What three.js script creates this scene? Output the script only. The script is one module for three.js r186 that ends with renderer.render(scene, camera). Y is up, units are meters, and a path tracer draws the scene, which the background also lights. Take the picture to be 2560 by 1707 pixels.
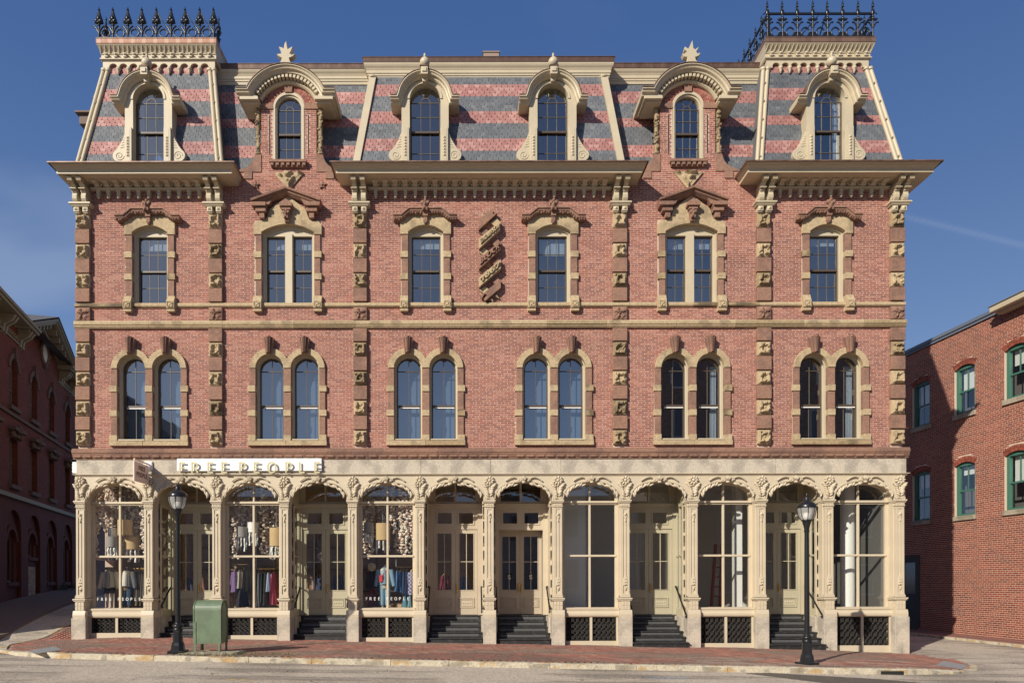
import * as THREE from 'three';
import { mergeGeometries } from 'three/addons/utils/BufferGeometryUtils.js';
import { RoundedBoxGeometry } from 'three/addons/geometries/RoundedBoxGeometry.js';
import { FontLoader } from 'three/addons/loaders/FontLoader.js';
import { TextGeometry } from 'three/addons/geometries/TextGeometry.js';

// ---------------------------------------------------------------- camera, sun, sky
// The facade stands in the plane z = 0, the camera 20 m before it with a rising (shifted) lens.
const EYE_Y = 2, DIST = 20, FOC = 1760, CX = 1170, CY = 1450;
const scene = new THREE.Scene();
const camera = new THREE.PerspectiveCamera(2 * Math.atan(CY / FOC) * 180 / Math.PI, 2560 / 1707, 0.1, 900);
camera.position.set(0, EYE_Y, DIST);
camera.rotation.z = -0.0019;
{
  const fullH = 2 * CY, fullW = fullH * 2560 / 1707;
  camera.setViewOffset(fullW, fullH, fullW / 2 - CX, 0, 2560, 1707);
}
const renderer = new THREE.WebGLRenderer({ antialias: true });
renderer.setSize(1024, 682);
renderer.toneMapping = THREE.LinearToneMapping;
renderer.toneMappingExposure = 1.1;
renderer.shadowMap.enabled = true;

const SUN = new THREE.Vector3(-0.87, 0.705, 1).normalize();
const sun = new THREE.DirectionalLight(new THREE.Color().setRGB(1, 0.925, 0.80), 5.0);
sun.position.copy(SUN).multiplyScalar(60);
sun.castShadow = true;
sun.shadow.mapSize.set(4096, 4096);
Object.assign(sun.shadow.camera, { left: -32, right: 32, top: 26, bottom: -26, near: 1, far: 160 });
scene.add(sun, sun.target);

// pixel of the photograph -> metres on a plane at depth z
const X = (px, z = 0) => (px - CX) * (DIST - z) / FOC;
const Y = (py, z = 0) => EYE_Y + (CY - py) * (DIST - z) / FOC;

// ---------------------------------------------------------------- random and noise
function mulberry(a) { return () => { a |= 0; a = a + 0x6D2B79F5 | 0; let t = Math.imul(a ^ a >>> 15, 1 | a); t = t + Math.imul(t ^ t >>> 7, 61 | t) ^ t; return ((t ^ t >>> 14) >>> 0) / 4294967296; }; }
const rnd = mulberry(11);
const rr = (a, b) => a + (b - a) * rnd();
const hash = (i, j, s = 0) => { let h = Math.imul(i, 374761393) + Math.imul(j, 668265263) + Math.imul(s, 1442695041) | 0; h = Math.imul(h ^ h >>> 13, 1274126177); return ((h ^ h >>> 16) >>> 0) / 4294967296; };
const mod = (a, n) => ((a % n) + n) % n;
function vn(x, y, per = 1e6, s = 0) {
  const i = Math.floor(x), j = Math.floor(y); let u = x - i, v = y - j; u = u * u * (3 - 2 * u); v = v * v * (3 - 2 * v);
  const a = mod(i, per), b = mod(i + 1, per), c = mod(j, per), d = mod(j + 1, per);
  return (hash(a, c, s) * (1 - u) + hash(b, c, s) * u) * (1 - v) + (hash(a, d, s) * (1 - u) + hash(b, d, s) * u) * v;
}
function fbm(x, y, per, oct = 4, s = 0) { let r = 0, a = 0.5, n = 0; for (let o = 0; o < oct; o++) { r += a * vn(x, y, per, s + o); n += a; a *= 0.5; x *= 2; y *= 2; per *= 2; } return r / n; }
const clamp = (v, a = 0, b = 1) => Math.min(b, Math.max(a, v));
const sstep = (a, b, v) => { const t = clamp((v - a) / (b - a)); return t * t * (3 - 2 * t); };
const mix3 = (a, b, t) => [a[0] + (b[0] - a[0]) * t, a[1] + (b[1] - a[1]) * t, a[2] + (b[2] - a[2]) * t];

// ---------------------------------------------------------------- sky
{
  const W = 2048, H = 1024, data = new Float32Array(W * H * 4);
  const dirOf = (px, py) => new THREE.Vector3((px - CX) / FOC, (CY - py) / FOC, -1).normalize();
  const c0 = dirOf(2255, 541), c1 = dirOf(2600, 625), nrm = new THREE.Vector3().crossVectors(c0, c1).normalize();
  for (let j = 0; j < H; j++) {
    const el = ((j + 0.5) / H - 0.5) * Math.PI, sy = Math.sin(el), cy = Math.cos(el);
    for (let i = 0; i < W; i++) {
      const az = ((i + 0.5) / W - 0.5) * 2 * Math.PI, x = Math.cos(az) * cy, z = Math.sin(az) * cy, k = (j * W + i) * 4;
      const e = Math.max(sy, 0);
      const t = Math.pow(1 - e, 3.2);
      let c = mix3([0.038, 0.098, 0.275], [0.350, 0.520, 0.790], t);
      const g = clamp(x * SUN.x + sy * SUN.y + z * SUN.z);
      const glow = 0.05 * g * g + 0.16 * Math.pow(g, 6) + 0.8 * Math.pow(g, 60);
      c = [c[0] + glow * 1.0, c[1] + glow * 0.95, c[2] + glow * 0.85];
      if (e > 0.02) {   // thin cirrus
        const u = x / (e + 0.25), v = z / (e + 0.25);
        const w = sstep(0.5, 0.86, fbm(u * 2.2 + v * 0.9, v * 3.4 - u * 0.7, 4096, 5, 3)) * sstep(0.35, 0.7, fbm(u * 0.9, v * 0.9, 4096, 3, 9));
        c = mix3(c, [0.62, 0.68, 0.78], 0.16 * w);
        const d = Math.abs(nrm.x * x + nrm.y * sy + nrm.z * z);
        if (d < 0.006 && z < 0 && x > 0.45) c = mix3(c, [0.62, 0.68, 0.78], 0.13 * Math.exp(-d * d / 2.4e-6) * sstep(0.455, 0.5, x));
      }
      if (sy < 0) c = mix3(c, [0.16, 0.15, 0.135], sstep(0, -0.06, sy));
      data[k] = c[0]; data[k + 1] = c[1]; data[k + 2] = c[2]; data[k + 3] = 1;
    }
  }
  const sky = new THREE.DataTexture(data, W, H, THREE.RGBAFormat, THREE.FloatType);
  sky.mapping = THREE.EquirectangularReflectionMapping; sky.magFilter = THREE.LinearFilter; sky.minFilter = THREE.LinearFilter;
  sky.colorSpace = THREE.LinearSRGBColorSpace; sky.needsUpdate = true;
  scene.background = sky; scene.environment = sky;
}

// ---------------------------------------------------------------- geometry helpers
const names = new Map();
function numbered(name) { const n = names.get(name) || 0; names.set(name, n + 1); return n ? `${name}_${String(n).padStart(3, '0')}` : name; }
function tag(o, label, category, group) { o.userData.label = label; o.userData.category = category; if (group) o.userData.group = group; return o; }
function thing(name, label, category, group, pos) { const g = new THREE.Group(); g.name = numbered(name); if (pos) g.position.set(...pos); scene.add(g); return tag(g, label, category, group); }
function part(name, parent) { const g = new THREE.Group(); g.name = name; parent.add(g); return g; }
function flat(g) { const n = g.index ? g.toNonIndexed() : g; for (const k of Object.keys(n.attributes)) if (!['position', 'normal', 'uv'].includes(k)) n.deleteAttribute(k); if (!n.attributes.normal) n.computeVertexNormals(); if (!n.attributes.uv) n.setAttribute('uv', new THREE.BufferAttribute(new Float32Array(n.attributes.position.count * 2), 2)); n.morphAttributes = {}; return n; }
function boxUV(g) {
  const p = g.attributes.position, n = g.attributes.normal, uv = g.attributes.uv;
  for (let i = 0; i < p.count; i++) {
    const ax = Math.abs(n.getX(i)), ay = Math.abs(n.getY(i)), az = Math.abs(n.getZ(i));
    if (az >= ax && az >= ay) uv.setXY(i, p.getX(i), p.getY(i)); else if (ax >= ay) uv.setXY(i, p.getZ(i) + 0.37, p.getY(i)); else uv.setXY(i, p.getX(i), p.getZ(i) + 0.61);
  }
  return g;
}
function join(list) { const a = list.flat(9).map(flat); return boxUV(a.length > 1 ? mergeGeometries(a) : a[0]); }
function mesh(name, geos, mat, parent = scene) {
  const g = geos.isJoined ? geos : join(Array.isArray(geos) ? geos : [geos]);
  const m = new THREE.Mesh(g, mat); m.name = parent === scene ? numbered(name) : name; m.castShadow = m.receiveShadow = true; parent.add(m); return m;
}
function struct(name, geos, mat) { const m = mesh(name, geos, mat); m.userData.kind = 'structure'; return m; }
const box = (x0, x1, y0, y1, z0, z1) => new THREE.BoxGeometry(x1 - x0, y1 - y0, z1 - z0).translate((x0 + x1) / 2, (y0 + y1) / 2, (z0 + z1) / 2);
const rbox = (x0, x1, y0, y1, z0, z1, r = 0.012) => new RoundedBoxGeometry(x1 - x0, y1 - y0, z1 - z0, 1, r).translate((x0 + x1) / 2, (y0 + y1) / 2, (z0 + z1) / 2);
function shapeOf(pts, holes = []) { const s = new THREE.Shape(pts.map(p => new THREE.Vector2(p[0], p[1]))); for (const h of holes) s.holes.push(new THREE.Path(h.map(p => new THREE.Vector2(p[0], p[1])))); return s; }
function ext(pts, z0, z1, holes = [], bevel = 0) {
  const g = new THREE.ExtrudeGeometry(shapeOf(pts, holes), { depth: z1 - z0 - 2 * bevel, bevelEnabled: bevel > 0, bevelSize: bevel, bevelOffset: -bevel, bevelThickness: bevel, bevelSegments: 1, curveSegments: 8 });
  return g.translate(0, 0, z0 + bevel);
}
const arc = (cx, cy, r, a0, a1, n = 16, ry = r) => Array.from({ length: n + 1 }, (_, i) => { const a = (a0 + (a1 - a0) * i / n) * Math.PI / 180; return [cx + r * Math.cos(a), cy + ry * Math.sin(a)]; });
const archHole = (cx, y0, ys, r, n = 20, ry = r) => [[cx - r, y0], [cx + r, y0], ...arc(cx, ys, r, 0, 180, n, ry)];
const segArch = (cx, y0, ys, w, rise, n = 14) => [[cx - w, y0], [cx + w, y0], ...Array.from({ length: n + 1 }, (_, i) => { const u = 1 - 2 * i / n; return [cx + w * u, ys + rise * (1 - u * u)]; })];
const rect = (x0, x1, y0, y1) => [[x0, y0], [x1, y0], [x1, y1], [x0, y1]];
const blob = (x, y, z, rx, ry = rx, rz = rx, rot = 0, ws = 9, hs = 6) => new THREE.SphereGeometry(1, ws, hs).scale(rx, ry, rz).rotateZ(rot).translate(x, y, z);
function bar(a, b, r, n = 6, r2 = r) {
  const A = new THREE.Vector3(...a), B = new THREE.Vector3(...b), d = B.clone().sub(A), g = new THREE.CylinderGeometry(r2, r, d.length(), n);
  g.applyQuaternion(new THREE.Quaternion().setFromUnitVectors(new THREE.Vector3(0, 1, 0), d.normalize())); return g.translate((a[0] + b[0]) / 2, (a[1] + b[1]) / 2, (a[2] + b[2]) / 2);
}
const lathe = (pts, x = 0, y = 0, z = 0, n = 16) => new THREE.LatheGeometry(pts.map(p => new THREE.Vector2(p[0], p[1])), n).translate(x, y, z);
const tube = (pts, r, n = 20, k = 6) => new THREE.TubeGeometry(new THREE.CatmullRomCurve3(pts.map(p => new THREE.Vector3(...p))), n, r, k);
function quads(rows, closed = false) {   // rows of points -> flat shaded strip
  const v = [], q = (a, b, c, d) => v.push(...a, ...b, ...c, ...a, ...c, ...d);
  for (let i = 0; i + 1 < rows.length; i++) for (let j = 0; j + (closed ? 0 : 1) < rows[i].length; j++) { const k = (j + 1) % rows[i].length; q(rows[i][j], rows[i][k], rows[i + 1][k], rows[i + 1][j]); }
  const g = new THREE.BufferGeometry(); g.setAttribute('position', new THREE.Float32BufferAttribute(v, 3)); g.computeVertexNormals(); return g;
}
function capOf(prof, place, flip) {
  const t = THREE.ShapeUtils.triangulateShape(prof.map(p => new THREE.Vector2(p[0], p[1])), []), v = [];
  for (const f of t) for (const i of flip ? [f[2], f[1], f[0]] : f) v.push(...place(prof[i]));
  const g = new THREE.BufferGeometry(); g.setAttribute('position', new THREE.Float32BufferAttribute(v, 3)); g.computeVertexNormals(); return g;
}
// a moulding round three sides of a block: profile of [outward, y], plan xl..xr, front zf, back zb
function sweepU(prof, xl, xr, zf, zb, ol = 1, or = 1) {
  const rows = prof.map(([o, y]) => [[xl - o * ol, y, zb], [xl - o * ol, y, zf + o], [xr + o * or, y, zf + o], [xr + o * or, y, zb]]);
  return quads([...rows, rows[0]].map(r => r.slice().reverse()));
}
// a moulding along a path in the facade plane: profile of [normal offset, z]
function sweepPath(path, prof) {
  const n = path.length, m = path.map((p, i) => {
    const a = path[Math.max(i - 1, 0)], b = path[Math.min(i + 1, n - 1)];
    const d1 = i ? [p[0] - a[0], p[1] - a[1]] : [b[0] - p[0], b[1] - p[1]], d2 = i < n - 1 ? [b[0] - p[0], b[1] - p[1]] : d1;
    const l1 = Math.hypot(...d1), l2 = Math.hypot(...d2), n1 = [-d1[1] / l1, d1[0] / l1], n2 = [-d2[1] / l2, d2[0] / l2];
    let x = n1[0] + n2[0], y = n1[1] + n2[1]; const l = Math.hypot(x, y); x /= l; y /= l; const k = 1 / Math.max(0.5, x * n1[0] + y * n1[1]); return [x * k, y * k];
  });
  const place = i => ([o, z]) => [path[i][0] + m[i][0] * o, path[i][1] + m[i][1] * o, z];
  const rows = path.map((_, i) => prof.map(place(i)));
  return [quads(rows, true), capOf(prof, place(0), false), capOf(prof, place(n - 1), true)];
}
// a panel whose front is a relief: h(u, v) in metres over w x h
function relief(w, h, n, m, fn, x = 0, y = 0, z = 0) {
  const g = new THREE.PlaneGeometry(w, h, n, m), p = g.attributes.position;
  for (let i = 0; i < p.count; i++) p.setZ(i, fn(p.getX(i) / w + 0.5, p.getY(i) / h + 0.5));
  g.computeVertexNormals(); return g.translate(x, y, z);
}
function spiral(x, y, z, r, turns, dir, tr, n = 26) { return tube(Array.from({ length: n }, (_, i) => { const t = i / (n - 1), a = t * turns * 2 * Math.PI * dir, q = r * (1 - 0.82 * t); return [x + q * Math.cos(a), y + q * Math.sin(a), z]; }), tr, n * 2, 5); }

// ---------------------------------------------------------------- materials
const toS = c => Math.round(255 * clamp(c <= 0.0031308 ? c * 12.92 : 1.055 * Math.pow(c, 1 / 2.4) - 0.055));
function tex(size, metres, fn, gray) {
  const d = new Uint8Array(size * size * 4);
  for (let j = 0; j < size; j++) for (let i = 0; i < size; i++) { const k = (j * size + i) * 4, c = fn(i / size, j / size); if (gray) d[k] = d[k + 1] = d[k + 2] = Math.round(255 * clamp(c)); else { d[k] = toS(c[0]); d[k + 1] = toS(c[1]); d[k + 2] = toS(c[2]); } d[k + 3] = 255; }
  const t = new THREE.DataTexture(d, size, size); t.wrapS = t.wrapT = THREE.RepeatWrapping; t.magFilter = THREE.LinearFilter; t.minFilter = THREE.LinearMipmapLinearFilter; t.generateMipmaps = true;
  if (!gray) t.colorSpace = THREE.SRGBColorSpace; t.repeat.set(1 / metres, 1 / metres); t.needsUpdate = true; return t;
}
// each argument of blotch: [amount, frequency (per tile), seed]
const sc = (c, k) => [c[0] * k, c[1] * k, c[2] * k];
const rgb = (r, g, b) => new THREE.Color().setRGB(r, g, b);
const std = (o) => new THREE.MeshStandardMaterial({ roughness: 0.8, ...o });
const grain = tex(256, 0.9, (u, v) => 0.5 * fbm(u * 24, v * 24, 24, 3, 5) + 0.5 * fbm(u * 90, v * 90, 90, 2, 6), true);
const fineGrain = tex(256, 0.35, (u, v) => fbm(u * 40, v * 40, 40, 3, 15), true);
const stone = (base, dark, amt, seed, rough = 0.9) => std({ roughness: rough, bumpMap: grain, bumpScale: 0.008, map: tex(512, 3.1, (u, v) => { const n = fbm(u * 6, v * 6, 6, 5, seed), f = fbm(u * 70, v * 70, 70, 2, seed + 9); return sc(mix3(base, dark, amt * sstep(0.5, 0.72, n)), 0.78 + 0.44 * f); }) });
const M = {
  brown: stone([0.270, 0.150, 0.102], [0.185, 0.105, 0.078], 0.8, 21),
  tan: stone([0.440, 0.335, 0.200], [0.200, 0.150, 0.092], 0.6, 31),
  tanDark: stone([0.340, 0.250, 0.140], [0.115, 0.085, 0.052], 0.9, 41),
  granite: std({ roughness: 0.85, bumpMap: fineGrain, bumpScale: 0.003, map: tex(512, 1.6, (u, v) => { const s = fbm(u * 150, v * 150, 150, 2, 4), n = fbm(u * 5, v * 5, 5, 4, 8), w = fbm(u * 14, v * 3, 3, 3, 77); return sc(mix3([0.50, 0.435, 0.345], [0.36, 0.315, 0.255], sstep(0.4, 0.7, n)), (0.62 + 0.76 * s) * (1 - 0.25 * sstep(0.62, 0.75, w))); }) }),
  kerb: std({ roughness: 0.9, bumpMap: grain, bumpScale: 0.012, map: tex(512, 1.9, (u, v) => { const n = fbm(u * 7, v * 7, 7, 4, 18), s = fbm(u * 120, v * 120, 120, 2, 2), d = fbm(u * 11, v * 11, 11, 4, 55); return sc(mix3(mix3([0.50, 0.44, 0.33], [0.42, 0.29, 0.145], sstep(0.5, 0.7, n)), [0.17, 0.15, 0.12], 0.6 * sstep(0.55, 0.72, d)), 0.7 + 0.6 * s); }) }),
  cream: std({ roughness: 0.5, bumpMap: grain, bumpScale: 0.0015, map: tex(256, 2.3, (u, v) => { const n = fbm(u * 8, v * 8, 8, 4, 51); return sc([0.510, 0.432, 0.298], 0.93 + 0.14 * n); }) }),
  iron: std({ roughness: 0.48, bumpMap: grain, bumpScale: 0.0015, map: tex(256, 2.1, (u, v) => { const n = fbm(u * 8, v * 8, 8, 4, 61); return sc([0.545, 0.462, 0.333], 0.93 + 0.14 * n); }) }),
  casing: std({ roughness: 0.55, color: rgb(0.50, 0.43, 0.31) }),
  taupe: std({ roughness: 0.5, bumpMap: grain, bumpScale: 0.001, map: tex(128, 2.2, (u, v) => sc([0.46, 0.385, 0.285], 0.93 + 0.14 * fbm(u * 8, v * 8, 8, 4, 66))) }),
  sage: std({ roughness: 0.5, bumpMap: grain, bumpScale: 0.001, map: tex(128, 2.2, (u, v) => sc([0.43, 0.385, 0.265], 0.93 + 0.14 * fbm(u * 8, v * 8, 8, 4, 67))) }),
  sash: std({ roughness: 0.45, color: rgb(0.085, 0.062, 0.042) }),
  muntin: std({ roughness: 0.5, color: rgb(0.10, 0.08, 0.055) }),
  copper: std({ roughness: 0.5, metalness: 0.25, map: tex(256, 2.6, (u, v) => { const n = fbm(u * 12, v * 4, 4, 4, 71); return mix3([0.10, 0.055, 0.038], [0.20, 0.12, 0.085], sstep(0.35, 0.7, n)); }) }),
  copperPink: std({ roughness: 0.6, map: tex(256, 2.6, (u, v) => { const n = fbm(u * 24, v * 3, 3, 4, 72), r = fbm(u * 17, v * 2, 2, 3, 73); return mix3(mix3([0.52, 0.32, 0.23], [0.40, 0.19, 0.11], sstep(0.45, 0.7, n)), [0.58, 0.36, 0.29], sstep(0.5, 0.7, r)); }) }),
  black: std({ roughness: 0.3, metalness: 0.15, color: rgb(0.016, 0.017, 0.019) }),
  vent: std({ roughness: 0.45, metalness: 0.1, color: rgb(0.036, 0.031, 0.027), bumpMap: fineGrain, bumpScale: 0.002 }),
  ventBack: std({ roughness: 0.8, color: rgb(0.012, 0.011, 0.010) }),
  step: std({ roughness: 0.55, bumpMap: fineGrain, bumpScale: 0.004, map: tex(256, 0.9, (u, v) => { const n = fbm(u * 60, v * 60, 60, 2, 81), d = fbm(u * 9, v * 9, 9, 4, 82); return sc(mix3([0.018, 0.018, 0.019], [0.045, 0.043, 0.040], sstep(0.55, 0.75, d)), 0.6 + 0.8 * n); }) }),
  tread: std({ roughness: 0.42, metalness: 0.2, map: tex(256, 0.22, (u, v) => { const a = Math.sin(u * 2 * Math.PI * 8) * Math.sin(v * 2 * Math.PI * 8); return a > 0.1 ? [0.23, 0.23, 0.23] : [0.03, 0.03, 0.03]; }) }),
  brass: std({ roughness: 0.25, metalness: 1, color: rgb(0.75, 0.50, 0.16) }),
  white: std({ roughness: 0.45, color: rgb(0.86, 0.85, 0.81) }),
  dull: std({ roughness: 0.9, color: rgb(0.62, 0.61, 0.57) }),
  grayWall: std({ roughness: 0.9, color: rgb(0.66, 0.66, 0.63) }),
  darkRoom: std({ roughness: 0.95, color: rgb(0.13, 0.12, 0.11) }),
  warmRoom: std({ roughness: 0.9, color: rgb(0.62, 0.44, 0.27) }),
  woodFloor: std({ roughness: 0.5, map: tex(256, 1.6, (u, v) => sc([0.26, 0.155, 0.085], 0.6 + 0.3 * hash(Math.floor(v * 16), 3) + 0.4 * fbm(u * 6, v * 60, 60, 2, 88))) }),
  mortar: std({ roughness: 0.95, bumpMap: grain, bumpScale: 0.003, map: tex(512, 4.1, (u, v) => { const n = fbm(u * 8, v * 8, 8, 4, 91); return mix3([0.45, 0.325, 0.255], [0.60, 0.46, 0.375], n); }) }),
  brick: std({ roughness: 0.9, color: rgb(1, 1, 1), bumpMap: fineGrain, bumpScale: 0.004 }),
  slate: std({ roughness: 0.46, bumpMap: fineGrain, bumpScale: 0.004 }),
  paver: std({ roughness: 0.9, bumpMap: fineGrain, bumpScale: 0.005 }),
  glass: new THREE.MeshPhysicalMaterial({ color: rgb(0.93, 0.95, 0.94), roughness: 0.02, transmission: 1, thickness: 0, ior: 2.1 }),
  upperGlass: new THREE.MeshPhysicalMaterial({ color: rgb(0.55, 0.62, 0.68), roughness: 0.012, transmission: 1, thickness: 0, ior: 3.3 }),
  lampGlass: new THREE.MeshPhysicalMaterial({ color: rgb(0.9, 0.9, 0.88), roughness: 0.35, transmission: 0.75, thickness: 0, ior: 1.45 }),
  green: std({ roughness: 0.42, bumpMap: grain, bumpScale: 0.001, map: tex(256, 1.2, (u, v) => sc(mix3([0.135, 0.185, 0.112], [0.115, 0.155, 0.098], sstep(0.4, 0.7, fbm(u * 6, v * 6, 6, 4, 99))), 0.92 + 0.16 * fbm(u * 60, v * 60, 60, 2, 3))) }),
  trimGreen: std({ roughness: 0.55, color: rgb(0.052, 0.150, 0.110) }),
  asphalt: std({ roughness: 0.93, bumpMap: fineGrain, bumpScale: 0.006, map: tex(1024, 7.3, (u, v) => { const n = fbm(u * 5, v * 5, 5, 4, 101), s = fbm(u * 260, v * 260, 260, 2, 102), w = fbm(u * 3, v * 22, 3, 3, 105), cr = Math.abs(fbm(u * 6, v * 6, 6, 4, 107) - 0.5); let c = sc(mix3([0.485, 0.415, 0.330], [0.360, 0.308, 0.243], sstep(0.42, 0.68, n)), 0.55 + 0.9 * s); c = sc(c, 1 - 0.35 * sstep(0.58, 0.74, w)); return cr < 0.004 && n > 0.45 ? sc(c, 0.35) : c; }) }),
  patch: std({ roughness: 0.93, bumpMap: fineGrain, bumpScale: 0.006, map: tex(512, 3.3, (u, v) => sc([0.115, 0.098, 0.078], 0.5 + 1.0 * fbm(u * 120, v * 120, 120, 2, 113))) }),
  bed: std({ roughness: 0.95, color: rgb(0.16, 0.115, 0.085) }),
  concrete: std({ roughness: 0.92, bumpMap: grain, bumpScale: 0.01, map: tex(512, 2.7, (u, v) => sc(mix3([0.37, 0.315, 0.235], [0.25, 0.205, 0.145], sstep(0.45, 0.7, fbm(u * 7, v * 7, 7, 5, 121))), 0.7 + 0.6 * fbm(u * 120, v * 120, 120, 2, 122))) }),
  plate: std({ roughness: 0.6, metalness: 0.2, map: tex(128, 0.3, (u, v) => { const a = Math.sin(u * 40) * Math.sin(v * 40) > 0.5; return a ? [0.40, 0.41, 0.40] : [0.30, 0.31, 0.31]; }) }),
};
const dark = (m, k) => { const c = m.clone(); c.color.setRGB(k, k, k); return c; };
const paint = (r, g, b, rough = 0.8) => std({ roughness: rough, color: rgb(r, g, b) });
const font = await new FontLoader().loadAsync('fonts/droid/droid_sans_bold.typeface.json');
const fontThin = await new FontLoader().loadAsync('fonts/droid/droid_sans_regular.typeface.json');
function word(str, size, depth, f = font) { const g = new TextGeometry(str, { font: f, size, depth, curveSegments: 4, bevelEnabled: false }); g.computeBoundingBox(); const b = g.boundingBox; return { g: g.translate(-(b.min.x + b.max.x) / 2, -(b.min.y + b.max.y) / 2, 0), w: b.max.x - b.min.x, h: b.max.y - b.min.y }; }
// ================================================================ THE CORNER BLOCK
const B = thing('brick_building', 'long ornate red brick block with striped slate mansard roof and cream cast iron shopfront', 'building');
const XL = X(194), XR = X(2258.5), WALL0 = 5.66, WALL1 = Y(428), ROOF0 = Y(404), DEEP = -13;
const C = [202, 372, 542, 711, 882, 1050, 1224, 1395, 1563, 1733, 1903, 2072, 2249].map(p => X(p));
const walkY = x => 0.41 - 0.0185 * (x + 11.1);
const stoneJit = () => rr(-0.004, 0.004);

// ---- openings of the upper storeys
const singles = [377.5, 1066, 1384, 2068.5].map(p => X(p)), doubles = [722, 1729.5].map(p => X(p)), pairs = [374.5, 720, 1065.5, 1386, 1732, 2078].map(p => X(p));
const Y3 = { sill: Y(757), head: Y(586), spring: Y(582), rise: 0.19, rail: Y(671.5) };
const Y2 = { sill: Y(1101), spring: Y(921), rail: Y(1011), bar: Y(923.5) };
const wallHoles = [], brickStops = [];      // polygons
const grow = 0.02;
for (const c of singles) { wallHoles.push(segArch(c, Y3.sill, Y3.spring, 0.495 + grow, Y3.rise + grow)); brickStops.push([[c - 0.7, Y3.sill], [c - 0.7, Y(549)], [c - 0.45, Y(532)], [c + 0.45, Y(532)], [c + 0.7, Y(549)], [c + 0.7, Y3.sill]], rect(c - 0.72, c - 0.5, Y(779), Y(741)), rect(c + 0.5, c + 0.72, Y(779), Y(741))); }
for (const c of doubles) { wallHoles.push(segArch(c, Y3.sill, Y3.spring, 0.74 + grow, Y3.rise + 0.03 + grow)); brickStops.push(rect(c - 0.965, c - 0.74, Y(779), Y(741)), rect(c + 0.74, c + 0.965, Y(779), Y(741)), [[c - 0.95, Y3.sill], [c - 0.95, Y(553)], [c - 0.6, Y(545)], [c, Y(485)], [c + 0.6, Y(545)], [c + 0.95, Y(553)], [c + 0.95, Y3.sill]]); }
for (const c of pairs) {
  for (const s of [-0.5, 0.5]) wallHoles.push(archHole(c + s, Y2.sill, Y2.spring, 0.395 + grow));
  brickStops.push([[c - 1.08, Y(1113)], [c - 1.08, Y(1088)], [c - 1.07, Y2.spring], ...arc(c - 0.5, Y2.spring, 0.545, 180, 27, 12), ...arc(c + 0.5, Y2.spring, 0.545, 153, 0, 12), [c + 1.07, Y2.spring], [c + 1.08, Y(1088)], [c + 1.08, Y(1113)]]);
}
const quoinX = [[193.7, 228.2], [525.5, 558], [886, 918.5], [1533, 1567], [1892.5, 1926], [2226, 2259.5]].map(([a, b]) => [X(a), X(b)]);
for (const [a, b] of quoinX) brickStops.push(rect(a + 0.02, b - 0.02, WALL0, Y(510)));
brickStops.push(rect(XL - 1, XR + 1, Y(768), Y(757)), rect(XL - 1, XR + 1, Y(820), Y(803)));

// ---- wall core with joints, in which the bricks sit
mesh('wall', ext(rect(XL + 0.02, XR - 0.02, WALL0, WALL1), -0.32, 0, wallHoles), M.mortar, B);
const spansIn = (poly, y) => { const xs = []; for (let i = 0; i < poly.length; i++) { const a = poly[i], b = poly[(i + 1) % poly.length]; if ((a[1] <= y) !== (b[1] <= y)) xs.push(a[0] + (y - a[1]) / (b[1] - a[1]) * (b[0] - a[0])); } xs.sort((p, q) => p - q); const r = []; for (let i = 0; i + 1 < xs.length; i += 2) r.push([xs[i], xs[i + 1]]); return r; };
function courses(x0, x1, y0, y1, stops, ch, bl, joint, out) {
  const n = Math.round((y1 - y0) / ch), c = (y1 - y0) / n;
  for (let r = 0; r < n; r++) {
    const y = y0 + (r + 0.5) * c, blocked = stops.flatMap(p => spansIn(p, y)).sort((a, b) => a[0] - b[0]);
    let free = [[x0, x1]];
    for (const [a, b] of blocked) free = free.flatMap(([p, q]) => b <= p || a >= q ? [[p, q]] : [[p, a], [b, q]].filter(([s, t]) => t - s > 0.03));
    const header = r % 7 === 3, len = header ? bl / 2 : bl, off = (r % 2 ? len / 2 : 0) + (header ? len / 4 : 0);
    for (const [p, q] of free) for (let k = Math.floor((p - x0 - off) / len); x0 + off + k * len < q; k++) {
      const a = Math.max(p, x0 + off + k * len), b = Math.min(q, x0 + off + (k + 1) * len) - joint; if (b - a > 0.025) out.push({ x: (a + b) / 2, y, w: b - a, h: c - joint });
    }
  }
}
const bricks = []; courses(XL + 0.03, XR - 0.03, WALL0, WALL1, brickStops, 0.0555, 0.2, 0.0125, bricks);
const brickTones = [[0.290, 0.095, 0.063], [0.318, 0.113, 0.077], [0.262, 0.084, 0.058], [0.350, 0.136, 0.094], [0.300, 0.104, 0.076], [0.228, 0.080, 0.062], [0.372, 0.158, 0.114]];
const pickTone = (tones, x, y, s) => { const n = fbm(x * 0.55, y * 1.1, 4096, 3, s), k = Math.floor(rnd() * tones.length), t = tones[k]; return sc(t, 0.76 + 0.50 * n + rr(-0.07, 0.07)); };
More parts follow.
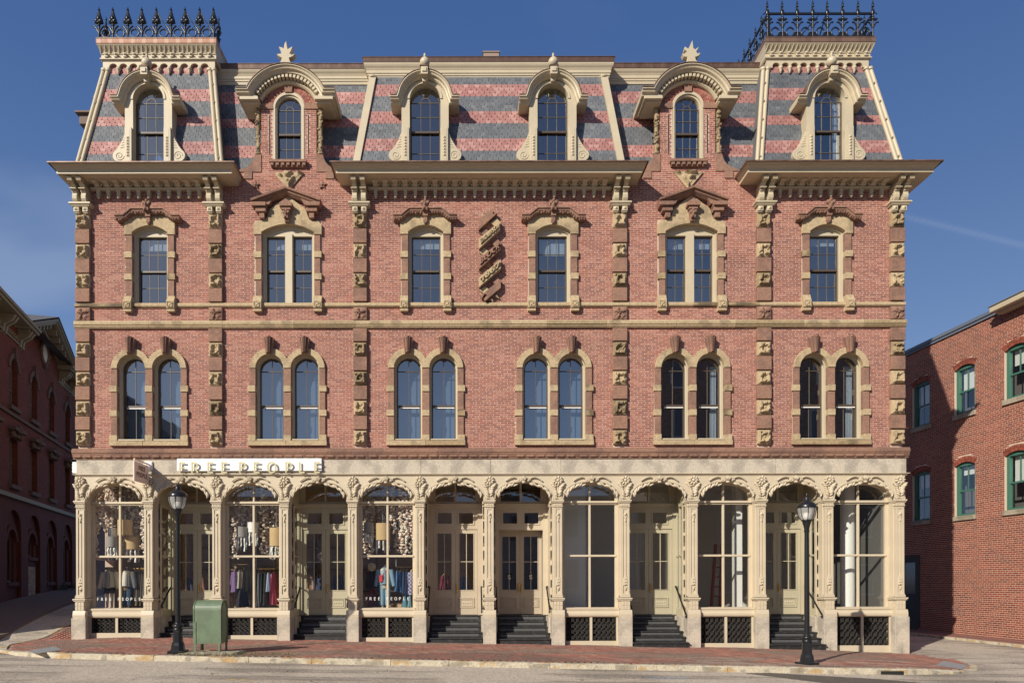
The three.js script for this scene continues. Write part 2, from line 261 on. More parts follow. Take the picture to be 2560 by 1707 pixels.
function put(list, geo, mat, parent, singleName, massName, most, near, tones, seed, place) {
  const order = list.map((b, i) => [near(b), i]).sort((a, b) => a[0] - b[0]).map(p => p[1]), one = new Set(order.slice(0, most)), mats = tones.map(t => { const c = mat.clone(); c.color.setRGB(...t); return c; });
  const rest = list.filter((_, i) => !one.has(i)), im = new THREE.InstancedMesh(geo, mat, rest.length), o = new THREE.Object3D(), col = new THREE.Color();
  rest.forEach((b, i) => { place(o, b); o.updateMatrix(); im.setMatrixAt(i, o.matrix); col.setRGB(...(b.c || pickTone(tones, b.x, b.y + (b.z || 0), seed))); im.setColorAt(i, col); });
  im.name = massName; im.userData.kind = 'stuff'; im.castShadow = im.receiveShadow = true; parent.add(im);
  for (const i of one) { const m = new THREE.Mesh(geo, mats[Math.floor(rnd() * mats.length)]); place(m, list[i]); m.name = singleName; m.castShadow = m.receiveShadow = true; parent.add(m); }
}
const unit = flat(new THREE.BoxGeometry(1, 1, 1));
put(bricks, unit, M.brick, B, 'brick', 'brickwork', 300, b => Math.hypot(b.x - 0.65, (b.y - 6.6) * 1.6), brickTones, 3, (o, b) => { o.position.set(b.x, b.y, -0.0148 + rr(-0.0008, 0.0008)); o.scale.set(b.w, b.h, 0.034); });

// ---- belts: stones laid end to end
function belt(name, prof, ya, x0, x1, mat, lens) {
  let x = x0; const end = x1;
  while (x < end - 0.01) { let l = lens + rr(-0.25, 0.25); if (end - x - l < 0.5) l = end - x; const j = stoneJit(); mesh(name, sweepU(prof.map(([o, y]) => [o + j, ya + y]), x + 0.003, x + l - 0.003, 0, -0.05, 0, 0), rnd() < 0.75 ? M.tan : M.tanDark, B); x += l; }
}
belt('string_course_stone', [[-0.02, 0.125], [0.05, 0.125], [0.075, 0.10], [0.075, 0.03], [0.04, 0], [-0.02, 0]], Y(768.5), XL - 0.05, XR + 0.06, M.tan, 2.0);
belt('belt_course_stone', [[-0.02, 0.20], [0.09, 0.20], [0.11, 0.17], [0.11, 0.095], [0.085, 0.085], [0.085, 0.06], [0.10, 0.05], [0.06, 0], [-0.02, 0]], Y(821), XL - 0.06, XR + 0.07, M.tan, 1.9);

// ---- quoins: carved sandstone blocks between plain brownstone ones
const carve = s => (u, v) => { const a = Math.abs(u - 0.5) * 2, b = Math.abs(v - 0.5) * 2, m = Math.max(a, b), ring = sstep(0.80, 0.74, m) * sstep(0.30, 0.42, m), n = vn(u * 6.3 + s * 7.7, v * 6.3 + s * 3.1, 1e6, 17), n2 = vn(u * 4.2 + s, v * 4.2, 1e6, 29); return sstep(1, 0.94, m) * 0.018 + ring * (0.02 + 0.07 * sstep(0.22, 0.5, n)) + sstep(0.3, 0.1, m) * 0.03 * sstep(0.4, 0.7, n2) - 0.03 * sstep(0.6, 0.75, n2) * sstep(0.86, 0.7, m); };
const rosette = (u, v) => { const x = u * 2 - 1, y = v * 2 - 1, r = Math.hypot(x, y), a = Math.atan2(y, x), p = Math.abs(Math.cos(2 * (a - Math.PI / 4))); return sstep(1, 0.95, Math.max(Math.abs(x), Math.abs(y))) * 0.012 + 0.05 * sstep(0.05, 0.3, p - 0.35 * r) * sstep(1.1, 0.6, r) * (0.5 + 0.8 * vn(u * 9, v * 9, 1e6, 5)) + 0.035 * sstep(0.22, 0.1, r) - 0.02 * sstep(0.2, 0.24, r) * sstep(0.36, 0.28, r); };
quoinX.forEach(([a, b], q) => {

  const rows = [[538, 573, 1], [575.5, 610.5, 0], [612.5, 647, 1], [649, 684, 0], [686, 720.5, 1], [722.5, 756, 0], [770, 802, 3], [823.5, 855.5, 0], [858, 892, 1], [894, 928, 0], [930.5, 964, 1], [966, 1000, 0], [1003, 1038.5, 1], [1041, 1074.5, 0], [1077.5, 1112.5, 1]];
  for (const [p0, p1, kind] of rows) {
    const y0 = Y(p1), y1 = Y(p0), w = b - a, cx = (a + b) / 2, h = y1 - y0, cy = (y0 + y1) / 2, t = kind === 1 ? (rnd() < 0.3 ? M.tanDark : M.tan) : M.brown;
    if (kind === 1) mesh('carved_quoin', [rbox(a, b, y0, y1, -0.06, 0.085, 0.01), relief(w * 0.97, h * 0.97, 22, 22, carve(rnd() * 9), cx, cy, 0.083)], t, B);
    else if (kind === 3) mesh('rosette_block', [rbox(a - 0.01, b + 0.01, y0, y1, -0.06, 0.095, 0.01), relief(w, h * 0.98, 22, 22, rosette, cx, cy, 0.092)], M.brown, B);
    else mesh('plain_quoin', rbox(a - 0.012, b + 0.012, y0, y1, -0.06, 0.115 + stoneJit(), 0.014), M.brown, B);
  }
});

// ---- windows
const paneGeo = flat(new THREE.PlaneGeometry(1, 1));
function pane(w, x0, x1, y0, y1, z, mat) { const m = new THREE.Mesh(paneGeo, mat); m.name = 'pane'; m.position.set((x0 + x1) / 2, (y0 + y1) / 2, z); m.scale.set(x1 - x0, y1 - y0, 1); m.rotation.set(rr(-0.004, 0.004), rr(-0.005, 0.005), 0); w.add(m); return m; }
function paneShape(w, pts, z, mat) { const m = new THREE.Mesh(flat(new THREE.ShapeGeometry(shapeOf(pts))), mat); m.name = 'pane'; m.position.z = z; w.add(m); return m; }
const hbar = (x0, x1, y, t, z, d = 0.03) => box(x0, x1, y - t / 2, y + t / 2, z - d / 2, z + d / 2), vbar = (x, y0, y1, t, z, d = 0.026) => box(x - t / 2, x + t / 2, y0, y1, z - d / 2, z + d / 2);
// a double hung sash: rectangle, cols x rows lights in each half
function doubleHung(w, x0, x1, y0, y1, rail, z, cols, rows, glass, archTop) {
  const s = 0.035, parts = [vbar(x0 + s / 2, y0, y1, s, z, 0.05), vbar(x1 - s / 2, y0, y1, s, z, 0.05), hbar(x0 + s, x1 - s, rail, 0.05, z + 0.01, 0.06), hbar(x0 + s, x1 - s, y0 + 0.03, 0.06, z - 0.03, 0.05)];
  if (!archTop) parts.push(hbar(x0 + s, x1 - s, y1 - s / 2, s, z, 0.05));
  mesh('sash', parts, M.sash, w);
  const mu = [], X0 = x0 + s, X1 = x1 - s;
  for (const [ya, yb, zz] of [[rail + 0.025, y1 - (archTop ? 0 : s), z], [y0 + 0.06, rail - 0.025, z - 0.035]]) {
    for (let i = 1; i < cols; i++) mu.push(vbar(X0 + (X1 - X0) * i / cols, ya, yb, 0.016, zz));
    for (let j = 1; j < rows; j++) mu.push(hbar(X0, X1, ya + (yb - ya) * j / rows, 0.016, zz, 0.028));
    for (let i = 0; i < cols; i++) for (let j = 0; j < rows; j++) pane(w, X0 + (X1 - X0) * i / cols, X0 + (X1 - X0) * (i + 1) / cols, ya + (yb - ya) * j / rows, ya + (yb - ya) * (j + 1) / rows, zz, glass);
  }
  mesh('muntin', mu, M.muntin, w);
}
const G = M.upperGlass;
// third storey, single windows
const blind = paint(0.72, 0.72, 0.70, 0.9);
singles.forEach((c, k) => {
  const w = part('window', B); w.position.z = 0.055;
  mesh('window_frame', [ext(segArch(c, Y3.sill, Y3.spring, 0.51, Y3.rise + 0.005), -0.30, -0.17, [rect(c - 0.415, c + 0.415, Y3.sill + 0.03, Y3.head)]), ext(segArch(c, Y3.sill, Y3.spring, 0.505, Y3.rise), -0.168, -0.11, [segArch(c, Y3.sill - 0.001 + 0.002, Y3.spring - 0.01, 0.45, Y3.rise - 0.04)])], M.casing, w);
  doubleHung(w, c - 0.412, c + 0.412, Y3.sill + 0.03, Y3.head, Y3.rail, -0.26, 3, 2, G);
  mesh('blind', box(c - 0.37, c + 0.37, Y3.head - [0.32, 0.28, 0.48, 0.22][k], Y3.head, -0.36, -0.352), blind, w);
});
doubles.forEach((c) => {
  const w = part('double_window', B), hw = 0.74; w.position.z = 0.055;
  mesh('window_frame', [ext(segArch(c, Y3.sill, Y3.spring, hw + 0.01, Y3.rise + 0.035), -0.30, -0.15, [rect(c - 0.655, c - 0.115, Y3.sill + 0.03, Y3.head), rect(c + 0.115, c + 0.655, Y3.sill + 0.03, Y3.head)]), box(c - 0.1, c + 0.1, Y3.sill, Y3.head + 0.05, -0.148, -0.09), ext(segArch(c, Y3.sill, Y3.spring, hw + 0.005, Y3.rise + 0.03), -0.148, -0.10, [segArch(c, Y3.sill + 0.001, Y3.spring - 0.01, hw - 0.045, Y3.rise - 0.01)])], M.cream, w);
  for (const s of [-1, 1]) { doubleHung(w, c + s * 0.385 - 0.27, c + s * 0.385 + 0.27, Y3.sill + 0.03, Y3.head, Y3.rail, -0.25, 2, 2, G); mesh('blind', box(c + s * 0.385 - 0.24, c + s * 0.385 + 0.24, Y3.head - 0.3, Y3.head, -0.36, -0.352), blind, w); }
});
// second storey, arched pairs
const curtain = paint(0.29, 0.34, 0.40, 0.95);  // blue tint painted into pale blinds, imitating sky reflected in the glass
pairs.forEach((c, k) => {
  for (const s of [-0.5, 0.5]) {
    const w = part('arched_window', B), x = c + s, ys = Y2.spring, r = 0.345; w.position.z = 0.05;
    mesh('window_frame', [ext(archHole(x, Y2.sill, ys, 0.405), -0.30, -0.2, [archHole(x, Y2.sill + 0.03, ys, r)]), ext(archHole(x, Y2.sill, ys, 0.40), -0.198, -0.12, [archHole(x, Y2.sill + 0.001, ys, 0.372)])], M.casing, w);
    mesh('sill_board', rbox(x - 0.36, x + 0.39, Y2.sill - 0.005, Y2.sill + 0.035, -0.2, 0.05, 0.008), M.cream, w);
    doubleHung(w, x - r, x + r, Y2.sill + 0.03, Y2.bar, Y2.rail, -0.27, 2, 1, G, true);
    mesh('rail_highlight', box(x - r + 0.10, x + r - 0.04, Y2.rail - 0.062, Y2.rail - 0.03, -0.262, -0.248), M.white, w);  // white strip paints the sunlit top edge of the lower sash
    mesh('sash', [ext([...arc(x, ys, r + 0.002, 0, 180, 18), ...arc(x, ys, r - 0.035, 180, 0, 18)], -0.295, -0.245), hbar(x - r, x + r, Y2.bar, 0.022, -0.27, 0.04), vbar(x, Y2.bar, ys + r, 0.018, -0.27, 0.03)], M.sash, w);
    paneShape(w, [[x - r + 0.02, Y2.bar], [x, Y2.bar], ...arc(x, ys, r - 0.015, 90, 180, 8)], -0.271, G); paneShape(w, [[x, Y2.bar], [x + r - 0.02, Y2.bar], ...arc(x, ys, r - 0.015, 0, 90, 8)], -0.271, G);
    if (k >= 4 && s > 0) mesh('curtain', relief(0.2, 2.2, 12, 1, u => 0.02 * Math.sin(u * 30), x + 0.22, Y2.sill + 1.1, -0.42), paint(0.88, 0.88, 0.86, 0.9), w);
    else if (k < 4) mesh('blind', box(x - 0.34, x + 0.34, Y2.sill + 0.1, Y2.spring + 0.3, -0.52, -0.51), curtain, w);
  }
});

// ---- stone surrounds
const yS = p => Y(p);
function jamb(c, x0, x1, segs, wide) {   // segs: [py top, py bottom, band?]
  for (const [a, b, band] of segs) { const e = band ? wide : 0, sgn = (x0 + x1) / 2 < c ? -1 : 1; mesh(band ? 'band_stone' : 'jamb_stone', rbox(sgn < 0 ? x0 - e : x0, sgn > 0 ? x1 + e : x1, yS(b) + 0.003, yS(a) - 0.003, -0.2, (band ? 0.09 : 0.06) + stoneJit(), 0.008), band ? (rnd() < 0.2 ? M.tanDark : M.tan) : M.brown, B); }
}
const segs3 = [[587.5, 630, 0], [630, 646, 1], [646, 685, 0], [685, 701, 1], [701, 741, 0]];
function foot(x, w) {   // scrolled foot stones under the third storey jambs, each with a small cross
  const g = [ext([[-0.2, 0], [0.13, 0], [0.13, 0.06], [0.165, 0.08], [0.165, 0.27], [0.11, 0.38], [0.10, 0.44], [-0.2, 0.44]], -w / 2, w / 2).rotateY(-Math.PI / 2).translate(x, yS(780.5), 0), relief(0.15, 0.15, 10, 10, (u, v) => { const a = Math.abs(u - v), b = Math.abs(u + v - 1), m = Math.max(Math.abs(u - .5), Math.abs(v - .5)) * 2; return 0.022 * (m > 0.82 ? 1 : Math.min(a, b) < 0.13 && m < 0.75 ? 1 : 0.1); }, x, yS(780.5) + 0.175, 0.167)];
  mesh('foot_stone', g, M.tan, B);
}
const head3 = (parent, name, x, y, z, s, mat = M.brown) => mesh(name, [blob(x, y, z, 0.06 * s, 0.085 * s, 0.07 * s), blob(x - 0.05 * s, y + 0.06 * s, z + 0.01, 0.045 * s, 0.055 * s, 0.05 * s, 0.5), blob(x + 0.05 * s, y + 0.06 * s, z + 0.01, 0.045 * s, 0.055 * s, 0.05 * s, -0.5), blob(x, y + 0.11 * s, z, 0.035 * s, 0.045 * s, 0.05 * s), blob(x - 0.035 * s, y - 0.06 * s, z + 0.02, 0.03 * s, 0.05 * s, 0.04 * s, -0.3), blob(x + 0.035 * s, y - 0.06 * s, z + 0.02, 0.03 * s, 0.05 * s, 0.04 * s, 0.3), blob(x, y + 0.02 * s, z + 0.065 * s, 0.02 * s, 0.04 * s, 0.03 * s)], mat, parent);
for (const c of singles) {
  for (const s of [-1, 1]) { const a = c + s * 0.5, b = c + s * 0.685; jamb(c, Math.min(a, b), Math.max(a, b), segs3, 0.035); foot(c + s * 0.612, 0.22); }
  const hole = [[c - 0.495, Y(588)], ...Array.from({ length: 15 }, (_, i) => { const u = -1 + i / 7; return [c + 0.495 * u, Y3.spring + Y3.rise * (1 - u * u)]; }), [c + 0.495, Y(588)]];
  mesh('lintel_stone', ext([[c + 0.72, Y(588)], [c + 0.72, Y(561)], [c + 0.68, Y(553)], [c + 0.46, Y(536)], [c - 0.46, Y(536)], [c - 0.68, Y(553)], [c - 0.72, Y(561)], [c - 0.72, Y(588)], ...hole], -0.2, 0.09, [], 0.006), M.tan, B);
  const yh = Y(545.5), yt = Y(529), rough = Array.from({ length: 26 }, (_, i) => 0);
  const path = [[c - 0.9, yh], [c - 0.69, yh], [c - 0.46, yt], [c + 0.46, yt], [c + 0.69, yh], [c + 0.9, yh]];
  const drips = []; for (let i = 0; i + 1 < path.length; i++) { const [a, b] = [path[i], path[i + 1]], l = Math.hypot(b[0] - a[0], b[1] - a[1]), n = Math.max(2, Math.round(l / 0.075)); for (let j = 0; j < n; j++) { const t = (j + 0.5) / n; drips.push(blob(a[0] + (b[0] - a[0]) * t + rr(-.01, .01), a[1] + (b[1] - a[1]) * t - 0.105 + rr(-.012, .012), 0.16, 0.05, rr(0.04, 0.06), rr(0.06, 0.08), rr(-.4, .4), 7, 5)); } }
  mesh('hood_mould', [...sweepPath(path, [[0, 0], [0, 0.27], [-0.03, 0.27], [-0.045, 0.235], [-0.085, 0.23], [-0.10, 0.12], [-0.14, 0.05], [-0.14, 0]]), ...drips], M.brown, B);
  head3(B, 'carved_head', c, Y(526), 0.25, 1.35);
  mesh('carved_pendant', [rbox(c - 0.075, c + 0.075, Y(548), Y(532), 0.05, 0.2, 0.01), rbox(c - 0.06, c + 0.06, Y(561), Y(548), 0.05, 0.17, 0.02), blob(c, Y(562), 0.12, 0.05, 0.04, 0.05)], M.brown, B);
}
for (const c of doubles) {
  for (const s of [-1, 1]) { const a = c + s * 0.745, b = c + s * 0.915; jamb(c, Math.min(a, b), Math.max(a, b), segs3, 0.045); foot(c + s * 0.852, 0.235); }
  const hole = [[c - 0.74, Y(588)], ...Array.from({ length: 15 }, (_, i) => { const u = -1 + i / 7; return [c + 0.74 * u, Y3.spring + (Y3.rise + 0.03) * (1 - u * u)]; }), [c + 0.74, Y(588)]];
  mesh('lintel_stone', ext([[c + 0.965, Y(588)], [c + 0.965, Y(564)], [c + 0.86, Y(555)], [c + 0.62, Y(552)], [c + 0.5, Y(525)], [c, Y(492)], [c - 0.5, Y(525)], [c - 0.62, Y(552)], [c - 0.86, Y(555)], [c - 0.965, Y(564)], [c - 0.965, Y(588)], ...hole], -0.2, 0.09, [], 0.006), M.tan, B);
  const pk = Y(480), pe = Y(511);
  const ped = [...sweepPath([[c - 0.98, pe], [c, pk], [c + 0.98, pe]], [[0, 0], [0, 0.34], [-0.05, 0.33], [-0.065, 0.26], [-0.10, 0.25], [-0.16, 0.14], [-0.16, 0]])];
  for (const s of [-1, 1]) ped.push(rbox(c + s * 0.76 - 0.2, c + s * 0.76 + 0.2, Y(526.5), Y(517), 0.02, 0.31, 0.01), rbox(c + s * 0.72 - 0.15, c + s * 0.72 + 0.15, Y(538), Y(526.5), 0.02, 0.24, 0.02), rbox(c + s * 0.7 - 0.075, c + s * 0.7 + 0.075, Y(552), Y(538), 0.02, 0.19, 0.015), ext([[c + s * 0.97, pe - 0.04], [c + s * 0.97, Y(519)], [c + s * 0.5, Y(519)], [c + s * 0.4, Y(505)]], 0.0, 0.2));
  mesh('pediment', ped, M.brown, B);
  mesh('keystone', [ext([[c - 0.18, Y(527)], [c + 0.18, Y(527)], [c + 0.18, Y(519)], [c, Y(509)], [c - 0.18, Y(519)]], 0.05, 0.3, [], 0.01), rbox(c - 0.13, c + 0.13, Y(534), Y(527), 0.05, 0.25, 0.015), ext([[c - 0.06, Y(561)], [c + 0.06, Y(561)], [c + 0.1, Y(534)], [c - 0.1, Y(534)]], 0.05, 0.19, [], 0.006)], M.brown, B);
  head3(B, 'carved_head', c, Y(546), 0.22, 1.1);
}
for (const c of pairs) {
  const ss = [[921, 964, 0], [964, 980, 1], [980, 1025, 0], [1025, 1041, 1], [1041, 1087, 0]];
  for (const s of [-1, 1]) { const a = c + s * 0.9, b = c + s * 1.075; jamb(c, Math.min(a, b), Math.max(a, b), ss, 0.04); }
  for (const [a, b, band] of ss) mesh(band ? 'band_stone' : 'jamb_stone', rbox(c - 0.103, c + 0.103, yS(b) + 0.003, yS(a) - 0.003, -0.2, (band ? 0.09 : 0.06) + stoneJit(), 0.008), band ? M.tan : M.brown, B);
  for (const [a, b] of [[-1.11, -0.895], [-0.105, 0.105], [0.895, 1.11]]) mesh('foot_stone', rbox(c + a, c + b, Y(1102), Y(1087) - 0.003, -0.2, 0.09 + stoneJit(), 0.008), M.tan, B);
  for (const [a, b] of [[-1.12, rr(-0.2, 0.1)], [0, 1.12]]) { const q = a < 0 ? b : lastCut; var lastCut = b; mesh('sill_stone', rbox(c + (a < 0 ? a : q + 0.006), c + (a < 0 ? b : 1.12), Y(1114), Y(1102) - 0.002, -0.25, 0.1, 0.008), rnd() < 0.3 ? M.tanDark : M.tan, B); }
  const ys = Y2.spring, R = 0.565, th = Math.acos(0.5 / R) * 180 / Math.PI, r = 0.395;
  mesh('arch_stone', ext([...arc(-0.5, 0, R, 180, th, 20), ...arc(0.5, 0, R, 180 - th, 0, 20).slice(1), ...arc(0.5, 0, r, 0, 180, 20), ...arc(-0.5, 0, r, 0, 180, 20)].map(p => [p[0] + c, p[1] + ys]), -0.2, 0.09, [], 0.006), M.tan, B);
  for (const s of [-0.5, 0.5]) {
    const x = c + s, y0 = Y(888) + 0.02, y1 = Y(846.5), g = [ext([[x - 0.085, y0], [x + 0.085, y0], [x + 0.15, y1 - 0.03], [x + 0.1, y1], [x - 0.1, y1], [x - 0.15, y1 - 0.03]], 0.02, 0.17, [], 0.008), ext([[x - 0.045, y0 - 0.01], [x + 0.045, y0 - 0.01], [x + 0.075, y1 + 0.01], [x - 0.075, y1 + 0.01]], 0.15, 0.24, [], 0.01)];
    for (let i = 0; i < 8; i++) { const t = (i + 0.5) / 8; g.push(blob(x, y0 + (y1 - y0) * t, 0.235, 0.034 + 0.026 * t, 0.024, 0.045, 0.55, 8, 5)); }
    for (const e of [-1, 1]) g.push(bar([x + e * 0.065, y0, 0.17], [x + e * 0.11, y1 - 0.02, 0.17], 0.014, 5));
    mesh('keystone', g, M.brown, B);
  }
}
// ================================================================ CORNICES, ROOFS, DORMERS
const roofs = [];
// ---- bracketed cornices over the three pavilions
function cornice(xl, xr, qa, qb) {
  const SO = 0.62, g = part('cornice', B), T = 13.2;
  mesh('cornice_moulding', [sweepU([[0.84, T + 0.205], [0.84, T + 0.21], [-0.3, T + 0.26], [-0.3, T], [0.64, T], [0.64, T + 0.085], [0.66, T + 0.09], [0.67, T + 0.115], [0.72, T + 0.13], [0.75, T + 0.17], [0.78, T + 0.18], [0.80, T + 0.2]].reverse(), xl, xr, 0, -0.6, SO, SO), sweepU([[0, 13.04], [0.12, 13.04], [0.12, 13.07], [0.15, 13.08], [0.15, 13.09], [0, 13.095]], qa + 0.24, qb - 0.24, 0, -0.05, 0, 0), box(qa + 0.2, qb - 0.2, 13.09, T, -0.05, 0.035)], M.cream, g);
  mesh('copper_edge', [sweepU([[-0.3, T + 0.265], [0.86, T + 0.213], [0.86, T + 0.18], [0.845, T + 0.17], [0.845, T + 0.2], [-0.3, T + 0.25]].reverse(), xl, xr, 0, -0.6, SO, SO)], M.copper, g);
  const n = Math.round((qb - qa - 0.62) / 0.279), step = (qb - qa - 0.62) / n;
  const modGeo = join([ext([[-0.02, 13.085], [0.10, 13.085], [0.15, 13.11], [0.2, 13.14], [0.3, 13.15], [0.34, 13.17], [0.34, T - 0.001], [-0.02, T - 0.001]], -0.066, 0.066).rotateY(-Math.PI / 2), rbox(-0.095, 0.095, T - 0.03, T - 0.003, 0, 0.38, 0.008)]); modGeo.isJoined = true;
  const scrollGeo = join([blob(-0.05, 13.15, 0.12, 0.04, 0.035, 0.05), blob(0.05, 13.15, 0.12, 0.04, 0.035, 0.05), blob(0, 13.175, 0.17, 0.03, 0.03, 0.04)]); scrollGeo.isJoined = true;
  const pendGeo = join([box(-0.045, 0.045, 12.865, 13.041, -0.02, 0.1), ext([[-0.055, 0], [0.055, 0], [0.045, -0.09], [-0.045, -0.09]], -0.02, 0.115).translate(0, 13.04, 0), blob(0, 12.845, 0.085, 0.045, 0.045, 0.045), rbox(-0.045, 0.045, 12.88, 12.9, 0.02, 0.11, 0.006)]); pendGeo.isJoined = true;
  for (let i = 0; i < n; i++) {
    const x = qa + 0.31 + step * (i + 0.5);
    for (const [nm, geo, dx] of [['modillion', modGeo, 0], ['pendant', pendGeo, 0]]) { const m = mesh(nm, geo, M.cream, g); m.position.x = x + dx; }
    if (i < n - 1) { const m = mesh('scroll', scrollGeo, M.cream, g); m.position.x = x + step / 2; }
  }
  const brProf = [[-0.03, 12.635], [0.17, 12.635], [0.235, 12.67], [0.27, 12.735], [0.28, 12.82], [0.262, 12.9], [0.262, 12.945], [0.295, 12.95], [0.295, 12.985], [0.27, 12.99], [0.27, 13.01], [0.325, 13.015], [0.325, 13.04], [0.28, 13.045], [0.285, 13.12], [0.32, 13.19], [0.375, 13.235], [0.375, 13.28], [0.41, 13.285], [0.41, T - 0.002], [-0.03, T - 0.002]];
  for (const p of brProf) if (p[1] > 12.64) { p[1] = Math.min(12.635 + (p[1] - 12.635) * 0.813, T - 0.002); if (p[0] > 0 && p[1] > 12.9) p[0] *= 1 + (p[1] - 12.9) * 1.4; }
  for (const q of [qa, qb]) {
    for (const s of [-0.125, 0.125]) {
      const geos = [ext(brProf, -0.068, 0.068, [], 0.006).rotateY(-Math.PI / 2).translate(q + s, 0, 0), rbox(q + s - 0.09, q + s + 0.09, 12.945, 12.968, 0, 0.375, 0.006), rbox(q + s - 0.08, q + s + 0.08, 13.145, 13.168, 0, 0.56, 0.006)];
      const o = s < 0 ? -1 : 1; geos.push(spiral(q + s + o * 0.075, 12.76, 0.17, 0.085, 1.6, o, 0.012).rotateY(0));
      const sp = spiral(0, 0, 0, 0.085, 1.7, 1, 0.013).rotateY(-Math.PI / 2).translate(q + s + o * 0.07, 12.765, 0.16); geos[geos.length - 1] = sp;
      mesh('bracket', geos, M.cream, g);
    }
    mesh('bracket_cap', [sweepU([[-0.05, 12.53], [0.03, 12.535], [0.06, 12.575], [0.085, 12.59], [0.085, 12.63], [-0.05, 12.64]], q - 0.215, q + 0.215, 0.18, -0.05), box(q - 0.1, q + 0.1, 12.64, T - 0.005, -0.05, 0.1), ...[-0.125, 0.125].flatMap(s => [rbox(q + s - 0.075, q + s + 0.075, 12.39, 12.528, -0.02, 0.19, 0.01), new THREE.ConeGeometry(0.08, 0.07, 4, 1).rotateY(Math.PI / 4).rotateX(Math.PI / 2).translate(q + s, 12.46, 0.215), box(q + s - 0.06, q + s + 0.06, 12.366, 12.39, -0.02, 0.16)])], M.cream, g);
  }
}
cornice(XL + 0.18, -6.88, (quoinX[0][0] + quoinX[0][1]) / 2, (quoinX[1][0] + quoinX[1][1]) / 2);
cornice(-3.22, 4.42, (quoinX[2][0] + quoinX[2][1]) / 2, (quoinX[3][0] + quoinX[3][1]) / 2);
cornice(8.13, XR + 0.08, (quoinX[4][0] + quoinX[4][1]) / 2, (quoinX[5][0] + quoinX[5][1]) / 2);

// ---- mansards: planes of single slates, gray bands and bands of red scale slates
const graySlates = [], redSlates = [], redFlat = [];
const dormerX = { 0: -8.95, 1: X(1066, -0.1), 2: X(1382.2, -0.1), 3: X(2066.8, -0.1) };
dormerX[0] = X(381.8, -0.1);
function mansard(name, x0b, x1b, x0t, x1t, y0, y1, z0, z1, bands, doors, hole, tops) {
  const g = part(name, B), L = Math.hypot(y1 - y0, z1 - z0), ang = Math.atan2(z0 - z1, y1 - y0), at = (x, s) => [x, y0 + (y1 - y0) * s / L, z0 + (z1 - z0) * s / L];
  const sh = new THREE.ShapeGeometry(shapeOf([[x0b, 0], [x1b, 0], [x1t, L], [x0t, L]], doors.map(d => rect(d - hole[0], d + hole[0], hole[1], hole[2]).map(([x, y]) => [x, (y - y0) * L / (y1 - y0)])))), p = sh.attributes.position;
  for (let i = 0; i < p.count; i++) { const q = at(p.getX(i), p.getY(i)); p.setXYZ(i, q[0], q[1], q[2] - 0.02); }
  sh.computeVertexNormals();
  const back = tops;
  mesh('roof_deck', [sh, quads([[[x0b, y0, z0 - 0.02], [x0t, y1, z1 - 0.02]], [[x0b, y0, back], [x0t + 0.0, y1, back]]]), quads([[[x1b, y0, back], [x1t, y1, back]], [[x1b, y0, z0 - 0.02], [x1t, y1, z1 - 0.02]]]), quads([[[x0t, y1, z1 - 0.02], [x1t, y1, z1 - 0.02]], [[x0t, y1, back], [x1t, y1, back]]])], paint(0.12, 0.12, 0.125), g);
  const e = 0.1, n = Math.round(L / e);
  for (let r = 0; r < n; r++) {
    const s = (r + 0.5) * L / n, [, y, z] = at(0, s), pr = CY - (y - EYE_Y) * FOC / (DIST - z), band = bands.find(b => pr > b[0] && pr < b[1]), kind = band ? (band[2] ? 2 : 1) : 0;
    const a = x0b + (x0t - x0b) * s / L + 0.03, b = x1b + (x1t - x1b) * s / L - 0.03; let x = a - (kind === 1 ? (r % 2 ? 0.08 : 0) : (r % 2 ? 0.078 : 0) + rr(0, 0.012));
    while (x < b - 0.02) {
      const w = kind === 1 ? 0.16 : 0.156, c = x + w / 2, lo = Math.max(x, a), hi = Math.min(x + w, b);
      if (hi - lo > 0.03 && !doors.some(d => Math.abs(c - d) < hole[0] - 0.06 && y > hole[1] - 0.1 && y < hole[2] + 0.03)) (kind === 1 ? redSlates : kind === 2 ? redFlat : graySlates).push({ x: kind === 1 && hi - lo > 0.12 ? c : (lo + hi) / 2, y, z, w: (kind === 1 && hi - lo > 0.12 ? w : hi - lo) - 0.008, h: L / n, ang });
      x += w;
    }
  }
  return g;
}
const bandT = [[150, 184, 1], [222, 250.5], [289, 317.5], [355.5, 387]], bandC = [[216, 243], [282.5, 308], [349, 382]], bandF = [[233, 258.5], [297, 324], [363, 395]];
const holeP = [0.52, 13.66, 16.1];
const pav = [
  ['mansard_roof', XL + 0.02, -6.98, -10.58, -7.45, 13.62, 17.2, 0.04, -0.55, bandT, [dormerX[0]], holeP, -4.1],
  ['mansard_roof', -3.16, 4.42, -2.72, 4.0, 13.62, 16.75, 0.04, -0.5, bandC, [dormerX[1], dormerX[2]], holeP, -4],
  ['mansard_roof', 8.22, 12.40, 8.68, 11.72, 13.62, 17.2, 0.04, -0.55, bandT, [dormerX[3]], holeP, -4.1]];
const wallDormers = [X(724), X(1722.3)];
for (const a of pav) mansard(...a);
mansard('mansard_roof', -7.4, -2.7, -7.4, -2.7, 13.3, 16.85, -0.34, -0.95, bandF, [wallDormers[0]], [0.86, 13.34, 16.1], -6);
mansard('mansard_roof', 4.0, 8.66, 4.0, 8.66, 13.3, 16.85, -0.34, -0.95, bandF, [wallDormers[1]], [0.86, 13.34, 16.1], -6);
const slateBox = flat(new THREE.BoxGeometry(1, 1.16, 0.024).translate(0, 0.06, 0)), scale = ext([[-0.5, 0.62], [-0.5, -0.02], [-0.30, -0.42], [0.30, -0.42], [0.5, -0.02], [0.5, 0.62]], -0.013, 0.013); 
const slatePlace = (o, b) => { o.position.set(b.x, b.y, b.z); o.rotation.set(-b.ang + 0.11, 0, (rnd() - 0.5) * 0.012); o.scale.set(b.w, b.h, 1); };
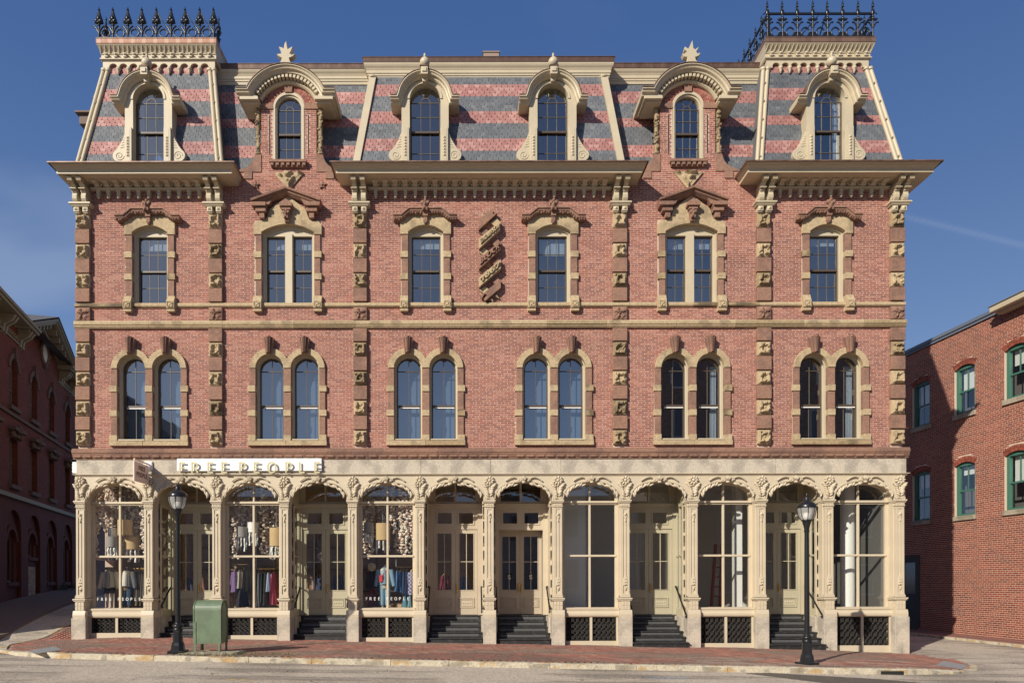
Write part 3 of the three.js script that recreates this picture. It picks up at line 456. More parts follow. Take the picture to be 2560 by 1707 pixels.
const grayT = [[0.112, 0.122, 0.136], [0.124, 0.133, 0.146], [0.102, 0.112, 0.126], [0.145, 0.152, 0.160], [0.118, 0.123, 0.133], [0.088, 0.098, 0.113]], redT = [[0.37, 0.158, 0.138], [0.40, 0.182, 0.158], [0.335, 0.136, 0.118], [0.46, 0.24, 0.21], [0.38, 0.166, 0.145]];
const roofC = part('slate_covering', B), nearC = b => Math.hypot(b.x - 0.6, (b.y - 14) * 1.3);
put(graySlates, slateBox, M.slate, roofC, 'slate', 'gray_slates', 160, nearC, grayT, 43, slatePlace);
put(redSlates, flat(scale), M.slate, roofC, 'slate', 'red_scale_slates', 140, nearC, redT, 44, slatePlace);
put(redFlat, slateBox, M.slate, roofC, 'slate', 'red_slates', 0, nearC, redT, 45, slatePlace);
// main roof behind
mesh('flat_roof', [box(XL + 0.6, XR - 0.6, 16.5, 16.62, DEEP + 0.5, -1.0)], paint(0.08, 0.08, 0.08), B);

// ---- hips
function hip(xb, xt, y0, y1, z0, z1, round, w = 0.2) {
  if (round) mesh('hip_roll', [-0.062, 0.062].flatMap(d => [bar([xb + d, y0, z0 + 0.04], [xt + d, y1, z1 + 0.04], 0.058, 9), ...[0.12, 0.3, 0.48, 0.66, 0.84].map(t => blob(xb + (xt - xb) * t + 0.01, y0 + (y1 - y0) * t, z0 + (z1 - z0) * t + 0.085, 0.026, 0.035, 0.03, 0, 6, 4)), lathe([[0, -0.05], [0.075, -0.05], [0.09, -0.02], [0.075, 0], [0.085, 0.03], [0.06, 0.05], [0, 0.05]], xt + d, y1 - 0.03, z1 + 0.04, 9)]), M.cream, B);
  else mesh('hip_board', [quads([[[xb - w / 2, y0, z0 + 0.07], [xt - w / 2, y1, z1 + 0.07]], [[xb + w / 2, y0, z0 + 0.07], [xt + w / 2, y1, z1 + 0.07]], [[xb + w / 2, y0, z0 - 0.15], [xt + w / 2, y1, z1 - 0.15]], [[xb - w / 2, y0, z0 - 0.15], [xt - w / 2, y1, z1 - 0.15]], [[xb - w / 2, y0, z0 + 0.07], [xt - w / 2, y1, z1 + 0.07]]].reverse()), lathe([[0, -0.04], [0.1, -0.03], [0.13, 0], [0.1, 0.04], [0, 0.05]], xt, y1, z1, 9)], M.cream, B);
}
hip(XL + 0.05, -10.50, 13.6, 16.86, 0.04, -0.5, true); hip(-7.0, -7.42, 13.6, 16.86, 0.04, -0.5, true);
hip(8.26, 8.68, 13.6, 16.86, 0.04, -0.5, true); hip(12.3, 11.66, 13.6, 16.86, 0.04, -0.5, true);
hip(-3.18, -2.74, 13.6, 16.6, 0.04, -0.46, false); hip(4.40, 3.98, 13.6, 16.6, 0.04, -0.46, false);

// ---- roof cornices
const crown = [[-0.05, 16.55], [0.03, 16.57], [0.04, 16.64], [0.06, 16.655], [0.06, 16.70], [0.08, 16.715], [0.08, 16.79], [0.075, 16.795], [0.085, 16.81], [0.10, 16.845], [0.13, 16.885], [0.15, 16.93], [0.155, 16.97], [-0.05, 16.975]];
const copperEdge = [[-0.05, 16.971], [0.165, 16.971], [0.175, 17.095], [0.19, 17.1], [0.19, 17.115], [-0.3, 17.13]];
mesh('roof_cornice', [sweepU(crown, -2.84, 4.1, -0.5, -3)], M.cream, B); mesh('copper_gutter', [sweepU(copperEdge, -2.84, 4.1, -0.5, -3)], M.copper, B);
for (const [a, b] of [[-7.4, -2.78], [4.0, 8.66]]) { mesh('roof_cornice', [sweepU(crown.map(([o, y]) => [o, y + 0.14]), a, b, -0.92, -3, 0, 0)], M.cream, B); mesh('copper_gutter', [sweepU(copperEdge.map(([o, y]) => [o, y + 0.12]), a, b, -0.92, -3, 0, 0)], M.copper, B); }
mesh('chimney', [box(X(1211, -7), X(1250, -7), 16.5, Y(131, -7), -8, -7), box(X(1209, -7), X(1252, -7), Y(131, -7), Y(128.5, -7), -8.03, -6.97)], paint(0.3, 0.22, 0.17), B);

// ---- tower heads with cresting
function towerHead(xl, xr, zf, zb, copper, k) {
  const g = part('tower_head', B), o0 = 0.02;
  mesh('tower_cornice', [sweepU([[-0.2, 17.05], [0.12, 17.05], [0.13, 17.075], [0.17, 17.085], [0.17, 17.115], [0.12, 17.12], [0.12, 17.235], [0.14, 17.24], [0.15, 17.27], [0.18, 17.32], [0.24, 17.39], [0.27, 17.42], [0.28, 17.44], [-0.2, 17.445]], xl, xr, zf, zb, 0.35, 0.35)], M.cream, g);
  const n = 26, ribs = []; for (let i = 0; i < n; i++) { const x = xl - 0.1 + (xr - xl + 0.2) * (i + 0.5) / n; ribs.push(bar([x, 17.265, zf + 0.15], [x + 0.04, 17.41, zf + 0.265], 0.014, 5)); }
  mesh('cove_rib', ribs, M.cream, g).userData.kind = 'stuff';
  mesh('copper_band', sweepU([[-0.2, 17.441], [0.285, 17.441], [0.295, 17.455], [0.295, 17.57], [0.305, 17.575], [0.305, 17.59], [-0.2, 17.60]], xl, xr, zf, zb, 0.35, 0.35), copper, g);
  const m = 12, sp = (xr - xl) / m, dn = join([rbox(-0.045, 0.045, 17.125, 17.235, 0, 0.085, 0.01), blob(0, 17.2, 0.09, 0.035, 0.035, 0.03, 0, 7, 5), rbox(-0.055, 0.055, 17.2, 17.236, 0, 0.1, 0.008)]); dn.isJoined = true;
  for (let i = 0; i < m; i++) { const d = mesh('dentil', dn, M.cream, g); d.position.set(xl + sp * (i + 0.5), 0, zf + 0.12); }
  // arcade of small hanging arches
  const a = 10, s = (xr - xl - 0.3) / a, holes = Array.from({ length: a }, (_, i) => archHole(xl + 0.15 + s * (i + 0.5), 16.861, 16.885, s * 0.38, 10));
  const top = 17.051, pts = [[xl, 16.84], [xl + 0.15 + s * 0.12, 16.84]]; for (let i = 0; i < a; i++) { const c = xl + 0.15 + s * (i + 0.5); pts.push([c - s * 0.4, 16.86], ...arc(c, 16.89, s * 0.4, 180, 0, 10, s * 0.36), [c + s * 0.4, 16.86]); } pts.push([xr - 0.15, 16.84], [xr, 16.84], [xr, top], [xl, top]);
  mesh('arcade_board', ext(pts, zf + 0.03, zf + 0.11), M.cream, g);
  const cone = lathe([[0, -0.19], [0.02, -0.185], [0.03, -0.14], [0.04, -0.135], [0.047, -0.07], [0.065, -0.06], [0.07, -0.03], [0.05, -0.02], [0.055, 0.01], [0, 0.01]], 0, 16.87, 0.1, 9), cg = join([cone]); cg.isJoined = true;
  for (let i = 0; i < a - 1; i++) { const d = mesh('drop', cg, M.cream, g); d.position.set(xl + 0.15 + s * (i + 1), 0, zf); }
  mesh('tower_deck', box(xl, xr, 17.3, 17.58, zb, zf), paint(0.1, 0.09, 0.08), g);
  // cresting
  const c = part('iron_cresting', B), P = 0.4165, flatW = xr - xl + 0.06, cnt = Math.round(flatW / P), x0 = xl - 0.03, zc = zf + 0.27, y = 17.595;
  const post = k ? join([bar([0, 0, 0], [0, 0.62, 0], 0.021, 6), ...[-1, 1].flatMap(s => [tube([[0, 0.22, 0], [s * 0.05, 0.33, 0], [s * 0.11, 0.40, 0], [s * 0.15, 0.39, 0]], 0.02, 8, 5), blob(s * 0.06, 0.47, 0, 0.075, 0.035, 0.03, s * 0.25, 7, 5), tube([[s * 0.115, 0.61, 0], [s * 0.05, 0.66, 0], [s * 0.02, 0.76, 0], [0, 0.86, 0]], 0.014, 8, 4)]), blob(0, 0.5, 0, 0.04, 0.06, 0.04), blob(0, 0.66, 0, 0.045, 0.1, 0.03), lathe([[0, 0], [0.035, 0], [0.02, 0.05], [0.03, 0.07], [0, 0.2]], 0, 0.8, 0, 6)])
    : join([bar([0, 0, 0], [0, 0.5, 0], 0.024, 6, 0.018), ...[-1, 1].flatMap(s => [tube([[0, 0.15, 0], [s * 0.04, 0.27, 0], [s * 0.09, 0.36, 0], [s * 0.125, 0.385, 0]], 0.022, 8, 5)]), lathe([[0, 0.42], [0.05, 0.44], [0.115, 0.47], [0.1, 0.5], [0.09, 0.57], [0.055, 0.7], [0.028, 0.82], [0.018, 0.88], [0, 0.88]], 0, 0, 0, 7).scale(1, 1, 0.45), blob(0.045, 0.52, 0.03, 0.045, 0.05, 0.03), blob(-0.045, 0.52, 0.03, 0.045, 0.05, 0.03), blob(0, 0.6, 0.03, 0.035, 0.07, 0.03), blob(0, 0.4, 0, 0.04, 0.03, 0.035), lathe([[0, 0], [0.032, 0.01], [0.02, 0.035], [0.014, 0.05], [0, 0.13]], 0, 0.86, 0, 6)]);
  const ring = join([new THREE.TorusGeometry(0.115, 0.021, 6, 16).scale(1, k ? 1.12 : 1, 1).translate(0, 0.145, 0), blob(0, 0.28, 0, 0.03, 0.03, 0.02, 0, 6, 4), bar([-0.2, 0.14, 0], [-0.12, 0.14, 0], 0.014, 5), bar([0.12, 0.14, 0], [0.2, 0.14, 0], 0.014, 5), bar([0, 0, 0], [0, 0.03, 0], 0.02, 5), ...(k ? [box(-0.205, -0.1, 0, 0.12, -0.012, 0.012), box(0.1, 0.205, 0, 0.12, -0.012, 0.012)] : [])]);
  post.isJoined = ring.isJoined = true;
  const p = flatW / cnt, nz = k ? Math.round((zf - zb + 0.2) / p) : 1;
  for (let i = 0; i <= cnt; i++) { const m = mesh('crest_spear', post, M.black, c); m.position.set(x0 + p * i, y, zc); m.rotation.z = rr(-0.02, 0.02); m.scale.set(k ? 1.1 : 1.25, k ? 1.08 : 0.94, 1.2); if (i < cnt) mesh('crest_ring', ring, M.black, c).position.set(x0 + p * (i + 0.5), y, zc); }
  for (const sx of [x0, x0 + flatW]) for (let i = 1; i <= nz; i++) { const m = mesh('crest_spear', post, M.black, c); m.position.set(sx, y, zc - p * i); m.rotation.y = Math.PI / 2; const r = mesh('crest_ring', ring, M.black, c); r.position.set(sx, y, zc - p * (i - 0.5)); r.rotation.y = Math.PI / 2; }
  const rails = [box(x0, x0 + flatW, y - 0.005, y + 0.03, zc - 0.02, zc + 0.02), ...[x0, x0 + flatW].map(sx => box(sx - 0.02, sx + 0.02, y - 0.005, y + 0.03, zc - nz * p, zc - 0.02))];
  if (k) rails.push(box(x0, x0 + flatW, y + 0.65, y + 0.70, zc - 0.022, zc + 0.022), ...[x0, x0 + flatW].map(sx => box(sx - 0.022, sx + 0.022, y + 0.65, y + 0.70, zc - nz * p, zc - 0.022)), bar([x0 + flatW * 0.2, y, zc - 1.6], [x0 + flatW * 0.48, y + 0.62, zc], 0.012), bar([x0 + flatW * 0.62, y, zc - 1.4], [x0 + flatW * 0.55, y + 0.62, zc], 0.016), box(x0 - 0.01, x0 + 0.06, y, y + 0.62, zc - 0.02, zc + 0.03));
  else rails.push(bar([x0 + 1.3, y + 0.1, zc - 0.4], [x0 + 1.62, y + 0.42, zc], 0.012), bar([x0 + 2.2, y + 0.3, zc - 0.5], [x0 + 2.5, y + 0.05, zc], 0.012), ...[4, 6, 7].map(i => tube([[x0 + p * i + 0.05, y + 0.72, zc], [x0 + p * i + 0.16, y + 0.52, zc - 0.01], [x0 + p * i + 0.28, y + 0.38, zc - 0.02], [x0 + p * (i + 1) - 0.06, y + 0.28, zc]], 0.014, 10, 5)));
  mesh('crest_rail', rails, M.black, c);
}
towerHead(-10.57, -7.32, -0.52, -4.3, M.copperPink, 0);
towerHead(8.69, 11.66, -0.52, -4.3, M.copper, 1);

// ---- arched dormers of the pavilions
function fan(w, cx, yc, r, z, glass) {   // half round head with a small inner arch and two rays
  mesh('muntin', [hbar(cx - r, cx + r, yc, 0.018, z), ext([...arc(cx, yc, r * 0.36, 0, 180, 10), ...arc(cx, yc, r * 0.36 - 0.02, 180, 0, 10)], z - 0.012, z + 0.012), ...[60, 120].map(a => bar([cx + r * 0.35 * Math.cos(a * Math.PI / 180), yc + r * 0.35 * Math.sin(a * Math.PI / 180), z], [cx + r * Math.cos(a * Math.PI / 180), yc + r * Math.sin(a * Math.PI / 180), z], 0.01, 4))], M.muntin, w);
  const seg = (a0, a1) => [...arc(cx, yc, r, a0, a1, 7), ...arc(cx, yc, r * 0.34, a1, a0, 5)];
  for (const [a, b] of [[0, 60], [60, 120], [120, 180]]) paneShape(w, seg(a, b), z - 0.001, glass);
  paneShape(w, [...arc(cx, yc, r * 0.34, 0, 180, 8)], z - 0.001, glass);
}
for (const k of [0, 1, 2, 3]) {
  const c = dormerX[k], g = part('dormer', B), yc = Y(261, -0.1), r = 0.43, y0 = 13.55, rail = Y(334.5, -0.1);
  mesh('dormer_front', [ext([[c - 0.665, y0], [c - 0.43, y0], ...archHole(c, y0, yc, r + 0.005).slice(2).reverse().map(p => p), [c + 0.43, y0], [c + 0.665, y0], [c + 0.665, yc + 0.02], ...arc(c, yc - 0.08, 0.68, 8, 172, 18), [c - 0.665, yc + 0.02]], -0.1, 0.14), ext([...arc(c, yc, r + 0.06, 0, 180, 18), ...arc(c, yc, r, 180, 0, 18)], 0.14, 0.165), box(c - 0.66, c - 0.55, y0, yc, -0.75, -0.1), box(c + 0.55, c + 0.66, y0, yc, -0.75, -0.1)], M.cream, g);
  const path = [[c - 0.96, yc - 0.03], [c - 0.79, yc - 0.03], [c - 0.755, yc + 0.07], ...arc(c, yc - 0.08, 0.77, 166, 14, 20), [c + 0.755, yc + 0.07], [c + 0.79, yc - 0.03], [c + 0.96, yc - 0.03]];
  mesh('dormer_hood', sweepPath(path, [[-0.01, -0.75], [-0.01, 0.36], [-0.045, 0.37], [-0.06, 0.335], [-0.095, 0.315], [-0.11, 0.235], [-0.14, 0.225], [-0.165, 0.18], [-0.165, -0.75]]), M.cream, g);
  mesh('hood_lead', sweepPath(path, [[0.012, -0.75], [0.012, 0.375], [-0.008, 0.38], [-0.0095, -0.75]]), M.copper, g);
  mesh('keystone', [rbox(c - 0.1, c + 0.1, yc + 0.5, yc + 0.72, 0.1, 0.43, 0.012), rbox(c - 0.065, c + 0.065, yc + 0.56, yc + 0.68, 0.40, 0.46, 0.015), ext([[c - 0.06, yc + 0.40], [c + 0.06, yc + 0.40], [c + 0.085, yc + 0.53], [c - 0.085, yc + 0.53]], 0.1, 0.28, [], 0.01)], M.cream, g);
  mesh('keystone_lead', rbox(c - 0.125, c + 0.125, yc + 0.72, yc + 0.75, 0.08, 0.45, 0.008), M.copper, g);
  mesh('finial', lathe([[0, 0], [0.085, 0], [0.09, 0.025], [0.05, 0.05], [0.06, 0.07], ...arc(0, 0.20, 0.14, -62, 78, 10), [0.028, 0.345], [0.02, 0.36], [0.032, 0.39], [0.034, 0.42], [0.022, 0.455], [0, 0.465]], c, yc + 0.745, 0.24, 16), M.cream, g);
  for (const s of [-1, 1]) {
    const xx = c + s * 0.55, con = [rbox(xx - 0.1, xx + 0.1, y0, Y(327), 0.0, 0.2, 0.01), rbox(xx - 0.055, xx + 0.055, y0 + 0.2, Y(332), 0.19, 0.205, 0.003)];
    for (let i = 0; i < 7; i++) con.push(new THREE.ConeGeometry(0.065, 0.055, 4, 1).rotateY(Math.PI / 4).rotateX(Math.PI / 2).scale(1, 0.95, 1).translate(xx, y0 + 0.41 + i * 0.083, 0.225));
    const q = t => c + s * (0.66 + t);
    con.push(ext([[q(0), y0], [q(0.3), y0], ...arc(q(0.19), y0 + 0.46, 0.18, s > 0 ? -60 : 240, s > 0 ? 60 : 120, 8), [q(0.2), y0 + 0.72], [q(0.09), y0 + 0.9], [q(0), y0 + 1.13]], -0.3, 0.12, [], 0.01), spiral(q(0.165), y0 + 0.45, 0.122, 0.13, 1.6, s, 0.012));
    for (let i = 0; i < 5; i++) con.push(bar([q(0.01), y0 + 0.7 + i * 0.07, 0.122], [q(0.14 - i * 0.025), y0 + 0.67 + i * 0.07, 0.122], 0.012, 4));
    mesh('console', con, M.cream, g);
  }
  doubleHung(g, c - r, c + r, y0, yc, rail, -0.06, 3, 2, G, true); fan(g, c, yc, r - 0.02, -0.06, G);
  if (k === 0 || k === 3) mesh('curtain', relief(0.14, 2.4, 10, 1, u => 0.02 * Math.sin(u * 25), c + (k ? 0.34 : -0.36), y0 + 1.2, -0.25), paint(0.8, 0.8, 0.78, 0.9), g);
}
// ---- brick wall dormers
const dormBricks = [], archBricks = [];
wallDormers.forEach((c, k) => {
  const g = part('wall_dormer', B), y0 = WALL1, yi0 = Y(271), yi1 = Y(257.5), yc = Y(270.5), r = 0.43;
  mesh('dormer_wall', [ext([[c - 0.78, y0], [c - 0.43, y0], ...archHole(c, y0, yc, r + 0.01).slice(2).reverse(), [c + 0.43, y0], [c + 0.78, y0], [c + 0.78, yi1], ...arc(c, 15.3, 0.8, 15, 165, 14), [c - 0.78, yi1]], -0.22, 0), box(c - 0.8, c - 0.62, 13.3, yi1 + 0.1, -1.1, -0.221), box(c + 0.62, c + 0.8, 13.3, yi1 + 0.1, -1.1, -0.221), box(c - 0.43, c + 0.43, y0 - 0.05, Y(404), -0.22, 0)], M.mortar, g);
  courses(c - 0.79, c + 0.79, y0, yi0, [rect(c - 0.455, c + 0.455, Y(404), 20), rect(c - 0.575, c - 0.535, Y(384), Y(287)), rect(c + 0.535, c + 0.575, Y(384), Y(287))], 0.0555, 0.2, 0.0125, dormBricks);
  for (const s of [-0.555, 0.555]) mesh('slot', box(c + s - 0.02, c + s + 0.02, Y(384), Y(287), -0.05, 0.0015), paint(0.05, 0.03, 0.025), g);  // near-black strip level with the bricks paints the shade of a recess
  const n = 30; for (let i = 0; i < n; i++) { const a = (6 + 168 * (i + 0.5) / n) * Math.PI / 180; if (Math.abs(a - Math.PI / 2) < 0.14) continue; for (const q of i % 2 ? [[0.455, 0.60], [0.61, 0.79]] : [[0.455, 0.66], [0.67, 0.79]]) archBricks.push({ x: c + Math.cos(a) * (q[0] + q[1]) / 2, y: yc + 0.05 + Math.sin(a) * (q[0] + q[1]) / 2 * 0.97, w: q[1] - q[0] - 0.01, h: 0.055 + 0.014 * (q[0] > 0.59), a }); }
  for (const s of [-1, 1]) {
    mesh('impost_stone', rbox(c + (s < 0 ? -0.84 : 0.435), c + (s < 0 ? -0.435 : 0.84), yi0 - 0.02, yi1, -0.2, 0.03, 0.008), M.brown, g);
    mesh('shoulder_stone', ext([[c + s * 0.78, WALL1 - 0.02], [c + s * 1.42, WALL1 - 0.02], [c + s * 1.42, WALL1 + 0.03], ...arc(c + s * 1.44, Y(386), 0.46, s > 0 ? 262 : 278, s > 0 ? 185 : 355, 8, 0.42), [c + s * 0.95, Y(386)], [c + s * 0.78, Y(386)]], -0.25, 0.025, [], 0.005), M.brown, g);
    mesh('edge_stone', rbox(c + s * 1.16 - 0.12, c + s * 1.16 + 0.12, Y(447), Y(428) - 0.021, -0.1, 0.03, 0.008), M.brown, g);
    const vine = [lathe([[0, 0], [0.1, 0], [0.1, 0.06], [0.06, 0.1], [0.055, 1.3], [0.1, 1.36], [0.11, 1.45], [0, 1.45]], c + s * 0.885, Y(386), -0.06, 8)]; for (let i = 0; i < 34; i++) vine.push(blob(c + s * 0.885 + rr(-0.055, 0.055), Y(386) + 0.12 + i * 0.036, -0.06 + rr(0.0, 0.07), rr(0.03, 0.055), rr(0.025, 0.05), rr(0.025, 0.045), rr(-1, 1), 6, 4));
    mesh('carved_colonnette', vine, M.tanDark, g);
  }
  mesh('keystone', ext([[c - 0.1, yc + 0.43], [c + 0.1, yc + 0.43], [c + 0.145, yc + 0.83], [c - 0.145, yc + 0.83]], -0.1, 0.06, [], 0.008), M.brown, g);
  const R = 1.197, cy = 15.19, path = [[c - 1.38, 15.71], [c - 1.13, 15.71], ...arc(c, cy, R, 154.3, 25.7, 22), [c + 1.13, 15.71], [c + 1.38, 15.71]];
  mesh('dormer_hood', [...sweepPath(path, [[-0.005, -1.0], [-0.005, 0.42], [-0.04, 0.43], [-0.06, 0.39], [-0.1, 0.37], [-0.125, 0.30], [-0.16, 0.29], [-0.16, -1.0]]), ...sweepPath([...arc(c, cy, R - 0.27, 152, 28, 22)], [[0, -0.1], [0, 0.12], [-0.05, 0.13], [-0.08, 0.08], [-0.08, -0.1]]), ext([...arc(c, cy, R - 0.15, 150, 30, 20), ...arc(c, cy, R - 0.29, 30, 150, 20)], -0.1, 0.07), ...[-1, 1].flatMap(s => [rbox(c + s * 1.05 - 0.26, c + s * 1.05 + 0.26, 15.47, 15.56, -0.5, 0.30, 0.012), rbox(c + s * 1.03 - 0.22, c + s * 1.03 + 0.22, 15.42, 15.48, -0.5, 0.2, 0.012), box(c + s * 1.06 - 0.24, c + s * 1.06 + 0.24, 15.55, 15.56 + 0.02, -0.5, 0.28)])], M.cream, g);
  mesh('hood_lead', sweepPath(path, [[0.018, -1.0], [0.018, 0.44], [-0.004, 0.445], [-0.0045, -1.0]]), M.copper, g);
  const den = (x, y, a) => rbox(-0.035, 0.035, -0.05, 0.05, 0, 0.24, 0.008).rotateZ(a).translate(x, y, 0.02);
  for (let i = 0; i < 19; i++) { const a = (33 + 114 * i / 18) * Math.PI / 180; mesh('dentil', den(c + Math.cos(a) * (R - 0.215), cy + Math.sin(a) * (R - 0.215), a - Math.PI / 2), M.cream, g); }
  for (const s of [-1, 1]) for (let i = 0; i < 3; i++) mesh('dentil', den(c + s * (0.92 + i * 0.13), 15.6, 0), M.cream, g);
  mesh('finial', ext(k ? [[-0.24, 0], [0.26, 0], [0.12, 0.12], [0.1, 0.2], [0.2, 0.24], [0.25, 0.33], [0.16, 0.31], [0.13, 0.36], [0.21, 0.5], [0.1, 0.42], [0.05, 0.46], [0.02, 0.68], [-0.06, 0.5], [-0.09, 0.44], [-0.19, 0.5], [-0.2, 0.42], [-0.13, 0.36], [-0.2, 0.3], [-0.26, 0.31], [-0.22, 0.22], [-0.12, 0.2], [-0.13, 0.1]] : [[-0.24, 0], [0.24, 0], [0.13, 0.1], [0.1, 0.2], [0.2, 0.24], [0.27, 0.32], [0.17, 0.29], [0.12, 0.33], [0.16, 0.4], [0.2, 0.53], [0.1, 0.47], [0.06, 0.45], [0.04, 0.56], [0.02, 0.68], [-0.03, 0.6], [-0.05, 0.47], [-0.1, 0.5], [-0.19, 0.52], [-0.13, 0.4], [-0.12, 0.33], [-0.25, 0.31], [-0.2, 0.26], [-0.1, 0.2], [-0.14, 0.1]], 0, 0.17, [], 0.01).translate(c, 16.37, 0.2), M.cream, g);
  mesh('window_frame', [ext(archHole(c, Y(404), yc, r + 0.005), -0.14, -0.02, [archHole(c, Y(404) + 0.001, yc, 0.345)]), ext([...arc(c, yc, r + 0.02, 0, 180, 16), ...arc(c, yc, r - 0.04, 180, 0, 16)], -0.019, 0.025), box(c - r, c - r + 0.045, Y(404), yc, -0.019, 0.02), box(c + r - 0.045, c + r, Y(404), yc, -0.019, 0.02)], M.cream, g);
  doubleHung(g, c - 0.345, c + 0.345, Y(404), yc, Y(332), -0.11, 3, 2, G, true); fan(g, c, yc, 0.33, -0.11, G);
  mesh('window_sill', [rbox(c - 0.53, c + 0.53, Y(411), Y(404), -0.1, 0.15, 0.01), rbox(c - 0.5, c + 0.5, Y(420), Y(411), -0.05, 0.08, 0.01), ...Array.from({ length: 7 }, (_, i) => rbox(c - 0.45 + i * 0.15 - 0.05, c - 0.45 + i * 0.15 + 0.05, Y(418), Y(411), 0.0, 0.13, 0.015))], M.brown, g);
  // carved triangle between dormer and pediment, and an iron star anchor each side of it
  const tw = 0.42, th = Y(433) - Y(477), tri = relief(0.84, th, 26, 20, (u, v) => { const e = Math.min(v, 1) / 2 - Math.abs(u - 0.5); return e < 0 ? 0 : sstep(0, 0.05, e) * (0.015 + 0.09 * sstep(0.45, 0.75, vn(u * 7 + k * 3, v * 7, 1e6, 61)) * sstep(0.0, 0.12, e)); }), tp = tri.attributes.position;
  for (let i = 0; i < tp.count; i++) { const v = tp.getY(i) / th + 0.5; tp.setX(i, tp.getX(i) * Math.max(v, 0.05)); } tri.computeVertexNormals();
  mesh('carved_triangle', [ext([[-tw, th / 2], [0, -th / 2], [tw, th / 2]], -0.03, 0.045).translate(c, (Y(433) + Y(477)) / 2, 0), tri.translate(c, (Y(433) + Y(477)) / 2, 0.047)], M.tan, B);
  if (k === 0) for (const px of [641, 808]) { const pts = Array.from({ length: 10 }, (_, i) => { const a = (90 + i * 36) * Math.PI / 180, q = i % 2 ? 0.055 : 0.12; return [X(px) + q * Math.cos(a), Y(463) + q * Math.sin(a)]; }); mesh('star_anchor', [ext(pts, 0.0, 0.05, [], 0.01), blob(X(px), Y(463), 0.05, 0.035)], M.brown, B); }
});
put(dormBricks, unit, M.brick, B, 'brick', 'dormer_brickwork', 0, () => 0, brickTones, 3, (o, b) => { o.position.set(b.x, b.y, -0.0148); o.scale.set(b.w, b.h, 0.034); });
put(archBricks, unit, M.brick, B, 'brick', 'dormer_arch_bricks', 0, () => 0, brickTones, 3, (o, b) => { o.position.set(b.x, b.y, -0.008); o.rotation.set(0, 0, b.a); o.scale.set(b.w, b.h, 0.034); });
// small side dormer hood peeping past the left tower
mesh('side_dormer', [rbox(XL - 0.78, XL + 0.5, 15.95, 16.25, -2.4, -1.5, 0.03), rbox(XL - 0.86, XL + 0.4, 16.25, 16.31, -2.5, -1.4, 0.01), blob(XL - 0.3, 16.85, -1.7, 0.14)], paint(0.17, 0.12, 0.095), B);
// ================================================================ BODY OF THE BLOCK AND ITS ROOMS
const plaster = paint(0.30, 0.28, 0.25, 0.95);
mesh('side_wall', box(XL + 0.02, XL + 0.34, 4.9, 13.6, DEEP, -0.33), M.mortar, B);
mesh('side_wall', box(XR - 0.34, XR - 0.02, -1.2, 13.6, DEEP, -0.33), M.mortar, B);
mesh('side_wall', [box(XL + 0.02, XL + 0.34, -1.2, 4.9, DEEP, -1.7), box(XL + 0.02, XL + 0.34, -1.2, 1.15, -1.7, -0.45), box(XL + 0.02, XL + 0.3, 1.15, 4.9, -1.7, -1.45), box(XL + 0.02, XL + 0.3, 2.62, 2.7, -1.45, -0.45), box(XL + 0.02, XL + 0.3, 4.1, 4.25, -1.45, -0.45)], M.mortar, B);
mesh('back_wall', box(XL + 0.02, XR - 0.02, -1.2, 13.6, DEEP - 0.3, DEEP), M.mortar, B);
mesh('ceiling', [box(XL + 0.3, XR - 0.3, 5.3, 5.62, DEEP, -0.33), box(XL + 0.3, XR - 0.3, 5.08, 5.3, DEEP, -1.3)], M.dull, B);
mesh('upper_floor', [box(XL + 0.34, XR - 0.34, 9.55, 9.75, -7, -0.33), box(XL + 0.34, XR - 0.34, 13.3, 13.5, -7, -0.4)], plaster, B);
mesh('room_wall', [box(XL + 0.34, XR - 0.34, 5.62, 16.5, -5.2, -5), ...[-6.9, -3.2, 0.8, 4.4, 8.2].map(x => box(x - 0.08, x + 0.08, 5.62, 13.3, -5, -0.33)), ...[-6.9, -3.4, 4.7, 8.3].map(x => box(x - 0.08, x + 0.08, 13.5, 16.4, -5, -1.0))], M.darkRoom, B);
const DZ = -1.1, TH = Y(1537, DZ);          // door plane, threshold height
mesh('shop_floor', box(XL + 0.34, XR - 0.34, TH - 0.3, TH - 0.01, DEEP, -1.12), M.woodFloor, B);
mesh('shop_wall', box(XL + 0.34, C[6], TH - 0.01, 5.08, -4.7, -4.5), M.warmRoom, B);
mesh('shop_wall', [box(C[7] + 0.06, XR - 0.36, TH - 0.01, 5.08, -5.2, -5)], paint(0.72, 0.71, 0.67, 0.95), B);
mesh('shop_wall', box(XR - 0.36, XR - 0.34, TH - 0.01, 5.08, -5, -0.36), paint(0.13, 0.125, 0.115, 0.95), B);
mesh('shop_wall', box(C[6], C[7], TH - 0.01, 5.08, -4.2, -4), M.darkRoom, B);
mesh('partition', [box(C[6] - 0.05, C[6] + 0.05, TH, 5.08, -7, -1.2), box(C[7] - 0.06, C[7] + 0.06, TH, 5.08, -9, -0.35)], M.dull, B);
mesh('partition', [box(C[7] + 0.16, C[7] + 0.98, TH, 5.08, -1.25, -1.15), box(C[7] + 1.0, C[7] + 1.35, TH, 5.08, -2.6, -2.5)], M.grayWall, B);
mesh('room_column', [box(X(1834, -1.2), X(1850, -1.2), TH, 5.08, -1.3, -1.0)], M.white, B);
mesh('room_column', [new THREE.CylinderGeometry(0.2, 0.2, 4.1, 18).translate(X(2120, -1.1), 3.05, -1.1)], M.white, B);

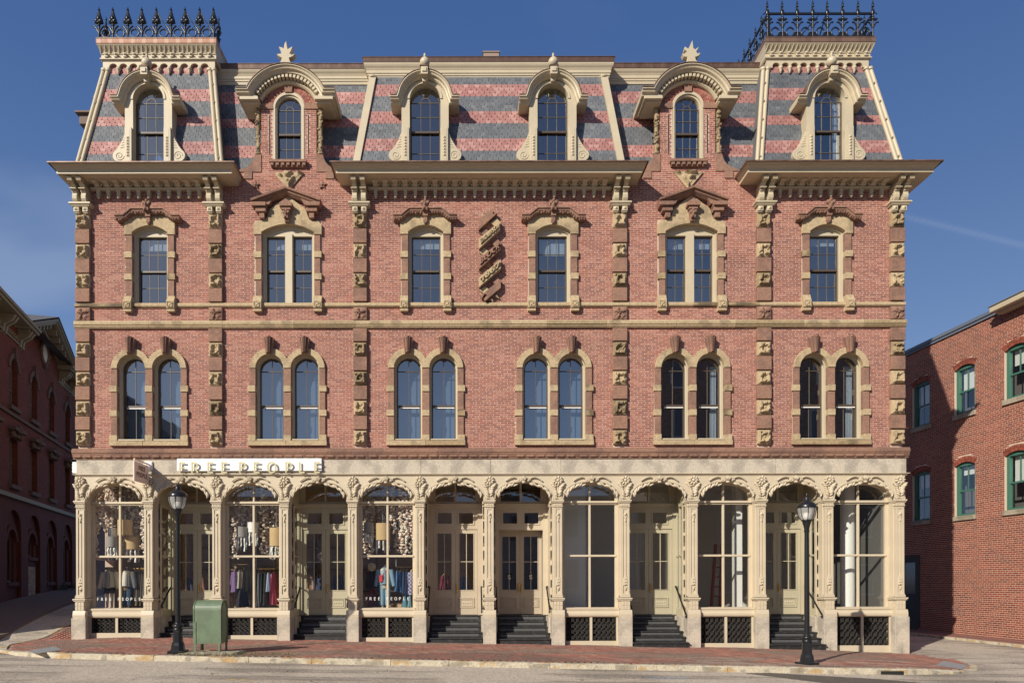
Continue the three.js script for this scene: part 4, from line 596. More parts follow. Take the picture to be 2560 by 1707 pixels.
// ================================================================ IRON SHOPFRONT
// granite frieze and brownstone cornice stones
{
  const cuts = [XL - 0.03, X(592), X(1053), X(1227), X(1403), X(1940), XR + 0.09];
  for (let i = 0; i < 6; i++) mesh('frieze_stone', rbox(cuts[i] + 0.003, cuts[i + 1] - 0.003, 5.02, 5.46, -0.3, 0.03 + stoneJit(), 0.008), M.granite, B);
  let x = XL - 0.1; const end = XR + 0.13, prof = [[-0.1, 5.44], [0.05, 5.44], [0.06, 5.475], [0.085, 5.50], [0.105, 5.555], [0.12, 5.575], [0.12, 5.60], [0.14, 5.61], [0.14, 5.685], [0.12, 5.70], [0.12, 5.73], [-0.1, 5.745]];
  while (x < end - 0.01) { let l = rr(1.5, 2.6); if (end - x - l < 0.8) l = end - x; const teeth = []; for (let t = x + 0.14; t < x + l - 0.05; t += 0.285) teeth.push(rbox(t - 0.115, t + 0.115, 5.475, 5.57, 0.02, 0.112 + rr(0, 0.01), 0.03)); mesh('cornice_stone', [sweepU(prof.slice().reverse(), x + 0.002, x + l - 0.002, 0.01, -0.05, 0, 0), ...teeth], M.brown, B); x += l; }
}
mesh('iron_architrave', sweepU([[-0.1, 4.955], [0.03, 4.955], [0.04, 4.985], [0.085, 5.0], [0.085, 5.015], [-0.1, 5.018]].reverse(), XL - 0.02, XR + 0.07, 0.01, -0.3), M.iron, B);
const CAP = Y(1251), SPR = CAP, ATOP = Y(1206);
// columns
const colGeo = (() => {
  const o = {};
  o.shaft = [box(-0.115, 0.115, 1.5, 4.18, -0.34, 0.03), box(-0.115, -0.062, 1.6, 4.0, 0.03, 0.055), box(0.062, 0.115, 1.6, 4.0, 0.03, 0.055), rbox(-0.034, 0.034, 1.85, 3.72, 0.02, 0.05, 0.01), box(-0.19, 0.19, 0.96, 4.2, -0.42, -0.3), box(-0.14, 0.14, 1.5, 4.2, -0.3, -0.06)];
  o.drop = [blob(0, 3.86, 0.06, 0.035, 0.04, 0.035), ext([[-0.055, 3.83], [0, 3.66], [0.055, 3.83], [0.03, 3.9], [-0.03, 3.9]], 0.03, 0.06, [], 0.008), blob(0, 3.67, 0.06, 0.02, 0.03, 0.02)];
  o.aedicule = [ext([[-0.06, 1.84], [0.06, 1.84], [0.06, 2.05], [0, 2.15], [-0.06, 2.05]], 0.03, 0.06, [], 0.008), blob(0, 2.02, 0.065, 0.02), blob(-0.02, 1.94, 0.065, 0.02), blob(0.02, 1.94, 0.065, 0.02), blob(0, 1.87, 0.065, 0.03, 0.015, 0.02), ext([[-0.05, 1.8], [0.05, 1.8], [0, 1.68]], 0.03, 0.055, [], 0.006), blob(0, 1.74, 0.06, 0.02)];
  o.capital = [rbox(-0.17, 0.17, 4.215, 4.265, -0.3, 0.115, 0.01), rbox(-0.155, 0.155, 4.18, 4.216, -0.3, 0.09, 0.01), box(-0.125, 0.125, 4.09, 4.18, -0.16, 0.06), rbox(-0.14, 0.14, 4.075, 4.095, -0.16, 0.075, 0.006), box(-0.12, 0.12, 4.0, 4.075, -0.16, 0.045)];
  for (let i = 0; i < 5; i++) o.capital.push(blob(-0.09 + i * 0.045, 4.135, 0.062, 0.02, 0.025, 0.014, -0.5, 6, 4), blob(-0.09 + i * 0.045, 4.04, 0.047, 0.019, 0.022, 0.012, -0.5, 6, 4));
  o.base = [rbox(-0.125, 0.125, 1.56, 1.6, -0.16, 0.07, 0.008), rbox(-0.14, 0.14, 1.50, 1.56, -0.16, 0.085, 0.012), rbox(-0.185, 0.185, 1.445, 1.49, -0.3, 0.135, 0.012), rbox(-0.165, 0.165, 1.41, 1.446, -0.3, 0.115, 0.012), ...[-0.085, 0.0, 0.085].flatMap(x => [0, 1].map(j => rbox(x - 0.038, x + 0.038, 1.155 + j * 0.125, 1.27 + j * 0.125, -0.2, 0.10, 0.006))), box(-0.12, 0.12, 1.12, 1.42, -0.3, 0.088)];
  o.plinth = [ext([[-0.3, 0.945], [0.135, 0.945], [0.14, 1.03], [0.125, 1.1], [0.11, 1.15], [-0.3, 1.15]], -0.175, 0.175).rotateY(-Math.PI / 2)];
  // carving in the spandrel above the capital: rosette, two leaf scrolls
  o.carving = [];
  for (let i = 0; i < 9; i++) { const a = i / 9 * 2 * Math.PI; o.carving.push(blob(0.1 * Math.cos(a), 4.82 + 0.085 * Math.sin(a), 0.065, 0.055, 0.032, 0.05, a, 7, 5)); }
  o.carving.push(blob(0, 4.82, 0.075, 0.05, 0.045, 0.045), lathe([[0, 0], [0.125, 0], [0.12, 0.03], [0.09, 0.045], [0, 0.03]], 0, 0, 0, 12).rotateX(Math.PI / 2).translate(0, 4.82, 0.02));
  for (const s of [-1, 1]) {
    o.carving.push(spiral(s * 0.085, 4.325, 0.05, 0.06, 1.5, -s, 0.017), blob(s * 0.085, 4.325, 0.05, 0.025));
    for (let i = 0; i < 6; i++) { const t = i / 5, x = s * (0.055 + 0.10 * t * t), y = 4.41 + 0.30 * t; o.carving.push(blob(x, y, 0.065 + 0.015 * Math.sin(i * 2), 0.072, 0.033, 0.045, s * (0.75 - 0.3 * t), 7, 5), blob(s * (0.035 + 0.03 * t), y + 0.015, 0.04, 0.03, 0.035, 0.03, 0, 6, 4)); }
    o.carving.push(tube([[s * 0.02, 4.3, 0.035], [s * 0.015, 4.45, 0.05], [s * 0.06, 4.62, 0.05], [s * 0.12, 4.72, 0.045]], 0.02, 10, 5));
  }
  o.carving.push(blob(0, 4.70, 0.045, 0.035, 0.05, 0.035), blob(0, 4.5, 0.04, 0.03, 0.14, 0.03));
  const r = {}; for (const k in o) { r[k] = join(o[k]); r[k].isJoined = true; } return r;
})();
C.forEach((x, i) => {
  const g = part('iron_column', B); g.position.x = x;
  for (const k of ['shaft', 'drop', 'aedicule', 'capital', 'base', 'plinth', 'carving']) mesh(k, colGeo[k], M.iron, g);
  const e = i === 0 || i === 12 ? 0.02 : 0;
  mesh('granite_block', rbox(-0.185 - e, 0.185 + e, walkY(x) - 0.15, 0.948, -0.32, 0.135 + e, 0.012), M.granite, g);
});
const spandrelBay = (x0, x1) => { const c = (x0 + x1) / 2, h = (x1 - x0) / 2 - 0.17, ry = ATOP - SPR, pts = []; for (let i = 0; i <= 28; i++) { const a = Math.PI * i / 28, cs = Math.cos(a), sn = Math.sin(a); pts.push([c + h * Math.sign(cs) * Math.pow(Math.abs(cs), 0.8), SPR + ry * Math.pow(sn, 0.8)]); } return pts; };
const leafAlong = (pts, x) => {   // garland of leaves following the arch, with a shell at its crown
  const g = [], c = x; let acc = 0, last = pts[0];
  pts.forEach((p, i) => { if (!i) return; const d = [p[0] - last[0], p[1] - last[1]], l = Math.hypot(...d); if (l < 0.055) return; last = p; acc++; const dx = Math.abs(p[0] - c); if (dx < 0.14 || p[1] < SPR + 0.1) return; const a = Math.atan2(d[1], d[0]), nx = -d[1] / l, ny = d[0] / l, o = acc % 3; const e = p[0] < c ? 1 : -1; g.push(blob(p[0] - nx * (0.055 + 0.025 * (o === 0)), p[1] - ny * (0.055 + 0.025 * (o === 0)), 0.055, 0.082, 0.028 + 0.014 * (o === 1), 0.036, a + e * (o === 2 ? 0.6 : 0.25), 7, 5)); if (o === 1) g.push(blob(p[0] - nx * 0.03, p[1] - ny * 0.03, 0.06, 0.05, 0.016, 0.025, a - e * 0.3, 6, 4)); });
  for (const s of [-1, 1]) g.push(spiral(c + s * 0.135, ATOP + 0.055, 0.06, 0.055, 1.4, s, 0.017), blob(c + s * 0.135, ATOP + 0.05, 0.06, 0.028), tube([[c + s * 0.17, ATOP + 0.10, 0.05], [c + s * 0.28, ATOP + 0.14, 0.06], [c + s * 0.4, ATOP + 0.11, 0.06], [c + s * 0.52, ATOP + 0.03, 0.05]], 0.02, 10, 5));
  for (let i = 0; i < 5; i++) { const a = (60 + i * 15) * Math.PI / 180; g.push(blob(c + 0.10 * Math.cos(a), ATOP + 0.0 + 0.10 * Math.sin(a), 0.075, 0.075, 0.02, 0.045, a, 7, 5)); }
  g.push(blob(c, ATOP - 0.01, 0.07, 0.06, 0.04, 0.05), blob(c, ATOP + 0.14, 0.06, 0.05, 0.03, 0.04)); return g;
};
const grilleUnit = (() => { const g = []; const nx = 5, ny = 4; for (let i = 0; i < nx; i++) for (let j = 0; j < ny; j++) { const x = (i + 0.5) / nx - 0.5, y = (j + 0.5) / ny - 0.5; g.push(new THREE.TorusGeometry(0.052, 0.016, 4, 8).scale(1, 1.15, 0.6).translate(x, y, 0), blob(x + 0.1, y + 0.125, 0.004, 0.035, 0.04, 0.02, 0.8, 5, 4), bar([x - 0.1, y - 0.125, 0], [x + 0.1, y + 0.125, 0], 0.011, 4), bar([x - 0.1, y + 0.125, 0], [x + 0.1, y - 0.125, 0], 0.011, 4)); } const r = join([...g, box(-0.5, 0.5, -0.5, -0.485, -0.015, 0.02), box(-0.5, 0.5, 0.485, 0.5, -0.015, 0.02), box(-0.5, -0.485, -0.485, 0.485, -0.015, 0.02), box(0.485, 0.5, -0.485, 0.485, -0.015, 0.02)]); r.isJoined = true; return r; })();
const isDoor = i => [1, 3, 5, 6, 8, 10].includes(i);
for (let i = 0; i < 12; i++) {
  const x0 = C[i], x1 = C[i + 1], c = (x0 + x1) / 2, hw = (x1 - x0) / 2, ap = spandrelBay(x0, x1), door = isDoor(i);
  mesh('shop_arch', [ext([[x0 + 0.001 - (i === 0 ? 0.16 : 0), SPR + 0.014], ...ap.slice().reverse(), [x1 - 0.001 + (i === 11 ? 0.16 : 0), SPR + 0.014], [x1 - 0.001 + (i === 11 ? 0.16 : 0), 4.956], [x0 + 0.001 - (i === 0 ? 0.16 : 0), 4.956]].map(p => [p[0], Math.max(p[1], SPR + 0.014)]), -0.28, 0.025), ...sweepPath(ap.slice().reverse(), [[0.002, -0.27], [0.002, 0.04], [0.028, 0.045], [0.04, 0.0], [0.04, -0.1]])], M.iron, B);
  mesh('arch_garland', leafAlong(ap.slice().reverse(), c).map(q => q.translate(-c, 0, 0).scale(1, 1, 1.35).translate(c, 0, 0)), M.iron, B);
  if (!door) {
    // ---- display window
    const w = part('display_window', B), z = -0.3, gx0 = x0 + 0.2, gx1 = x1 - 0.2, sill = Y(1520, z), mid = Y(1390, z), tr = Y(1256, z);
    const ins = ap.map(([x, y]) => [c + (x - c) * 0.955, SPR + (y - SPR) * 0.9]);
    mesh('window_frame', [ext([[x0 + 0.13, sill - 0.02], [x1 - 0.13, sill - 0.02], [x1 - 0.13, 4.95], [x0 + 0.13, 4.95]], z - 0.06, z + 0.02, [[[gx0 + 0.03, sill + 0.02], [gx1 - 0.03, sill + 0.02], ...ins.map(p => [clamp(p[0], gx0 + 0.03, gx1 - 0.03), Math.max(p[1], tr)])]]), rbox(x0 + 0.17, x1 - 0.17, tr - 0.035, tr + 0.03, z - 0.05, z + 0.09, 0.012), rbox(x0 + 0.17, x1 - 0.17, tr - 0.075, tr - 0.045, z - 0.05, z + 0.045, 0.008), rbox(gx0, gx1, mid - 0.03, mid + 0.03, z - 0.05, z + 0.05, 0.012), rbox(c - 0.03, c + 0.03, sill, tr, z - 0.05, z + 0.035, 0.01), box(c - 0.022, c + 0.022, tr, ATOP, z - 0.05, z + 0.03)], M.iron, w);
    for (const [a, b] of [[gx0 + 0.03, c - 0.03], [c + 0.03, gx1 - 0.03]]) { pane(w, a, b, sill + 0.02, mid - 0.03, z - 0.01, M.glass); pane(w, a, b, mid + 0.03, tr - 0.06, z - 0.01, M.glass); }
    for (const s of [-1, 1]) paneShape(w, s < 0 ? [[c - 0.02, tr + 0.03], [c - 0.02, SPR + (ATOP - SPR) * 0.9], ...ins.filter(p => p[0] < c - 0.03), [gx0 + 0.03, tr + 0.03]] : [[gx1 - 0.03, tr + 0.03], ...ins.filter(p => p[0] > c + 0.03), [c + 0.02, SPR + (ATOP - SPR) * 0.9], [c + 0.02, tr + 0.03]], z - 0.01, M.glass);
    mesh('apron', [ext([[-0.3, 0.96], [0.03, 0.96], [0.045, 1.0], [0.045, 1.045], [0.02, 1.075], [0.0, 1.09], [0.0, sill - 0.045], [0.02, sill - 0.04], [0.02, sill + 0.015], [-0.3, sill + 0.02]], 0, x1 - x0 - 0.3).rotateY(-Math.PI / 2).translate(x1 - 0.15, 0, -0.07)], M.iron, w);
    mesh('display_floor', box(x0 + 0.02, x1 - 0.02, 0.95, sill - 0.03, -1.35, -0.37), M.woodFloor, w);
    const vy0 = Math.max(walkY(c) + 0.12, 0.1), vt = 0.935, cols = [[x0 + 0.235, c - 0.035], [c + 0.035, x1 - 0.235]];
    mesh('vent_frame', [ext(rect(x0 + 0.15, x1 - 0.15, walkY(c) - 0.15, 0.962), -0.2, -0.075, cols.map(([a, b]) => rect(a, b, vy0, vt)))], M.iron, w);
    mesh('vent_back', box(x0 + 0.18, x1 - 0.18, walkY(c) - 0.1, 0.95, -0.22, -0.201), M.ventBack, w);
    for (const [a, b] of cols) { const m = mesh('vent_grille', grilleUnit, M.vent, w); m.position.set((a + b) / 2, (vy0 + vt) / 2, -0.13); m.scale.set(b - a, vt - vy0, 1); }
  } else {
    // ---- recessed entrance
    const lobby = i === 6, plain = i === 5 || i === 6, e = part('entrance', B), mat = i > 7 ? M.sage : i === 6 ? M.taupe : (i === 5 ? M.taupe : M.sage), rx0 = x0 + 0.17, rx1 = x1 - 0.17, z = DZ;
    const top = Y(1209, z), trB = Y(1258, z), bar1 = Y(1252, z), lite1 = Y(1282, z), lite0 = Y(1309, z), dTop = Y(1323, z), lw = plain ? 0.66 : 0.7, dc = c - 0.03 * (i < 4);
    mesh('porch_ceiling', box(rx0, rx1, 4.9, 4.955, -1.3, -0.28), M.iron, e);
    const cas = [[dc - lw, rx0 - 0.03], [dc + lw, rx1 + 0.03]];
    mesh('door_frame', [box(rx0 - 0.03, dc - lw, TH, trB, z - 0.08, z + 0.03), box(dc + lw, rx1 + 0.03, TH, trB, z - 0.08, z + 0.03), ext(rect(dc - lw, dc + lw, dTop, trB - 0.14), z - 0.07, z, [rect(dc - 0.53, dc - 0.11, lite0, lite1), rect(dc + 0.11, dc + 0.53, lite0, lite1)]), rbox(rx0 - 0.03, rx1 + 0.03, trB - 0.14, trB - 0.02, z - 0.08, z + 0.07, 0.015), rbox(rx0 - 0.03, rx1 + 0.03, trB - 0.06, trB - 0.015, z - 0.08, z + 0.10, 0.01), ext(rect(rx0 - 0.03, rx1 + 0.03, trB - 0.02, 4.93), z - 0.08, z, [rect(dc - 0.60, dc - 0.03, trB + 0.05, top), rect(dc + 0.03, dc + 0.60, trB + 0.05, top)]), ...[-1, 1].flatMap(s => [ext(rect(dc + s * 0.32 - 0.25, dc + s * 0.32 + 0.25, lite0 - 0.04, lite1 + 0.04), z, z + 0.02, [rect(dc + s * 0.32 - 0.21, dc + s * 0.32 + 0.21, lite0, lite1)])])], i === 6 ? M.iron : mat, e);
    for (const s of [-1, 1]) { pane(e, dc + s * 0.315 - 0.285, dc + s * 0.315 + 0.285, trB + 0.05, top, z - 0.05, M.glass); pane(e, dc + s * 0.32 - 0.21, dc + s * 0.32 + 0.21, lite0, lite1, z - 0.04, M.glass); }
    // door leaves
    const dz = lobby ? z - 0.32 : z - 0.03, dt = lobby ? dTop - 0.03 : dTop;
    if (lobby) mesh('door_reveal', [box(dc - lw - 0.06, dc - lw, TH, dTop, dz - 0.05, z), box(dc + lw, dc + lw + 0.06, TH, dTop, dz - 0.05, z), box(dc - lw, dc + lw, dTop - 0.03, dTop, dz - 0.05, z)], M.taupe, e);
    for (const s of [-1, 1]) {
      const d = part('door', B), a = s < 0 ? dc - lw + 0.005 : dc + 0.004, b = s < 0 ? dc - 0.004 : dc + lw - 0.005, m = (a + b) / 2, g0 = Y(1474.5, z), g1 = Y(1333.5, z) - (lobby ? 0.08 : 0), gw = (b - a) / 2 - 0.115;
      mesh('door_leaf', [ext(rect(a, b, TH + 0.01, dt), dz - 0.05, dz, [rect(m - gw, m + gw, g0, g1)]), ext(rect(m - gw - 0.02, m + gw + 0.02, g0 - 0.02, g1 + 0.02), dz, dz + 0.012, [rect(m - gw, m + gw, g0, g1)])], lobby ? M.taupe : mat, d);
      for (const [p, q] of [[m - gw, m], [m, m + gw]]) for (const [u, v] of [[g0, Y(1404, z)], [Y(1404, z), g1]]) pane(d, p, q, u, v, dz - 0.025, M.glass);
      mesh('muntin', [vbar(m, g0, g1, 0.02, dz - 0.02), hbar(m - gw, m + gw, Y(1404, z), 0.02, dz - 0.02, 0.028)], mat, d);
      const k0 = Y(1519, z), k1 = Y(1494, z);
      mesh('door_panel', [ext(rect(m - 0.235, m + 0.235, k0, k1), dz, dz + 0.022, [rect(m - 0.21, m + 0.21, k0 + 0.025, k1 - 0.025)]), ext(rect(m - 0.185, m + 0.185, k0 + 0.05, k1 - 0.05), dz, dz + 0.014, [rect(m - 0.17, m + 0.17, k0 + 0.065, k1 - 0.065)]), ...[0, 1, 2, 3].map(j => new THREE.ConeGeometry(0.045, 0.03, 4, 1).rotateY(Math.PI / 4).rotateX(Math.PI / 2).scale(0.8, 1, 1).translate(m - 0.1 + j * 0.067, (k0 + k1) / 2, dz + 0.012)), ...[-1, 1].flatMap(p => [-1, 1].map(q => blob(m + p * 0.205, q > 0 ? k1 - 0.02 : k0 + 0.02, dz + 0.02, 0.018, 0.018, 0.012)))], mat, d);
      if (s > 0 || lobby) mesh('handle', [rbox(s * 0.045 + dc - 0.022, s * 0.045 + dc + 0.022, 1.62, 1.9, dz, dz + 0.012, 0.004), bar([s * 0.045 + dc, 1.66, dz + 0.045], [s * 0.045 + dc, 1.86, dz + 0.045], 0.012, 6), bar([s * 0.045 + dc, 1.67, dz], [s * 0.045 + dc, 1.67, dz + 0.045], 0.01, 5), bar([s * 0.045 + dc, 1.85, dz], [s * 0.045 + dc, 1.85, dz + 0.045], 0.01, 5)], M.brass, d);
      if (lobby) mesh('door_sign', [box(m - 0.075, m + 0.075, 2.0, 2.2, dz - 0.018, dz - 0.012)], M.ventBack, d), mesh('door_logo', [word('DC', 0.055, 0.003).g.translate(m, 2.12, dz - 0.011), box(m - 0.05, m + 0.05, 2.03, 2.045, dz - 0.012, dz - 0.009), box(m - 0.04, m + 0.04, 2.055, 2.07, dz - 0.012, dz - 0.009)], M.white, d);
    }
    mesh('threshold', rbox(rx0, rx1, TH - 0.05, TH + 0.002, z - 0.05, z + 0.12, 0.01), M.step, e);
    // side walls of the recess: glazed beside the shops, panelled by the lobby
    for (const s of [-1, 1]) {
      const xx = s < 0 ? rx0 - 0.03 : rx1 + 0.03, zm = -0.7, f = [box(xx - 0.03, xx + 0.03, 0.5, Y(1522, zm), -1.13, -0.3), box(xx - 0.03, xx + 0.03, 4.12, 4.94, -1.13, -0.3), box(xx - 0.035, xx + 0.035, Y(1522, zm), 4.12, -1.13, -1.03), box(xx - 0.035, xx + 0.035, Y(1522, zm), 4.12, -0.42, -0.3), box(xx - 0.03, xx + 0.03, Y(1390, zm) - 0.025, Y(1390, zm) + 0.025, -1.03, -0.42), box(xx - 0.055, xx + 0.055, 4.13, 4.27, -1.12, -0.3), ...(i > 7 ? [box(xx - 0.03, xx + 0.03, Y(1522, zm), 4.12, -0.78, -0.72)] : [])];
      if (plain) f.push(box(xx - 0.025, xx + 0.025, Y(1522, zm), 4.12, -1.13, -0.3));
      mesh('recess_side', f, plain ? M.iron : mat, e);
      if (!plain) for (const [u, v] of [[Y(1522, zm), Y(1390, zm) - 0.025], [Y(1390, zm) + 0.025, 4.12]]) { const p = pane(e, -0.305, 0.305, u, v, 0, M.glass); p.position.set(xx, (u + v) / 2, -0.725); p.rotation.set(0, Math.PI / 2 + rr(-0.006, 0.006), 0); }
      const w0 = walkY(s < 0 ? x0 : x1); mesh('stoop_cheek', rbox(xx - 0.09 - (s < 0 ? 0 : 0), xx + 0.09, w0 - 0.15, TH - 0.02, -1.1, -0.31, 0.01), M.granite, e);
    }
    // steps
    const n = Math.round((TH - walkY(c)) / 0.15), rise = (TH - walkY(c)) / n, st = part('stoop', B), zt = z + 0.05;
    for (let k = 0; k < n; k++) {
      const yT = TH - k * rise - 0.006, zf = zt + 0.06 + k * 0.245, wide = k === n - 1 ? 0.02 : 0;
      const s = mesh('step', [rbox(rx0 + 0.03 - wide, rx1 - 0.03 + wide, yT - 0.035, yT, zt - 0.2, zf + 0.03, 0.008), box(rx0 + 0.05, rx1 - 0.05, yT - rise - 0.02, yT - 0.03, zt - 0.2, zf)], M.step, st);
      if (k < n - 1) mesh('riser_plate', box(rx0 + 0.14, rx1 - 0.14, yT - rise + 0.035, yT - 0.05, zf, zf + 0.006), M.tread, st);
    }
    for (const s of [-1, 1]) {
      const xx = s < 0 ? rx0 + 0.05 : rx1 - 0.05, zA = zt + 0.12, zB = zt + 0.12 + (n - 1) * 0.20, yA = TH + 0.82, yB = TH + 0.82 - (zB - zA) * 0.72 - 0.05;
      mesh('handrail', [tube([[xx + s * 0.06, yA + 0.02, zA - 0.12], [xx, yA + 0.02, zA - 0.02], [xx, yA - 0.02, zA + 0.06], [xx, yB + 0.06, zB - 0.08], [xx, yB, zB], [xx, yB - 0.05, zB + 0.02], [xx, yB - 0.075, zB - 0.02], [xx, yB - 0.05, zB - 0.05]], 0.024, 26, 6), bar([xx + s * 0.1, (yA + yB) / 2 - 0.1, (zA + zB) / 2], [xx, (yA + yB) / 2, (zA + zB) / 2], 0.014, 5), bar([xx + s * 0.1, yB - 0.02, zB - 0.1], [xx, yB + 0.06, zB - 0.1], 0.014, 5), blob(xx + s * 0.1, yB - 0.03, zB - 0.1, 0.03)], M.black, B);
    }
    if (i !== 8) mesh('entry_lamp', [rbox(c + 0.02, c + 0.16, 4.76, 4.9, -0.55, -0.41, 0.01)], i === 10 ? M.iron : M.black, e);
  }
}
// ================================================================ GROUND
const roadY = (x, z) => { const t = Math.max(0, -z); const l = sstep(-9.5, -13.5, x) * (1.25 * (1 - Math.exp(-t / 8))); return walkY(clamp(x, -60, 60)) - 0.115 + l - (z > 4 ? 0.012 * Math.min(z - 4, 4) : 0) + 0.05 * sstep(10, 13, x) * sstep(6, 2, z); };
function sheet(xs, zs, fy, mat, name) {
  const v = [], idx = [], uv = []; for (const z of zs) for (const x of xs) { v.push(x, fy(x, z), z); uv.push(x, z); }
  const w = xs.length; for (let j = 0; j + 1 < zs.length; j++) for (let i = 0; i + 1 < w; i++) { const a = j * w + i; idx.push(a, a + w, a + 1, a + 1, a + w, a + w + 1); }
  const g = new THREE.BufferGeometry(); g.setAttribute('position', new THREE.Float32BufferAttribute(v, 3)); g.setAttribute('uv', new THREE.Float32BufferAttribute(uv, 2)); g.setIndex(idx); g.computeVertexNormals();
  const m = new THREE.Mesh(g, mat); m.name = name; m.receiveShadow = true; m.castShadow = true; scene.add(m); m.userData.kind = 'structure'; return m;
}
const span = (a, b, s) => { const r = []; for (let x = a; x < b; x += s) r.push(x); r.push(b); return r; };
sheet([-300, -120, -60, ...span(-40, 40, 0.5), 60, 120, 300], [-300, -120, -60, ...span(-40, 12, 0.5), 20, 40, 80, 300], roadY, M.asphalt, 'road');
// sidewalk in front of the block
const kerbLine = [[-13.2, -6], [-12.65, -2.2], [-12.25, -0.6], [-12.12, 0.6], [-11.85, 1.9], [-11.2, 3.0], [-10.3, 3.7], [-9.0, 4.1], [-7, 4.2], [-3, 4.24], [1.1, 4.32], [5, 4.4], [8.0, 4.45], [9.6, 4.4], [10.9, 4.15], [11.7, 3.6], [12.3, 2.8], [12.75, 1.9], [13.2, 0.7], [13.1, -0.4], [12.8, -1.0]];
const dip = (x, z) => 0.07 * sstep(-9.6, -11.4, x) + 0.07 * sstep(9.6, 11.6, x);
const topY = (x, z) => walkY(x) - dip(x, z) + (x < -11 ? 1.25 * (1 - Math.exp(-Math.max(0, -z) / 8)) * 0.8 : 0);
const walkPoly = [...kerbLine, [12.5, -1.4], [12.36, -0.33], [-11.1, -0.33], [-11.1, -6]];
const insidePoly = (poly, x, z) => { let c = false; for (let i = 0, j = poly.length - 1; i < poly.length; j = i++) if ((poly[i][1] > z) !== (poly[j][1] > z) && x < (poly[j][0] - poly[i][0]) * (z - poly[i][1]) / (poly[j][1] - poly[i][1]) + poly[i][0]) c = !c; return c; };
const walk = new THREE.Group(); walk.name = 'sidewalk'; walk.userData.kind = 'structure'; scene.add(walk);
{
  // bed: fine grid clipped to the outline
  const v = [], s = 0.2, q = (x, z) => [x, topY(x, z) - 0.012, z];
  for (let x = -13.4; x < 13.4; x += s) for (let z = -6; z < 4.5; z += s) { if (!insidePoly(walkPoly, x + s / 2, z + s / 2)) continue; v.push(...q(x, z), ...q(x, z + s), ...q(x + s, z), ...q(x + s, z), ...q(x, z + s), ...q(x + s, z + s)); }
  const g = new THREE.BufferGeometry(); g.setAttribute('position', new THREE.Float32BufferAttribute(v, 3)); g.computeVertexNormals();
  mesh('paving_bed', g, M.bed, walk);
  // brick pavers in a diagonal bond
  const pv = [], L = 0.205, W = 0.102, A = 0.72, ca = Math.cos(A), sa = Math.sin(A), inner = walkPoly;
  for (let r = -230; r < 230; r++) for (let k = -110; k < 110; k++) {
    const u = (k + (r % 2 ? 0.5 : 0)) * L, w = r * W, x = u * ca - w * sa, z = u * sa + w * ca + 1;
    if (z < -5 || z > 4.4 || x < -13.2 || x > 13.2 || (z < -0.4 && x > -11.2 && x < 12.2)) continue;
    if (!insidePoly(inner, x, z) || [[0.11, 0], [-0.11, 0], [0, 0.09], [0, -0.05]].some(([a, b]) => !insidePoly(inner, x + a, z + b))) continue;
    const n = fbm(x * 0.75 + z * 0.4, z * 1.4, 4096, 4, 33), m = fbm(x * 2.3, z * 2.9, 4096, 3, 36), d = sstep(0.47, 0.62, n), t = rnd();
    let c = mix3(t < 0.4 ? [0.36, 0.150, 0.105] : t < 0.7 ? [0.31, 0.135, 0.098] : t < 0.88 ? [0.40, 0.21, 0.155] : [0.25, 0.13, 0.10], [0.225, 0.170, 0.128], 0.75 * d); c = sc(c, 0.75 + 0.5 * m + rr(-0.06, 0.06));
    if (x > 5 && z > 2.6 && fbm(x * 1.2, z * 5, 4096, 3, 39) > 0.57) c = mix3(c, [0.46, 0.36, 0.29], 0.5);
    pv.push({ x, z, y: topY(x, z), c });
  }
  put(pv, flat(new THREE.BoxGeometry(L - 0.007, 0.03, W - 0.007)), M.paver, walk, 'paving_brick', 'paving_bricks', 300, b => Math.hypot(b.x - 0.3, (b.z - 4.6) * 1.2), [[0.24, 0.11, 0.08], [0.28, 0.125, 0.09], [0.20, 0.115, 0.085], [0.19, 0.13, 0.10]], 3, (o, b) => { o.position.set(b.x, b.y - 0.013 + rr(-0.002, 0.002), b.z); o.rotation.set(rr(-0.006, 0.006), -A, -0.0185 + rr(-0.006, 0.006)); });
}
